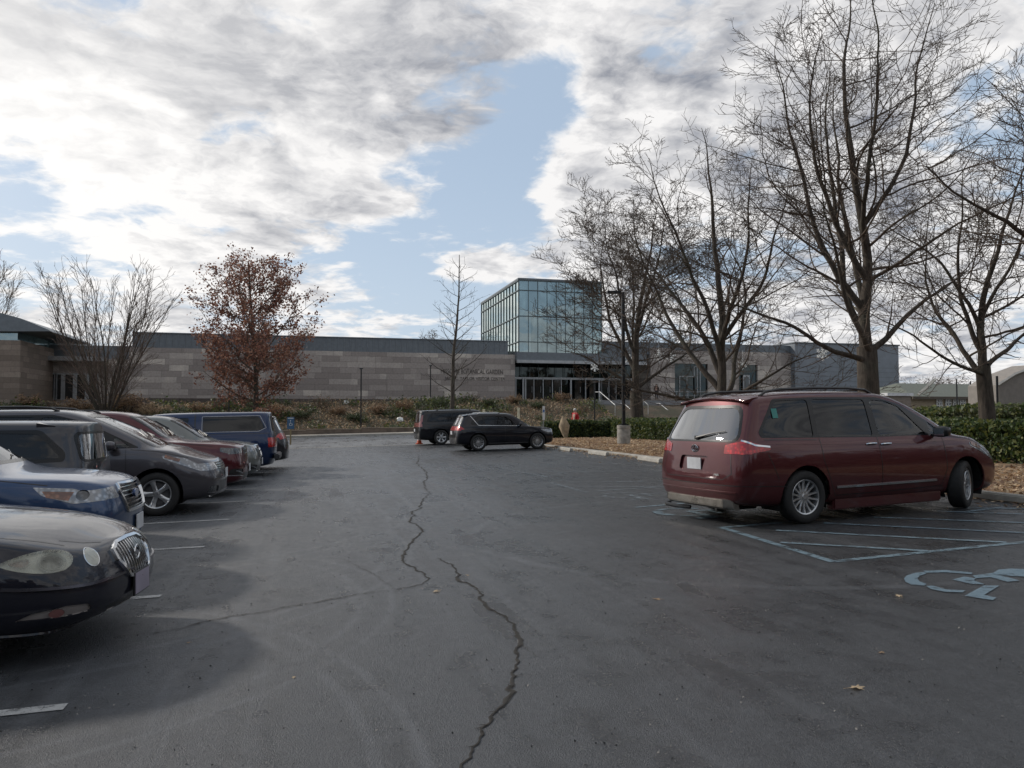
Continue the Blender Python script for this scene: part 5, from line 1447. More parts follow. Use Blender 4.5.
def facade_glass(name, base, refl, tint=(.62, .75, .78)):
    m, t, p, out = new_mat(name); t.n.remove(p); tc = t.node('ShaderNodeTexCoord')
    df = t.node('ShaderNodeBsdfDiffuse'); n = t.noise(t.vmath('MULTIPLY', tc.outputs['Object'], (.5, .5, .22)), 1.0, 5, .6)
    t.link(t.mix(t.mapr(n, .4, .62), tuple(c * .35 for c in base), base), df.inputs[0])
    gl = t.node('ShaderNodeBsdfGlossy'); gl.inputs[0].default_value = tint + (1,); gl.inputs['Roughness'].default_value = .03
    fr = t.node('ShaderNodeFresnel'); fr.inputs[0].default_value = 1.5; mx = t.node('ShaderNodeMixShader'); t.link(t.math('ADD', fr.outputs[0], refl, clamp=True), mx.inputs[0])
    t.link(df.outputs[0], mx.inputs[1]); t.link(gl.outputs[0], mx.inputs[2]); t.link(mx.outputs[0], out.inputs[0])
    t.link(t.bump(t.noise(tc.outputs['Object'], .35, 2, .5), .05, .3), gl.inputs['Normal']); MATS[name] = m; return m
GFRONT = facade_glass('tower_front_glass', (.25, .38, .39), .30); GSIDE = facade_glass('tower_side_glass', (.30, .42, .40), .42, (.88, .95, .93)); GDOOR = facade_glass('entrance_glass', (.012, .016, .018), .03)  # side glass: front glass with brighter sky reflection put into its colour
FY = 86.0
bld = thing('visitor_building', 'long low stone building with a glazed box rising over its entrance', 'building', (20, FY, 3))
def bx(name, x0, x1, y0, y1, z0, z1, m, parent=None, bevel=0):
    mb = MB(); mb.bounds(x0 - 20, x1 - 20, y0 - FY, y1 - FY, z0 - 3, z1 - 3); return mb.build(name, m, parent or bld, bevel=bevel)
def X(px, Y=FY): return onY(px, 400, Y).x
def Z(px, py, Y=FY): return onY(px, py, Y).z
BZ = 2.0
xl, xr = X(128), X(515)
zt_ = Z(330, 351); zb_ = Z(330, 337)
bx('stone_wall', xl, xr, FY, FY + 9, BZ, zt_ - .0, STONE)
band = bx('cornice_band', X(131), X(508.5), FY + .25, FY + 9, zt_ + .003, zb_, METB)
mb = MB()
x = X(131)
while x < X(508.5): mb.bounds(x - .02 - 20, x + .02 - 20, .19, .249, zt_ - 3 + .02, zb_ - 3 - .01); x += .62
mb.build('cladding_seam', METD, band)
bx('cornice_cap', X(130.5), X(509), FY + .12, FY + 9.1, zb_ + .003, zb_ + .09, METD)
# dark plinth and shadow gap
bx('plinth', xl, xr + .02, FY - .06, FY, BZ, Z(330, 399), mat('plinth_stone', (.10, .08, .07), .9, var=.3))
# letters
def lettering(body, x0, x1, z, h, name='wall_lettering'):
    cu = bpy.data.curves.new(name, 'FONT'); cu.body = body; cu.size = h * 1.38; cu.extrude = .02; cu.align_x = 'LEFT'; cu.space_character = 1.0; cu.resolution_u = 3
    q = bpy.data.objects.new(name, cu); COL.objects.link(q); me = bpy.data.meshes.new_from_object(q.evaluated_get(bpy.context.evaluated_depsgraph_get())); bpy.data.objects.remove(q)
    o = bpy.data.objects.new(name, me); COL.objects.link(o); o.data.materials.clear(); o.data.materials.append(mat('bronze_letter', (.10, .085, .075), .5)); bpy.context.view_layer.update()
    wdt = o.dimensions.x; o.scale = ((x1 - x0) / max(wdt, .01), 1, 1); o.parent = bld; o.location = (x0 - 20, -.03, z - 3); o.rotation_euler = (PI / 2, 0, 0); return o
lettering('MISSOURI BOTANICAL GARDEN', X(440.5), X(502.5), Z(470, 373.7), .52)
lettering('JACK C. TAYLOR VISITOR CENTER', X(445), X(505), Z(475, 380.0), .36)
# entrance: canopy band, clerestory, doors
EX0, EX1 = X(515), X(648)
ez = lambda py: Z(560, py)
bx('entrance_recess', EX0, EX1, FY + 3.0, FY + 3.3, BZ, ez(350), GDOOR)
bx('canopy', EX0 + .01, X(645), FY - .6, FY + 3, ez(361.5), ez(353), METB, bevel=.02)
bx('canopy_edge', EX0 + .01, X(645), FY - .9, FY - .603, ez(364), ez(361), FRAME, bevel=.02)
mb = MB()
mb.bounds(EX0 - 20, EX1 - 20, 2.55, 2.75, ez(378.6) - 3, ez(376.4) - 3); mb.bounds(EX0 - 20, EX1 - 20, 2.55, 2.70, ez(400.5) - 3, ez(399) - 3)
for px in (516.5, 521.5, 529, 531.5, 540, 549.5, 559, 568, 578, 593, 607, 610, 617, 624, 631, 640):
    hwd = .10 if px in (529, 531.5, 607, 610, 578) else .055
    mb.bounds(X(px) - hwd - 20, X(px) + hwd - 20, 2.5, 2.72, BZ - 3, ez(377) - 3)
mb.build('door_frame', FRAME, bld)
for px in range(518, 648, 9): mb = MB(); mb.bounds(X(px) - .03 - 20, X(px) + .03 - 20, 2.6, 2.7, ez(376) - 3, ez(364) - 3); mb.build('mullion', FRAMED, bld)
GD = mat('door_glass', (.015, .018, .02), .08, coat=1)
for k, px in enumerate((535.5, 544.5, 554, 563.5, 585, 600, 613, 620.5)):
    d = MB(); d.bounds(X(px - 3.3) - 20, X(px + 3.3) - 20, 2.46, 2.50, BZ + .9 - 3, ez(379) - 3); do = d.build('entrance_door', GD, bld)
    h = MB(); h.tube([(X(px + 2.2) - 20, 2.40, ez(392) - 3), (X(px + 2.2) - 20, 2.40, ez(386) - 3)], .025, 6); h.build('handle', FRAME, do)
bx('entrance_floor', EX0, EX1, FY - 1, FY + 3, BZ, ez(401.5), mat('terrace_stone', (.20, .185, .17), .85, var=.15))
# glazed box
TY = 88.9
TX0, TX1 = onY(519, 300, TY).x, onY(602, 300, TY).x
TZ0, TZ1 = onY(519, 354, TY).z, onY(519, 279, TY).z
TD = 21.0
tw = bx('glass_box', TX0, TX1, TY, TY + TD, TZ0, TZ1 - .02, GFRONT)
tw.data.materials.append(GSIDE)
for p in tw.data.polygons:
    if abs(p.normal.x) > .9: p.material_index = 1
# interior core faintly seen and mullions
def zf(py): return onY(519, py, TY).z
mb = MB()
nv = 9
for k in range(nv + 1):
    xx = TX0 + (TX1 - TX0) * k / nv; w_ = .04 if k % 2 else .055; mb.bounds(xx - w_ / 2 - 20, xx + w_ / 2 - 20, TY - FY - .10, TY - FY - .003, TZ0 - 3, TZ1 - 3)
for py in (279.6, 289.5, 315.6, 341.5, 354):
    mb.bounds(TX0 - .02 - 20, TX1 + .02 - 20, TY - FY - .13, TY - FY - .004, zf(py) - .045 - 3, zf(py) + .045 - 3)
mb.build('front_mullion', FRAMED, bld)
mb = MB()
for k in range(15):
    yy = TY + TD * k / 14; mb.bounds(TX0 - .10 - 20, TX0 - .004 - 20, yy - .022 - FY, yy + .022 - FY, TZ0 - 3, TZ1 - 3)
for py in (279.6, 289.5, 315.6, 341.5):
    mb.bounds(TX0 - .13 - 20, TX0 - .005 - 20, TY - .05 - FY, TY + TD - FY, zf(py) - .05 - 3, zf(py) + .05 - 3)
mb.build('side_mullion', FRAMED, bld)
bx('parapet', TX0 - .15, TX1 + .15, TY - .15, TY + TD + .15, TZ1, TZ1 + .22, METB, bevel=.02)
bx('box_soffit', TX0 - .1, TX1 + .1, TY - .2, TY + TD, TZ0 - .75, TZ0 - .01, METB)
# bright corner panel in the front glass
bx('lit_blind', TX0 + 1.5, TX0 + 4.9, TY - .02, TY - .008, zf(353), zf(316.5), facade_glass('blind_glass', (.26, .36, .36), .24))
# right wing
RY_ = FY + 4
def Xr(px): return onY(px, 380, RY_).x
def Zr(px, py): return onY(px, py, RY_).z
bx('stone_wall', Xr(640), Xr(663.5), RY_ - 3.2, RY_ + 6, BZ, Zr(700, 351), STONE)
bx('window_wall', Xr(663.5), Xr(757), RY_, RY_ + 5, BZ, Zr(700, 364), GDOOR)
bx('stone_wall', Xr(663.5), Xr(790), RY_ - .3, RY_ + 6, Zr(700, 364.0), Zr(700, 351), STONE)
bx('stone_wall', Xr(707), Xr(738), RY_ - .31, RY_ - .02, BZ, Zr(700, 363.9), STONE)
bx('stone_wall', Xr(757), Xr(790), RY_ - .302, RY_ + 6, BZ, Zr(700, 363.9), STONE)
bx('cornice_band', Xr(602), Xr(790), RY_ - .2, RY_ + 6, Zr(700, 350.9), Zr(700, 343.5), METB)
wg = bx('metal_wing', Xr(790), Xr(893), RY_ - 1.2, RY_ + 8, BZ, Zr(840, 345), METD)
mb = MB(); 
for k in range(9): zz = BZ + .9 + k * .62; mb.bounds(Xr(790) - 20 + .02, Xr(893) - 20 - .02, RY_ - 1.225 - FY, RY_ - 1.203 - FY, zz - 3, zz + .03 - 3)
mb.build('cladding_seam', FRAMED, wg)
bx('roof_edge', Xr(789), Xr(894), RY_ - 1.35, RY_ + 8.1, Zr(840, 345) + .003, Zr(840, 344), METB)
for (pa, pb, pt, pbm) in ((664, 668, 366, 394), (679.5, 694, 376, 398), (694, 700, 366, 394), (743, 747, 376, 393)):
    mb = MB(); x0, x1 = Xr(pa) - 20, Xr(pb) - 20; z0, z1 = Zr(690, pbm) - 3, Zr(690, pt) - 3; yy = RY_ - FY - .10
    for xx in (x0, (x0 + x1) / 2, x1): mb.bounds(xx - .05, xx + .05, yy, yy + .09, z0, z1)
    mb.bounds(x0 + .051, x1 - .051, yy + .005, yy + .085, z1 - .10, z1); mb.build('window_frame', FRAME, bld)
mb = MB(); mb.bounds(Xr(742) - 20, Xr(748.5) - 20, RY_ - .34 - FY, RY_ - .315 - FY, Zr(745, 393) - 3, Zr(745, 375) - 3); mb.build('window', FRAME, bld)
mb = MB(); mb.bounds(Xr(743) - 20, Xr(747.5) - 20, RY_ - .37 - FY, RY_ - .345 - FY, Zr(745, 392) - 3, Zr(745, 377) - 3); mb.build('window', GD, bld)
# curved shoulder of roof right of the box
mb = MB(); vs = []; x0, x1 = Xr(600), Xr(650)
pts = [(x0 + (x1 - x0) * k / 10, Zr(640, 352 - 8 * math.sin(PI / 2 * k / 10))) for k in range(11)]
mb.prism([(p[0] - 20, p[1] - 3) for p in pts] + [(x1 - 20, Zr(640, 356) - 3), (x0 - 20, Zr(640, 356) - 3)], -(RY_ - FY - 1), -(RY_ - FY - 2.9), Matrix(((1, 0, 0, 0), (0, 0, -1, 0), (0, 1, 0, 0), (0, 0, 0, 1)))); mb.build('roof_shoulder', METB, bld)
# left wing: lower set-back part with windows, metal door bay, tall shallow-curved roof at far left
LY = FY + 3.5
def Xl(px): return onY(px, 380, LY).x
def Zl(py, px=60): return onY(px, py, LY).z
bx('rear_wall', Xl(20), Xl(131), LY, LY + 8, BZ, Zl(358), STONE)
bx('cornice_band', Xl(37), Xl(131), LY + .1, LY + 8, Zl(357.9), Zl(344.5), METB)
bx('metal_bay', Xl(18), Xl(42), LY - 1.6, LY - .01, BZ, Zl(346), METD)
bx('canopy', Xl(42), Xl(108), LY - 1.8, LY - .01, Zl(361.5), Zl(357.2), FRAME)
for k, (a, b) in enumerate(((50, 55), (56, 62), (64, 74), (76, 86), (88, 97))):
    wdw = MB(); wdw.bounds(Xl(a) - 20, Xl(b) - 20, LY - .05 - FY, LY - .004 - FY, Zl(399) - 3, Zl(374) - 3); wo_ = wdw.build('window', GD, bld)
    fr = MB(); 
    for xx in (Xl(a) - 20, Xl(b) - 20): fr.bounds(xx - .10, xx + .10, LY - .14 - FY, LY - .051 - FY, Zl(400) - 3, Zl(373) - 3)
    fr.bounds(Xl(a) - 20 + .101, Xl(b) - 20 - .101, LY - .13 - FY, LY - .052 - FY, Zl(374.5) - 3, Zl(373) - 3); fr.build('frame', FRAME, wo_)
bx('doorway', Xl(23), Xl(37), LY - 1.63, LY - 1.603, BZ, Zl(376), mat('service_door', (.10, .11, .13), .4, .3))
hall = thing('curved_roof_hall', 'stone hall with a shallow sloping grey roof at the left edge', 'building', (onY(10, 400, 80).x, 80, 3))
HX = onY(10, 400, 80).x
mb = MB(); xa, xb = onY(-160, 400, 80).x - HX, onY(19, 400, 80).x - HX
mb.bounds(xa, xb, 0, 12, -1, onY(10, 340, 80).z - 3); mb.build('stone_wall', stone_mat('hall_stone', 1.6, .5, (.19, .15, .12), (.27, .215, .175), (.33, .27, .22)), hall)
mb = MB(); mb.bounds(xa, xb - .4, .5, 12, onY(10, 339.9, 80).z - 3, onY(10, 331, 80).z - 3); mb.build('clerestory', GFRONT, hall)
mb = MB(); rp = [(onY(px, 400, 80).x - HX, onY(px, py, 80).z - 3) for px, py in ((-160, 296), (0, 313), (20, 318.5), (46, 329), (50, 331.5), (-160, 331.5))]
mb.prism(rp, -14, .4, Matrix(((1, 0, 0, 0), (0, 0, -1, 0), (0, 1, 0, 0), (0, 0, 0, 1)))); mb.build('roof', METB, hall)
# steps up to the terrace, with handrails
st = thing('entrance_steps', 'broad grey flight of steps below the entrance doors', 'steps', (X(650), 74, 1))
sx0, sx1 = onY(592, 400, 78).x, onY(700, 400, 78).x
zlo, zhi = land_z(30, 66) + .15, ez(401.5)
mb = MB(); N = 16
for k in range(N):
    z1 = zlo + (zhi - zlo) * (k + 1) / N; y0 = 72 + k * .36
    mb.bounds(sx0 - X(650), sx1 - X(650), y0 - 74, 86.9 - 74 if k == N - 1 else y0 + .36 - 74, -1, z1 - 1)
mb.build('flight', mat('step_stone', (.20, .20, .205), .8, var=.15, vscale=.8), st)
mb = MB(); mb.bounds(sx0 - .4 - X(650), sx0 - .003 - X(650), -2.6, 9, -1, zlo + 1.0 - 1); mb.build('side_wall', mat('side_wall_stone', (.16, .15, .145), .85), st)
for k, (pa, ya, pb, yb) in enumerate(((600, 392, 615, 405), (624, 403.5, 640, 418), (643, 400, 648, 405), (659.5, 403.5, 678, 418.5))):
    a, b = onY(pa, ya, 76.5), onY(pb, yb, 72.6)
    hr = MB(); hr.tube([a + Vector((-.35, .5, .0)), a, b], .045, 6)
    for q in (a, b): hr.tube([q, Vector((q.x, q.y, q.z - 1.05))], .03, 6)
    o = hr.build('handrail', mat('steel_rail', (.55, .55, .54), .35, .7), None, smooth=True)
    tag(o, ('bright handrail at the left end of the entrance steps', 'bright handrail right beside the lamp post on the entrance steps', 'short bright handrail seen just right of the forked tree trunk', 'bright handrail at the right side of the entrance steps')[k], 'handrail', 'handrails of the entrance steps')
# terrace walls, parapet rail right of the steps
tz = land_z(40, 85)
mb = MB(); a, b = onY(598, 410, 72), onY(700, 410, 72)
# green hedge-coloured planter left of the steps
twl = thing('terrace_wall', 'low grey terrace wall with a rail right of the entrance steps', 'wall', (onY(700, 400, 80).x, 80, 2))
o0 = onY(700, 400, 80).x
mb = MB(); mb.bounds(onY(650, 400, 80).x - o0 + 2.5, onY(900, 400, 80).x - o0, 0, .5, -1, onY(700, 402, 80).z - 2); mb.build('wall', mat('terrace_wall_stone', (.15, .135, .125), .85, var=.2), twl)
mb = MB()
x0, x1 = onY(665, 400, 80).x - o0, onY(760, 400, 80).x - o0; zr_ = onY(700, 392, 80).z - 2
mb.tube([(x0, .2, zr_), (x1, .2, zr_)], .05, 6); mb.tube([(x0, .2, zr_ - .45), (x1, .2, zr_ - .45)], .03, 6)
for k in range(9): xx = x0 + (x1 - x0) * k / 8; mb.tube([(xx, .2, zr_ - 1.2), (xx, .2, zr_)], .035, 6)
mb.build('railing', mat('grey_rail', (.25, .26, .27), .4, .6), twl, smooth=True)

# ---------------------------------------------------------------- house and gable at far right
HSE = thing('low_house', 'cream house with a grey-green roof and a white many-paned window, beyond the right-hand trees', 'house', (onY(945, 400, 60).x, 60, 1))
hx = onY(945, 400, 60).x
def hX(px, Y=60): return onY(px, 400, Y).x - hx
def hZ(py, px=945, Y=60): return onY(px, py, Y).z - 1
mb = MB(); mb.bounds(hX(911), hX(1004), 0, 9, -1.5, hZ(396.5)); mb.build('wall', mat('cream_render', (.36, .29, .20), .85, var=.12), HSE)
ROOFG = mat('grey_green_shingle', (.13, .14, .115), .9, var=.2, vscale=6, bump=.5, bscale=8)
mb = MB(); 
e0, e1, rz0, rz1 = hX(908), hX(1006), hZ(397), hZ(381.5)
mb.add([(e0, -.5, rz0), (e1, -.5, rz0), (e1, 4.5, rz1), (e0 + 2.6, 4.5, rz1), (e0, 9.5, rz0), (e1, 9.5, rz0)], [(0, 1, 2, 3), (4, 3, 2, 5), (0, 3, 4), (1, 5, 2)]); mb.add([(e0, -.5, rz0 - .12), (e1, -.5, rz0 - .12), (e1, 9.5, rz0 - .12), (e0, 9.5, rz0 - .12)], [(0, 3, 2, 1)])
ro = mb.build('roof', ROOFG, HSE)
mb = MB(); mb.bounds(e0, e1, -.62, -.503, rz0 - .22, rz0 + .02); mb.build('gutter', mat('brown_gutter', (.09, .07, .05), .6), ro)
mb = MB(); mb.tube([(hX(911), -.9, hZ(395.5)), (hX(927.5), -.9, hZ(380.5))], .16, 4); mb.build('bargeboard', mat('pale_board', (.40, .38, .33), .7), ro)
for px in (938.5, 947.5, 955, 962):
    wq = MB(); a, b = hX(px) - .28, hX(px) + .28; wq.bounds(a, b, -.06, -.004, hZ(409), hZ(399.5)); w_o = wq.build('window', GD, HSE)
    fr = MB()
    for xx in (a, (a + b) / 2, b): fr.bounds(xx - .05, xx + .05, -.10, -.062, hZ(409.5), hZ(399))
    for py in (399.4, 402.4, 405.6, 409): fr.bounds(a - .05, b + .05, -.125, -.102, hZ(py) - .05, hZ(py) + .05)
    fr.build('frame', mat('white_sash', (.62, .62, .58), .5), w_o)
sh = thing('annexe', 'small white-roofed annexe at the left end of the cream house', 'building', (onY(900, 400, 57).x, 57, 1))
ax = onY(900, 400, 57).x
mb = MB(); mb.bounds(onY(888, 400, 57).x - ax, onY(911, 400, 57).x - ax, 0, 4, -1.5, onY(900, 396, 57).z - 1); mb.build('wall', mat('annexe_wall', (.22, .18, .15), .8), sh)
mb = MB(); mb.bounds(onY(886, 400, 57).x - ax, onY(912, 400, 57).x - ax, -.2, 4.2, onY(900, 395.9, 57).z - 1, onY(900, 393, 57).z - 1); mb.build('roof', mat('white_roof', (.6, .6, .6), .6), sh)
GB = thing('gabled_shed', 'large plain taupe gable with a pale sloping verge at the right edge', 'building', (onY(1020, 400, 42).x, 42, 1))
gx = onY(1020, 400, 42).x
def gX(px): return onY(px, 400, 42).x - gx
def gZ(py): return onY(1000, py, 42).z - 1
mb = MB(); pl_ = [(gX(999), -1.4), (gX(1110), -1.4), (gX(1110), gZ(392)), (gX(1045), gZ(363)), (gX(1013), gZ(375.5)), (gX(999), gZ(385))]
mb.prism([(p[0], p[1]) for p in pl_], -2.5, 0, Matrix(((1, 0, 0, 0), (0, 0, -1, 0), (0, 1, 0, 0), (0, 0, 0, 1)))); mb.build('wall', mat('taupe_render', (.25, .225, .20), .85, var=.12), GB)
mb = MB(); mb.tube([(gX(995), -.15, gZ(386)), (gX(1013), -.15, gZ(374.5)), (gX(1045), -.15, gZ(361.5)), (gX(1112), -.15, gZ(391))], .10, 4); mb.build('verge', mat('pale_verge', (.42, .40, .36), .6), GB)

# ---------------------------------------------------------------- street furniture
PBLK = mat('pole_black', (.016, .017, .019), .4, .3)
def base_px(px, py): p = gp(px, py); return p
p = gp(623.5, 446.5)
lp = thing('lamp_post', 'tall black car park light with a flat head on a round concrete base', 'lamp', (p.x, p.y, lot_z(p.x, p.y) + .03))
sc = (p - Vector((0, 0, CAMZ))).dot(FW) / FPX
mb = MB(); rb = 6.6 * sc; hb = 20.5 * sc; mb.lathe([(rb, -.1), (rb, hb * .80), (rb * .96, hb * .82), (rb * 1.02, hb * .84), (rb * 1.02, hb * .985), (rb * .98, hb), (.01, hb)], 24); mb.build('concrete_base', mat('base_concrete', (.27, .25, .22), .9, var=.3, vscale=4, bump=.5, bscale=30), lp, smooth=True, ang=35)
mb = MB(); top_ = (446.5 - 292) * sc; mb.box((0, 0, (hb + top_) / 2), (2.9 * sc, 2.9 * sc, top_ - hb)); mb.build('pole', PBLK, lp, bevel=.01)
mb = MB(); mb.box((0, 0, hb + .03), (.34, .34, .06)); mb.build('base_plate', PBLK, lp, bevel=.01)
mb = MB(); mb.box((-.42, 0, top_ - .02), (.62, .36, .11)); mb.box((-.08, 0, top_ - .04), (.16, .08, .08)); hd_ = mb.build('lamp_head', PBLK, lp, bevel=.02); hd_.rotation_euler = (0, 0, rad(-14))
def far_post(px, pyt, pyb, Y, label, head=True, wd=.11, m=PBLK, name='lamp_post', cat='lamp', group='slim dark path lamps on the bank'):
    a, b = onY(px, pyt, Y), onY(px, pyb, Y); t_ = thing(name, label, cat, (b.x, b.y, b.z), 0, group)
    mb = MB(); mb.tube([(0, 0, -.3), (0, 0, a.z - b.z)], wd / 2, 8); mb.build('pole', m, t_, smooth=True)
    if head: mb = MB(); mb.lathe([(.02, .12), (.16, .08), (.17, .0), (.05, -.03)], 12, 'Z', c=(0, 0, a.z - b.z)); mb.build('lamp_head', m, t_, smooth=True)
    return t_
far_post(361, 369, 429, 67.3, 'slim black path lamp at the low wall left of the slender bare tree')
far_post(430.5, 366, 404, 80, 'slim dark path lamp in front of the stone wall by the slender bare tree')
far_post(229, 382, 416, 72, 'short dark post left of the red-leaved tree', head=False, name='post', cat='post', group=None)
far_post(594.5, 383, 421, 68, 'slim path lamp with a pale tip before the left stair rail', wd=.13)
far_post(957, 379, 414, 48, 'thin dark pole in front of the cream house, nearer the big tree', head=False, name='pole', cat='pole', wd=.10, group=None)
far_post(971, 381, 408, 52, 'thin dark pole in front of the cream house roof, further right', head=False, name='pole', cat='pole', wd=.10, group=None)
far_post(997.5, 376, 414, 32, 'dark pole standing between the right tree and the taupe gable', head=False, name='pole', cat='pole', wd=.11, group=None)
for px, pt, pb, Y, lab in ((484, 409.5, 414, 68, 'cream bollard just above the roof of the black wagon'), (518.5, 408, 417, 68, 'taller cream bollard above the roof of the black crossover'), (501, 398.5, 402, 80, 'small cream bollard by the wall near the entrance corner'), (433, 401, 405, 79, 'small pale bollard beside the slender bare tree')):
    a, b = onY(px, pt, Y), onY(px, pb, Y); mb = MB(); h = a.z - b.z + .3; mb.lathe([(.11, -.3), (.11, h - .36), (.13, h - .34), (.13, h - .30), (.02, h - .28)], 12, cap=False)
    o = mb.build('bollard', mat('cream_bollard', (.55, .50, .36), .6), None, smooth=True); o.location = (b.x, b.y, b.z); tag(o, lab, 'bollard', 'cream bollards on the bank')
for px, py, Y, lab in ((346, 403, 78, 'white domed ground light high on the bank'), (400, 420, 70, 'white domed ground light low on the bank')):
    b = onY(px, py, Y); mb = MB(); mb.lathe([(.30, -.1), (.30, .10), (.22, .22), (.02, .27)], 16); o = mb.build('ground_light', mat('white_dome', (.7, .7, .68), .5), None, smooth=True); o.location = b; tag(o, lab, 'light')
# white sign on a post by the black crossover
a, b = gp(543.5, 444), None
sc = (a - Vector((0, 0, CAMZ))).dot(FW) / FPX
sg_ = thing('parking_sign', 'narrow white sign on a thin post at the front of the black crossover', 'sign', (a.x, a.y, lot_z(a.x, a.y)))
mb = MB(); mb.tube([(0, 0, -.1), (0, 0, 34 * sc)], .025, 6); mb.build('post', mat('galvanised', (.22, .22, .22), .5, .6), sg_)
mb = MB(); mb.box((0, -.04, 31 * sc), (2.6 * sc, .012, 14 * sc)); pn = mb.build('sign_panel', mat('sign_white', (.60, .61, .60), .5, var=.05), sg_, bevel=.004)
mb = MB(); mb.box((0, -.049, 33.0 * sc), (1.6 * sc, .003, 2.6 * sc)); mb.build('sign_symbol', mat('sign_blue', (.04, .12, .32), .5), pn)
# blue sign beyond the left row
a = gp(291, 445); sc = (a - Vector((0, 0, CAMZ))).dot(FW) / FPX
bs = thing('parking_sign', 'blue wheelchair sign on a wooden post past the last vehicle of the left row', 'sign', (a.x, a.y, lot_z(a.x, a.y)))
mb = MB(); mb.box((0, 0, 14 * sc), (.09, .09, 29 * sc)); mb.build('post', mat('timber_post', (.22, .17, .09), .8), bs)
mb = MB(); mb.box((0, -.06, 22 * sc), (7 * sc, .012, 12 * sc)); pn = mb.build('sign_panel', mat('sign_deep_blue', (.035, .09, .17), .5), bs, bevel=.004)
def small_wheelchair(o_, h, m, parent):
    mb = MB(); mb.tube([(o_[0] - .02 * h + .20 * h * math.cos(t_), o_[1], o_[2] + .26 * h + .20 * h * math.sin(t_)) for t_ in [rad(110 + 250 * k / 14) for k in range(15)]], .025 * h * 1.4, 5)
    mb.tube([(o_[0] - .03 * h, o_[1], o_[2] + .75 * h), (o_[0] - .02 * h, o_[1], o_[2] + .42 * h), (o_[0] + .2 * h, o_[1], o_[2] + .42 * h), (o_[0] + .30 * h, o_[1], o_[2] + .12 * h)], .035 * h, 5)
    mb.lathe([(.001, -.003), (.075 * h, -.003), (.075 * h, .003)], 12, 'Y', c=(o_[0] - .03 * h, o_[1], o_[2] + .9 * h)); mb.build('sign_symbol', m, parent)
small_wheelchair((0, -.07, 19 * sc), 6 * sc, mat('sign_white', 0), pn)
mb = MB(); mb.box((0, -.069, 26.8 * sc), (5.6 * sc, .003, .6 * sc)); mb.build('sign_border', mat('sign_white', 0), pn)
# traffic cone
a = gp(419.5, 444); cn = thing('traffic_cone', 'orange traffic cone at the tail of the long black vehicle', 'cone', (a.x, a.y, lot_z(a.x, a.y)))
ORG = mat('cone_orange', (.62, .10, .03), .5, var=.08)
mb = MB(); mb.lathe([(.15, .04), (.11, .22), (.105, .22)], 20); mb.lathe([(.078, .36), (.05, .50)], 20); mb.lathe([(.05, .50), (.028, .62), (.02, .62)], 20); mb.build('cone_body', ORG, cn, smooth=True)
mb = MB(); mb.lathe([(.107, .22), (.078, .36)], 20); mb.build('reflective_band', mat('sign_white', 0), cn, smooth=True)
mb = MB(); mb.box((0, 0, .025), (.38, .38, .05)); mb.build('base', ORG, cn, bevel=.01)
# small reddish sign in the right-hand hedge
a = onY(1013, 423, 17.3); o_ = thing('garden_sign', 'small red octagonal sign on a stake in the right-hand hedge', 'sign', (a.x, a.y, a.z - .9))
mb = MB(); mb.tube([(0, 0, 0), (0, 0, .9)], .012, 6); mb.build('stake', PBLK, o_)
mb = MB(); mb.prism([(.11 * math.cos(rad(22.5 + 45 * k)), .11 * math.sin(rad(22.5 + 45 * k))) for k in range(8)], 0, .01, Matrix(((1, 0, 0, 0), (0, 0, -1, -.02), (0, 1, 0, .9), (0, 0, 0, 1)))); op_ = mb.build('sign_panel', mat('dull_red', (.24, .055, .04), .5), o_)
mb = MB(); mb.box((0, -.034, .9), (.13, .004, .03)); mb.build('sign_band', mat('dull_white', (.4, .36, .33), .5), op_)
# pale tied bundle at the hedge end
a = onY(566, 440, 44.3); wr = MB()
hgt = onY(566, 415.5, 44.3).z - a.z
wr.lathe([(.05, -.05), (.10, .08 * hgt), (.24, .35 * hgt), (.34, .58 * hgt), (.22, .78 * hgt), (.10, .92 * hgt), (.02, 1.0 * hgt)], 10)
me_ = wr.mesh('x')
o_ = wr.build('wrapped_shrub', mat('burlap', (.34, .26, .17), .9, var=.3, vscale=5, bump=.6), None, smooth=True); o_.location = (a.x, a.y, a.z); o_.rotation_euler = (rad(4), rad(-9), 0)
tag(o_, 'tan pointed bundle standing at the left end of the hedge', 'plant')
# fire hydrant-like small light stones left out; snowflake decorations hung before the entrance
SNOW = mat('snowflake_white', (.85, .85, .82), .5, var=.03)
def snowflake(px, py, Y, rpx, lab):
    c = onY(px, py, Y); R = rpx * (c - Vector((0, 0, CAMZ))).dot(FW) / FPX
    mb = MB()
    for k in range(6):
        a = rad(60 * k + 30); d = Vector((math.cos(a), 0, math.sin(a))); mb.tube([d * R * .0, d * R], R * .07, 5)
        for f in (.45, .72):
            for s_ in (-1, 1):
                a2 = a + s_ * rad(55); e = Vector((math.cos(a2), 0, math.sin(a2))); mb.tube([d * R * f, d * R * f + e * R * .26], R * .06, 5)
    mb.tube([(R * .3 * math.cos(rad(60 * k)), 0, R * .3 * math.sin(rad(60 * k))) for k in range(6)], R * .06, 5, closed=True)
    mb.tube([(0, 0, R), (0, 0, R * 2.6)], .008, 4)
    o = mb.build('snowflake_ornament', SNOW, None); o.location = c; tag(o, lab, 'ornament', 'white snowflake ornaments hanging before the building')
snowflake(595, 367, 79, 4.8, 'white snowflake hanging in front of the entrance canopy, left of the lamp post')
snowflake(630, 359.5, 50, 5.2, 'white snowflake hanging directly right of the lamp post pole')
snowflake(659, 356, 50, 6.6, 'largest snowflake of the close pair hanging right of the forked tree')
snowflake(671.5, 357, 52, 5.6, 'smaller snowflake of the close pair hanging right of the forked tree')
snowflake(743, 364, 34, 5.4, 'white snowflake hanging beside the many-stemmed tree')
snowflake(823.5, 353.5, 30, 7.6, 'white snowflake hanging alone in front of the grey metal wing')
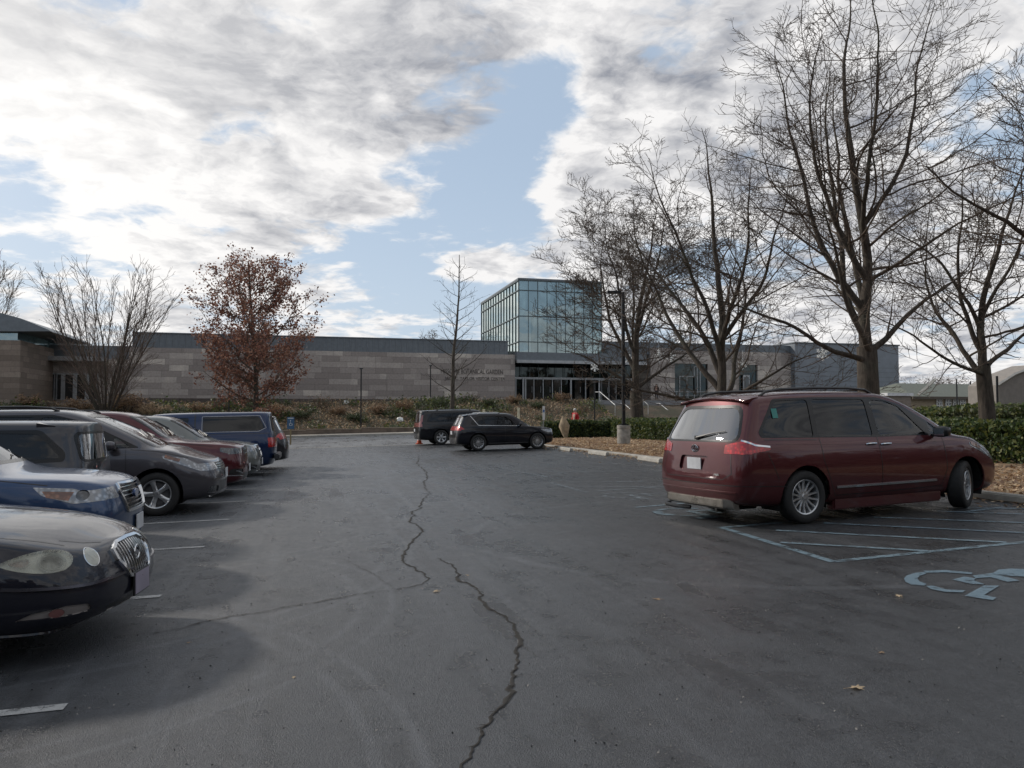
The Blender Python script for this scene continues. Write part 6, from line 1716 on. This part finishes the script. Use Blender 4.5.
# ================================================================== trees, hedges, shrubs
def bark(name, col):
    if name in MATS: return MATS[name]
    m, t, p, out = new_mat(name); tc = t.node('ShaderNodeTexCoord'); O = tc.outputs['Object']
    n = t.noise(t.vmath('MULTIPLY', O, (1, 1, .22)), 14, 5, .7); g = t.noise(O, .9, 4, .6)
    c = t.mix(t.mapr(n, .35, .65), tuple(c * .55 for c in col), tuple(c * 1.25 for c in col)); c = t.mix(t.mapr(g, .5, .7, 0, .5), c, (.085, .09, .06))
    t.link(c, p.inputs['Base Color']); p.inputs['Roughness'].default_value = .9; t.link(t.bump(n, .8, .03), p.inputs['Normal']); MATS[name] = m; return m
BARK = bark('linden_bark', (.066, .052, .040)); TWIG = bark('twig_bark', (.11, .08, .06)); BARKP = bark('pale_bark', (.14, .10, .07)); 

class Tree:
    def __init__(s, seed): s.r = random.Random(seed); s.seg = {0: [], 1: []}; s.tips = []
    def branch(s, p, d, L, r0, r1, up=.0, wig=.1, seg=.3, lvl=0, droop=0.0, out=None):
        """one limb; returns its points (p, d, r)"""
        R = s.r; n = max(2, int(L / seg + .5)); pts = [(p.copy(), d.copy(), r0)]; st = L / n
        for i in range(n):
            f = (i + 1) / n
            d = d + Vector((R.gauss(0, wig), R.gauss(0, wig), R.gauss(0, wig * .7))) * math.sqrt(st)
            d.z += (up - droop * f) * st; d.normalize()
            p = p + d * st; pts.append((p.copy(), d.copy(), r0 + (r1 - r0) * f ** .8))
        s.seg[0 if lvl <= 1 else 1].append((lvl, [(q[0], q[2]) for q in pts])); return pts
    def mesh(s, which, name, m, parent):
        V = []; F = []; b = 0
        for lvl, pts in s.seg[which]:
            n = (10, 7, 4, 3, 3)[min(lvl, 4)]
            if lvl >= 2 and pts[0][1] > .03: n = 5
            prev = None
            cs = [math.cos(2 * PI * k / n) for k in range(n)]; sn = [math.sin(2 * PI * k / n) for k in range(n)]
            for i, (p, r) in enumerate(pts):
                d = pts[min(i + 1, len(pts) - 1)][0] - pts[max(i - 1, 0)][0]
                if d.length < 1e-9: d = Vector((0, 0, 1))
                d.normalize()
                if prev is None:
                    a = Vector((1, 0, 0)) if abs(d.x) < .8 else Vector((0, 1, 0)); u = d.cross(a).normalized()
                else: u = (prev - d * prev.dot(d)).normalized()
                prev = u; w_ = d.cross(u)
                for k in range(n):
                    V.append((p.x + (u.x * cs[k] + w_.x * sn[k]) * r, p.y + (u.y * cs[k] + w_.y * sn[k]) * r, p.z + (u.z * cs[k] + w_.z * sn[k]) * r))
            for i in range(len(pts) - 1):
                o = b + i * n
                for k in range(n): F.append((o + k, o + (k + 1) % n, o + n + (k + 1) % n, o + n + k))
            b += len(pts) * n
        me = bpy.data.meshes.new(name); me.from_pydata(V, [], F); me.polygons.foreach_set('use_smooth', [True] * len(F)); me.update()
        return link_mesh(name, me, m, parent)
def perp(d, ang, R):
    a = Vector((R.gauss(0, 1), R.gauss(0, 1), R.gauss(0, 1))); a = (a - d * a.dot(d)).normalized(); return (d * math.cos(ang) + a * math.sin(ang)).normalized()
def sprout(T, pts, lvl, lens_, dens, angs, maxl, twr, f0=.15, droop=0.0, up=.1, wig=.16, tips=False):
    """side shoots along a limb, shorter towards its end, and so on down to twigs"""
    R = T.r; total = sum((b[0] - a[0]).length for a, b in zip(pts, pts[1:])); n = max(1, int(total * dens[min(lvl, len(dens) - 1)]))
    for i in range(n):
        f = f0 + (1 - f0) * (i + R.random()) / n; k = min(len(pts) - 2, int(f * (len(pts) - 1))); q = f * (len(pts) - 1) - k
        p = pts[k][0].lerp(pts[k + 1][0], min(1, q)); d = pts[k][1]; r = pts[k][2] * (1 - q) + pts[k + 1][2] * q
        L = lens_[min(lvl, len(lens_) - 1)] * (1.05 - .55 * f) * R.uniform(.55, 1.25)
        ang = rad(R.uniform(*angs)); nd = perp(d, ang, R)
        if nd.z < -.25 and R.random() < .75: nd.z = -nd.z * .6; nd.normalize()
        rr = max(twr, min(r * .62, L * .014))
        sub = T.branch(p, nd, L, rr, max(twr * .7, rr * .25), up=up, wig=wig, seg=max(.07, L / (9 - lvl if lvl < 5 else 3)), lvl=lvl, droop=droop)
        if lvl < maxl: sprout(T, sub, lvl + 1, lens_, dens, angs, maxl, twr, .2, droop, up, wig, tips)
        elif tips: T.tips += [q_[0] for q_ in sub[1:]]
def make_tree(name, label, cat, base, plan, seed, barkm=BARK, twigm=TWIG, group=None, leaves=None, crown='crown'):
    T = Tree(seed); root = thing(name, label, cat, base, 0, group); plan(T)
    T.mesh(0, 'trunk', barkm, root); c = T.mesh(1, crown if not leaves else 'branches', twigm, root)
    if leaves: leaves(T, root)
    return root
def linden(H, tr, spread, fork, leaders, wig=.16, nlimb=14, twr=.0055, low=.26, k3=1.0, lean=(0, 0), limbs=(), tilt=(.20, .46), stag=.30):
    """old linden in winter: short trunk, several sinuous leaders, long arching limbs, a fine haze of twigs"""
    LN = (0, 0, 0, spread * .34, spread * .15, spread * .062); DN = (0, 0, 0, 2.2 * k3, 4.4 * k3, 7.6 * k3)
    def plan(T):
        R = T.r; d0 = Vector((lean[0], lean[1], 1)).normalized()
        tk = T.branch(Vector((0, 0, -.3)), d0, fork + .3, tr * 1.0, tr * .80, wig=.02, seg=.35, lvl=0)
        T.seg[0].append((0, [(Vector((0, 0, -.3)), tr * 1.55), (Vector((0, 0, .05)), tr * 1.3), (Vector((0, 0, .35)), tr * 1.05)]))
        top = tk[-1][0]
        def limb(q, dd, Ll, rr, up, droop, f0=.10):
            lb = T.branch(q, dd, Ll, rr, .008, up=up, wig=.24, seg=.22, lvl=2, droop=droop)
            sprout(T, lb, 3, LN, DN, (28, 68), 5, twr, f0, .06, .12, .30)
        cen = None
        for k in range(leaders):
            a = 2 * PI * k / leaders * 1.0 + R.uniform(-.35, .35)
            if k == 0:
                d = (d0 + Vector((R.gauss(0, .04), R.gauss(0, .04), 0))).normalized(); start = top - Vector((0, 0, .05)); L = H - fork; r0 = tr * .54
                ld = T.branch(start, d, L, r0, .010, up=.06, wig=wig * .8, seg=.3, lvl=1); cen = ld
            else:
                tl = R.uniform(*tilt); fs_ = stag * (k - 1) / max(1, leaders - 2); q_ = cen[int(fs_ * (len(cen) - 1))]
                start = q_[0] - Vector((0, 0, .25 * R.random() + (.25 if fs_ < .05 else 0))); d = Vector((math.cos(a) * tl, math.sin(a) * tl, 1)).normalized()
                L = (H - start.z) * R.uniform(.82, .93) * (1.08 - .18 * tl); r0 = min(tr * R.uniform(.30, .40), q_[2] * .72)
                ld = T.branch(start, d, L, r0, .010, up=.04 + tl * .22, wig=wig, seg=.3, lvl=1)
            for j in range(nlimb):
                f = low * .5 + (.96 - low * .5) * (j + R.random() * .9) / nlimb; q = ld[min(len(ld) - 1, int(f * (len(ld) - 1)))]
                out = Vector((math.cos(a), math.sin(a), 0)) * .7 + Vector((R.gauss(0, 1), R.gauss(0, 1), 0)); out.normalize()
                dd = Vector((out.x, out.y, R.uniform(.15, 1.1))).normalized()
                Ll = spread * (1.0 - .74 * f) * R.uniform(.6, 1.15); rr = min(q[2] * .48, Ll * .0105 + .008)
                limb(q[0], dd, Ll, rr, .10, .16 if f < .45 else .0)
            sprout(T, ld[len(ld) // 3:], 4, LN, (0, 0, 0, 1, 2.0 * k3, 3.4 * k3), (28, 65), 5, twr, .1, .0, .1, .25)
        for (az, el, L, rr, hh) in limbs:
            d = Vector((math.cos(rad(az)), math.sin(rad(az)), el)).normalized(); lb = T.branch(Vector((0, 0, hh)), d, L, rr, .012, up=.05, wig=.18, seg=.25, lvl=1, droop=.16)
            for j in range(9):
                q = lb[int((.15 + .09 * j) * (len(lb) - 1))]; limb(q[0], perp(q[1], rad(R.uniform(30, 65)), R), L * .36 * R.uniform(.6, 1.1), q[2] * .42, .12, .02)
            sprout(T, lb, 4, LN, (0, 0, 0, 1, 1.8 * k3, 3.0 * k3), (28, 65), 5, twr, .1, .0, .1, .25)
    return plan
def tree_at(px, dist, zoff=.05):
    p = atd(px, 430, dist); return (p.x, p.y, lot_z(max(-16, min(18, p.x)), min(43, p.y)) + zoff)
GL = 'bare lindens along the right-hand bed'
make_tree('linden_tree', 'tallest bare linden, its trunk rising behind the dark red people carrier', 'tree', tree_at(872, 20.3), linden(13.4, .32, 5.0, 3.1, 7, wig=.15, nlimb=12, stag=.34, tilt=(.45, .85), k3=1.0, twr=.006, limbs=((185, .75, 4.6, .09, 2.9), (-10, .7, 4.6, .09, 3.0), (168, .34, 4.8, .080, 2.7))), 12, group=GL)
make_tree('linden_tree', 'many-stemmed bare linden behind the tail of the dark red people carrier', 'tree', tree_at(721, 28.5), linden(12.2, .36, 5.2, 2.0, 7, wig=.13, nlimb=11, limbs=((180, .45, 4.8, .10, 1.5), (0, .35, 5.6, .10, 1.6), (-60, .5, 4.2, .09, 1.6)), k3=.9, twr=.008, tilt=(.35, .85), stag=.25), 26, group=GL)
make_tree('linden_tree', 'bare forked linden right beside the lamp post, before the entrance steps', 'tree', tree_at(637, 46.5), linden(15.0, .46, 7.4, 2.8, 5, wig=.12, nlimb=12, tilt=(.40, .85), limbs=((190, .40, 5.8, .12, 3.0), (5, .8, 5.6, .13, 2.9)), k3=.85, twr=.012), 33, group=GL)
make_tree('linden_tree', 'bare forked linden behind the hedge in front of the taupe gable', 'tree', tree_at(988, 23.0), linden(9.2, .25, 5.0, 2.7, 5, nlimb=9, limbs=((185, .22, 4.2, .065, 2.4), (10, .5, 3.8, .08, 2.7)), k3=.95, twr=.007, tilt=(.4, .8)), 44, group=GL)
make_tree('linden_tree', 'bare linden standing just outside the right edge, only its upper limbs in view', 'tree', tree_at(1150, 15.0), linden(9.4, .31, 4.8, 2.8, 5, nlimb=9, limbs=((168, .95, 5.4, .10, 3.2), (180, .60, 5.2, .10, 3.0)), k3=.9, tilt=(.3, .7)), 57, group=GL)
# vase-shaped bare shrub tree at left
def vase(H, spread, n, twr=.014, trunk=.9, tr=.26, up=.02, dens=(0, 0, 1.2, 2.0, 1.8)):
    def plan(T):
        R = T.r; T.branch(Vector((0, 0, -.6)), Vector((0, 0, 1)), trunk + .6, tr, tr * .9, wig=.02, seg=.4, lvl=0)
        for k in range(n):
            a = 2 * PI * k / n + R.uniform(-.3, .3); tilt = math.sqrt((k + .5) / n) * spread / H * 1.12; a = k * 2.4
            d = Vector((math.cos(a) * tilt, math.sin(a) * tilt, 1)).normalized()
            st = T.branch(Vector((math.cos(a) * .1, math.sin(a) * .1, trunk - .2)), d, H * R.uniform(.80, .95), tr * R.uniform(.26, .42), .02, up=up, wig=.035, seg=.5, lvl=1)
            sprout(T, st[3:], 2, (0, 0, H * .26, H * .13, H * .06), dens, (14, 38), 4, twr, .0, .0, .07, .12)
    return plan
p = onY(106, 408, 71); make_tree('bare_tree', 'bare vase-shaped tree of many upright stems above the left row', 'tree', (p.x, p.y, land_z(p.x, p.y)), vase(13.6, 7.8, 19), 5, barkm=BARK, twigm=bark('vase_twig', (.14, .10, .08)))
# slender young tree
def slender(H, tr, spread, twr=.012):
    def plan(T):
        R = T.r; tk = T.branch(Vector((0, 0, -.4)), Vector((0, 0, 1)), H + .4, tr, .03, wig=.03, seg=.5, lvl=0)
        for k in range(34):
            f = .18 + .78 * k / 34; q = tk[int(f * (len(tk) - 1))]; a = k * 2.4 + R.uniform(-.4, .4)
            d = Vector((math.cos(a), math.sin(a), R.uniform(.35, .8))).normalized(); L = spread * (1.05 - .8 * abs(f - .25) - .15) * R.uniform(.7, 1.15)
            lb = T.branch(q[0], d, L, max(.03, q[2] * .36), .012, up=.12, wig=.12, seg=.35, lvl=2); sprout(T, lb, 3, (0, 0, 0, spread * .30, spread * .14), (0, 0, 0, 1.9, 2.2), (25, 55), 4, twr, .1, .0, .08, .14)
    return plan
p = onY(452, 408, 72); make_tree('young_tree', 'slender bare young tree with a straight leader in front of the stone wall', 'tree', (p.x, p.y, land_z(p.x, p.y)), slender(16.4, .25, 4.4), 8, twigm=BARK)
# red-leaved tree
def redcrown(T, root):
    r_ = np.random.default_rng(9); tips = np.array([tuple(v) for v in T.tips]); k = r_.integers(0, len(tips), 30000); c = tips[k] + r_.normal(0, .20, (30000, 3))
    # patches of the crown have already dropped their leaves
    ph = np.sin(c[:, 0] * 1.3 + 1) * np.sin(c[:, 2] * 1.5) * np.sin(c[:, 1] * 1.2 + 2); thin = r_.random(30000) < (.55 + .45 * (ph < .12)) * np.where(c[:, 2] > 8.5, .60, 1.0)
    quads('crown', c[thin], .10, [leafm('oak_rust', (.21, .088, .060)), leafm('oak_brown', (.12, .062, .050)), leafm('oak_copper', (.32, .16, .10))], root, flat=2, seed=2, asp=.7)
def oak(T):
    R = T.r; tk = T.branch(Vector((0, 0, -.4)), Vector((0, 0, 1)), 15.0, .30, .05, wig=.03, seg=.5, lvl=0)
    for k in range(48):
        f = .16 + .80 * k / 48; q = tk[int(f * (len(tk) - 1))]; a = k * 2.4 + R.uniform(-.4, .4)
        d = Vector((math.cos(a), math.sin(a), .05 + 1.15 * f)).normalized(); o_ = (q[0] - Vector((0, 0, 8.6))); A_, B_ = Vector((o_.x / 7.1, o_.y / 7.1, o_.z / 6.8)), Vector((d.x / 7.1, d.y / 7.1, d.z / 6.8))
        qb = A_.dot(B_); L = max(.8, (-qb + math.sqrt(max(0, qb * qb - B_.dot(B_) * (A_.dot(A_) - 1)))) / B_.dot(B_) - .7) * R.uniform(.88, 1.03)
        lb = T.branch(q[0], d, L, max(.035, q[2] * .42), .014, up=.06, wig=.12, seg=.4, lvl=2); sprout(T, lb, 3, (0, 0, 0, 2.0, .8), (0, 0, 0, 2.0, 2.4), (25, 60), 4, .011, .1, .0, .06, .18, tips=True)
p = onY(256, 412, 69.5); make_tree('oak_tree', 'round oak still holding red-brown leaves, above the blue pickup', 'tree', (p.x, p.y, land_z(p.x, p.y)), oak, 6, leaves=redcrown)
# far distance: bare tree line behind everything
def far_line(name, label, x0, x1, Y, zb, h, n, seed, m, sx=1.0):
    r_ = np.random.default_rng(seed); ph = r_.uniform(0, 6, 6); xs = r_.uniform(x0, x1, n)
    hh = h * (.62 + .22 * np.sin(xs * .21 + ph[0]) + .16 * np.sin(xs * .57 + ph[1]) + .1 * np.sin(xs * 1.7 + ph[2])); u = r_.beta(1.6, 1.5, n)
    c = np.stack([xs, Y + r_.normal(0, 4, n), zb + u * hh], 1); return tag(quads(name, c, .42, m, flat=2, seed=seed, asp=.10), label, 'woods', kind='stuff')
WOOD = leafm('far_twigs', (.12, .095, .08)); WOOD2 = leafm('far_twigs_grey', (.10, .09, .085))
a, b = onY(895, 400, 110).x, onY(1200, 400, 110).x
far_line('distant_woods', 'brown bare woods beyond the cream house', a, b, 112, 1, onY(950, 376, 110).z * .95, 30000, 5, [WOOD, WOOD2])
a, b = onY(320, 400, 125).x, onY(430, 400, 125).x
far_line('distant_woods', 'tops of bare trees showing over the long roof', onY(300, 400, 125).x, onY(440, 400, 125).x, 128, 5, onY(360, 326, 125).z * .78, 14000, 6, [WOOD, WOOD2])
p = onY(-20, 330, 110); make_tree('bare_tree', 'top of a bare tree rising behind the sloping roof at the left edge', 'tree', (p.x, p.y, 3), vase(15.5, 6, 12, twr=.02, trunk=3), 15, twigm=BARKP)

def added_woods(x0, x1, y0, y1, n, seed):
    r_ = np.random.default_rng(seed); q = r_.random(n); x = x0 + (x1 - x0) * q + r_.normal(0, 2.5, n); y = y0 + (y1 - y0) * q + r_.normal(0, 2.5, n)
    z = r_.random(n) * (10 + 3 * np.sin(x * .31 + y * .17) + 2 * np.sin(x * .9 + 1)); return np.stack([x, y, z], 1)
pts = np.concatenate([added_woods(-60, 60, -26, -30, 16000, 1), added_woods(60, 62, -42, 40, 5000, 2), added_woods(-46, -60, 10, -30, 4500, 3)])  # unseen trees, added so that car paint and glass reflect something dark
tag(quads('woods', pts, 1.0, [L_DKG, WOOD, L_BRN], flat=2, seed=12, asp=.8), 'unseen dark tree belt added behind the viewer to darken reflections', 'woods', kind='stuff')
# ---------------------------------------------------------------- hedges
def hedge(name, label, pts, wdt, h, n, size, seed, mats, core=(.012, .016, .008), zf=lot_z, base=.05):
    """a clipped hedge along a line: a dark tangled core and many small leaves on and in it"""
    root = thing(name, label, 'hedge', (pts[0][0], pts[0][1], zf(*pts[0]))); o0 = Vector((pts[0][0], pts[0][1], zf(*pts[0])))
    r_ = np.random.default_rng(seed); P = [Vector((p[0], p[1], 0)) for p in pts]; L = [(b - a).length for a, b in zip(P, P[1:])]; T_ = sum(L); cs = []
    for i in range(n):
        t_ = r_.random() * T_; k = 0
        while k < len(L) - 1 and t_ > L[k]: t_ -= L[k]; k += 1
        a, b = P[k], P[k + 1]; d = (b - a).normalized(); nn = Vector((-d.y, d.x, 0)); c = a + d * t_
        sgl = a.y * .7 + t_
        hh = h * (1 + .05 * math.sin(sgl * 1.7) + .035 * math.sin(sgl * 4.3 + 1)); ww = wdt / 2 * (1 + .06 * math.sin(sgl * 2.6 + 2))
        q = r_.random()
        if q < .42: off, z = r_.uniform(-ww, ww), hh + r_.normal(0, .045)
        else: off, z = (ww + r_.normal(0, .05)) * (1 if r_.random() < .5 else -1), r_.random() ** .8 * hh
        if z > hh * .9 and abs(off) > ww * .85: z -= .05
        c = c + nn * off; cs.append((c.x - o0.x, c.y - o0.y, zf(c.x, c.y) + base + z - o0.z))
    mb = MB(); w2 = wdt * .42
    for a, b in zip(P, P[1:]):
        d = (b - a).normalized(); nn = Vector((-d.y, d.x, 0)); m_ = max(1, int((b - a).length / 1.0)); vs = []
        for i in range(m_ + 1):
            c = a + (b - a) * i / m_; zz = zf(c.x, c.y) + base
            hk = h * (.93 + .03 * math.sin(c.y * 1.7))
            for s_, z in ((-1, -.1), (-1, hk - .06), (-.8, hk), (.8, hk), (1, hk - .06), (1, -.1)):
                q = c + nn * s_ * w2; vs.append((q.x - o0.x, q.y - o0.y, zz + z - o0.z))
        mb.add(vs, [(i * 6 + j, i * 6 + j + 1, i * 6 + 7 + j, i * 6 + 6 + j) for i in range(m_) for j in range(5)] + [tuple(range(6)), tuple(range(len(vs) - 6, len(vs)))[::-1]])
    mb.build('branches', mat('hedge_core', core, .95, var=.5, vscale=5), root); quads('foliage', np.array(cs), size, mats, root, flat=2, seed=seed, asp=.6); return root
HM = [L_GRN, L_GRN, L_DKG, L_YEL]
hedge('clipped_hedge', 'clipped evergreen hedge running behind the litter-strewn bed towards the steps', [(17.9, 12.5), (17.9, 43.2)], 1.5, 1.02, 52000, .062, 1, HM)
hedge('clipped_hedge', 'short end of clipped hedge turning left beside the tan bundle', [(13.8, 46.2), (19, 45.4)], 1.3, .95, 9000, .075, 2, [L_GRN, L_DKG, L_DKG, L_YEL], zf=lambda x, y: lot_z(x, 43))
hedge('loose_hedge', 'looser olive hedge behind the clipped one at the far right', [(23.5, 15), (25.5, 27)], 3.2, 1.5, 16000, .08, 3, [L_YEL, L_GRN, L_GRY], zf=lambda x, y: lot_z(18, y))
# ---------------------------------------------------------------- the planted bank
def bank_pts(n, x0, x1, y0, y1, seed, zs=.25, dens=None):
    r_ = np.random.default_rng(seed); x = r_.uniform(x0, x1, n); y = r_.uniform(y0, y1, n)
    clump = (np.sin(x * .9 + 1.3) * np.sin(y * 1.1 + x * .23) + np.sin(x * .31 + 4) * .7 + np.sin(x * 2.3 + y * 1.7) * .3)
    z = np.array([land_z(a, b) for a, b in zip(x, y)]) + np.abs(r_.normal(0, zs, n)) * (1 + .5 * np.clip(clump, -.8, 1.5)); return np.stack([x, y, z], 1), clump
P1, cl = bank_pts(46000, -42, 29, 66.8, 79, 21, .24)
g = P1[cl > .15]; bq = P1[cl <= .15]
gc = thing('ground_cover', 'green and brown ground cover over the bank below the stone wall', 'ground cover', (0, 70, 0)); gc['kind'] = 'stuff'
gg = quads('green_leaves', g - np.array([0, 70, 0]), .13, [L_GRN, L_GRY, L_YEL, L_GRY], gc, flat=2, seed=1, asp=.6)
bb = quads('brown_leaves', bq - np.array([0, 70, 0]), .14, [L_BRN, L_TAN, L_PALE, L_GRY, leafm('dead_stem', (.17, .12, .08))], gc, flat=2, seed=2, asp=.22)
def shrub_mesh(seed, kind):
    T = Tree(seed); R = T.r
    for k in range(26 if kind != 'round' else 16):
        a = R.uniform(0, 2 * PI); tl = R.uniform(.05, .8); d = Vector((math.cos(a) * tl, math.sin(a) * tl, 1)).normalized()
        st = T.branch(Vector((math.cos(a) * .12, math.sin(a) * .12, -.1)), d, R.uniform(.9, 1.5), .012, .006, up=-.05 if kind == 'grass' else .05, wig=.2, seg=.25, lvl=1, droop=.5 if kind == 'grass' else 0)
        sprout(T, st, 3, (0, 0, 0, .45, .2), (0, 0, 0, 5, 4), (20, 55), 3, .005, .3, 0, .1, .2, tips=True)
    return T
protos = {}
def shrub(kind, px, py, Y, scale, seed, label):
    key = (kind, seed % 3); p = onY(px, py, Y)
    loc = (p.x, p.y, land_z(p.x, p.y))
    if key not in protos:
        T = shrub_mesh(seed, kind); root = thing('shrub', label, 'shrub', loc, 0, 'shrubs on the bank'); T.seg[1] += T.seg[0]; T.mesh(1, 'branches', TWIG, root)
        tips = np.array([tuple(v) for v in T.tips]); r_ = np.random.default_rng(seed); n = 1500 if kind != 'twiggy' else 250; c = tips[r_.integers(0, len(tips), n)] + r_.normal(0, .07, (n, 3))
        ms = {'round': [L_GRN, L_DKG, L_GRY], 'brown': [L_BRN, L_TAN, L_TAN, leafm('dead_stem', (.17, .12, .08))], 'twiggy': [L_BRN, L_GRY], 'grass': [L_PALE, L_TAN]}[kind]
        quads('foliage', c, .06 if kind != 'grass' else .12, ms, root, flat=2, seed=seed, asp=.5 if kind != 'grass' else .08); protos[key] = root
    else:
        root = copy_tree(protos[key]); root.location = loc; root['label'] = label
    root.rotation_euler = (0, 0, seed * 1.7); root.scale = (scale * .8, scale * .8, scale * .50)
SH = [('brown', 30, 78, 1.7, 'brown shrub below the windows of the set-back wing'), ('twiggy', 52, 77, 1.5, 'twiggy shrub left of the vase-shaped tree'), ('brown', 78, 76, 1.9, 'tan-leaved shrub directly left of the vase-shaped tree foot'), ('brown', 128, 76, 2.6, 'tall rusty shrub directly right of the vase-shaped tree foot'),
      ('grass', 152, 75, 1.8, 'straw-coloured clump between the vase-shaped tree and the oak'), ('round', 176, 74, 1.4, 'green shrub above the roof of the silver-green crossover'), ('brown', 200, 75, 1.6, 'brown shrub above the blue pickup cab'), ('twiggy', 222, 76, 1.6, 'twiggy shrub just left of the oak trunk'),
      ('brown', 276, 74, 1.7, 'brown shrub just right of the oak trunk'), ('round', 300, 73, 1.5, 'green shrub above the blue wheelchair sign'), ('twiggy', 322, 76, 2.1, 'tall twiggy shrub against the stone wall right of the oak'), ('brown', 338, 74, 1.3, 'low brown shrub left of the slim black lamp'),
      ('round', 352, 72, 1.4, 'green shrub at the foot of the slim black lamp'), ('brown', 378, 74, 1.5, 'orange-brown shrub right of the slim black lamp'), ('brown', 404, 75, 1.6, 'brown shrub in the middle of the bank'), ('round', 415, 72, 1.3, 'green shrub left of the long black wagon'),
      ('round', 440, 76, 1.3, 'green shrub left of the young tree foot'), ('twiggy', 470, 78, 1.4, 'twiggy shrub right of the young tree foot'), ('round', 492, 76, 1.3, 'green shrub above the black crossover tail'), ('brown', 515, 77, 1.3, 'brown shrub at the entrance corner of the wall'),
      ('brown', 562, 78, 1.5, 'orange-tan shrub left of the entrance steps'), ('round', 540, 75, 1.3, 'green shrub above the black crossover windscreen'), ('twiggy', 584, 74, 1.3, 'twiggy shrub at the left edge of the steps')]
for i, (k, px, Y, sc_, lab) in enumerate(SH): shrub(k, px, 405, Y, sc_, i, lab)
# ================================================================== people
def person(label, loc, rz, h, coat, trousers, hair, skin=(.42, .26, .19), stride=.25, bag=False):
    root = thing('person', label, 'person', loc, rz)
    k = h / 1.75
    J = {'pel': (0, 0, .95, .15, .11), 'wst': (0, 0, 1.10, .14, .10), 'chs': (.01, 0, 1.32, .17, .12), 'nkb': (0, 0, 1.46, .075, .07), 'nk': (.01, 0, 1.52, .055, .055), 'hd': (.03, 0, 1.60, .085, .08), 'hd2': (.03, 0, 1.68, .085, .08),
         'hL': (0, .10, .92, .10, .10), 'kL': (stride * .5 + .04, .10, .50, .065, .065), 'aL': (stride * .55, .10, .09, .042, .042), 'tL': (stride * .55 + .16, .11, .035, .035, .03),
         'hR': (0, -.10, .92, .10, .10), 'kR': (-stride * .2 + .04, -.10, .50, .065, .065), 'aR': (-stride * .9, -.10, .11, .042, .042), 'tR': (-stride * .9 + .15, -.11, .04, .035, .03),
         'sL': (0, .19, 1.42, .06, .06), 'eL': (-.08, .24, 1.14, .045, .045), 'wL': (.02, .22, .92, .03, .03), 'mL': (.06, .21, .84, .032, .022),
         'sR': (0, -.19, 1.42, .06, .06), 'eR': (-.02, -.24, 1.14, .045, .045), 'wR': (.16, -.22, .98, .03, .03), 'mR': (.22, -.21, .93, .032, .022)}
    E = [('pel', 'wst'), ('wst', 'chs'), ('chs', 'nkb'), ('nkb', 'nk'), ('nk', 'hd'), ('hd', 'hd2'), ('pel', 'hL'), ('hL', 'kL'), ('kL', 'aL'), ('aL', 'tL'), ('pel', 'hR'), ('hR', 'kR'), ('kR', 'aR'), ('aR', 'tR'), ('chs', 'sL'), ('sL', 'eL'), ('eL', 'wL'), ('wL', 'mL'), ('chs', 'sR'), ('sR', 'eR'), ('eR', 'wR'), ('wR', 'mR')]
    def skin_mesh(names, edges, grow, name, m, lvl=2):
        me = bpy.data.meshes.new(name); ix = {n: i for i, n in enumerate(names)}
        me.from_pydata([Vector(J[n][:3]) * k for n in names], [(ix[a], ix[b]) for a, b in edges], []); o = bpy.data.objects.new(name, me); COL.objects.link(o)
        o.modifiers.new('s', 'SKIN'); sb = o.modifiers.new('ss', 'SUBSURF'); sb.levels = lvl; sb.render_levels = lvl
        sv = me.skin_vertices[0].data
        for n, i in ix.items(): sv[i].radius = ((J[n][3] + grow) * k, (J[n][4] + grow) * k); sv[i].use_root = (i == 0)
        dg = bpy.context.evaluated_depsgraph_get(); m2 = bpy.data.meshes.new_from_object(o.evaluated_get(dg)); bpy.data.objects.remove(o); m2.name = name
        m2.polygons.foreach_set('use_smooth', [True] * len(m2.polygons)); return link_mesh(name, m2, m, root)
    skin_mesh(list(J), E, 0, 'body', mat('skin_tone', skin, .6))
    ct = ['chs', 'wst', 'pel', 'nkb', 'sL', 'eL', 'wL', 'sR', 'eR', 'wR']; skin_mesh(ct, [('chs', 'wst'), ('wst', 'pel'), ('chs', 'nkb'), ('chs', 'sL'), ('sL', 'eL'), ('eL', 'wL'), ('chs', 'sR'), ('sR', 'eR'), ('eR', 'wR')], .018, 'coat', coat)
    tr = ['pel', 'hL', 'kL', 'aL', 'hR', 'kR', 'aR']; skin_mesh(tr, [('pel', 'hL'), ('hL', 'kL'), ('kL', 'aL'), ('pel', 'hR'), ('hR', 'kR'), ('kR', 'aR')], .012, 'trousers', trousers)
    mb = MB()
    mb.lathe([(.092 * math.sin(PI * q / 8), .10 * math.cos(PI * q / 8)) for q in range(0, 6)][::-1], 16, c=Vector((.012, 0, 1.66)) ); mb.v = [tuple(Vector(v) * k) for v in mb.v]; mb.build('hair', hair, root, smooth=True)
    mb = MB()
    for s_ in (1, -1): mb.box(Vector(J['tL' if s_ > 0 else 'tR'][:3]) + Vector((-.06, 0, 0)), (.28, .10, .09))
    mb.v = [tuple(Vector(v) * k) for v in mb.v]; mb.build('shoes', mat('shoe_black', (.02, .02, .02), .5), root, bevel=.02, smooth=True)
    return root
a = onY(575, 420, 47.6); person('person with white hair in a bright red coat walking behind the hedge', (a.x, a.y, lot_z(18, 43) + .02), rad(200), 1.80, mat('red_coat', (.50, .012, .016), .7, var=.1), mat('dark_trousers', (.03, .03, .04), .8), mat('white_hair', (.62, .60, .58), .7))
a = onY(656.5, 400, 81.5); person('person in dark clothes standing on the terrace right of the forked linden', (a.x, a.y, onY(656, 399, 81.5).z), rad(240), 1.7, mat('dark_coat', (.035, .015, .018), .8), mat('dark_trousers', 0), mat('dark_hair', (.03, .02, .015), .7), stride=.05)
fleet()
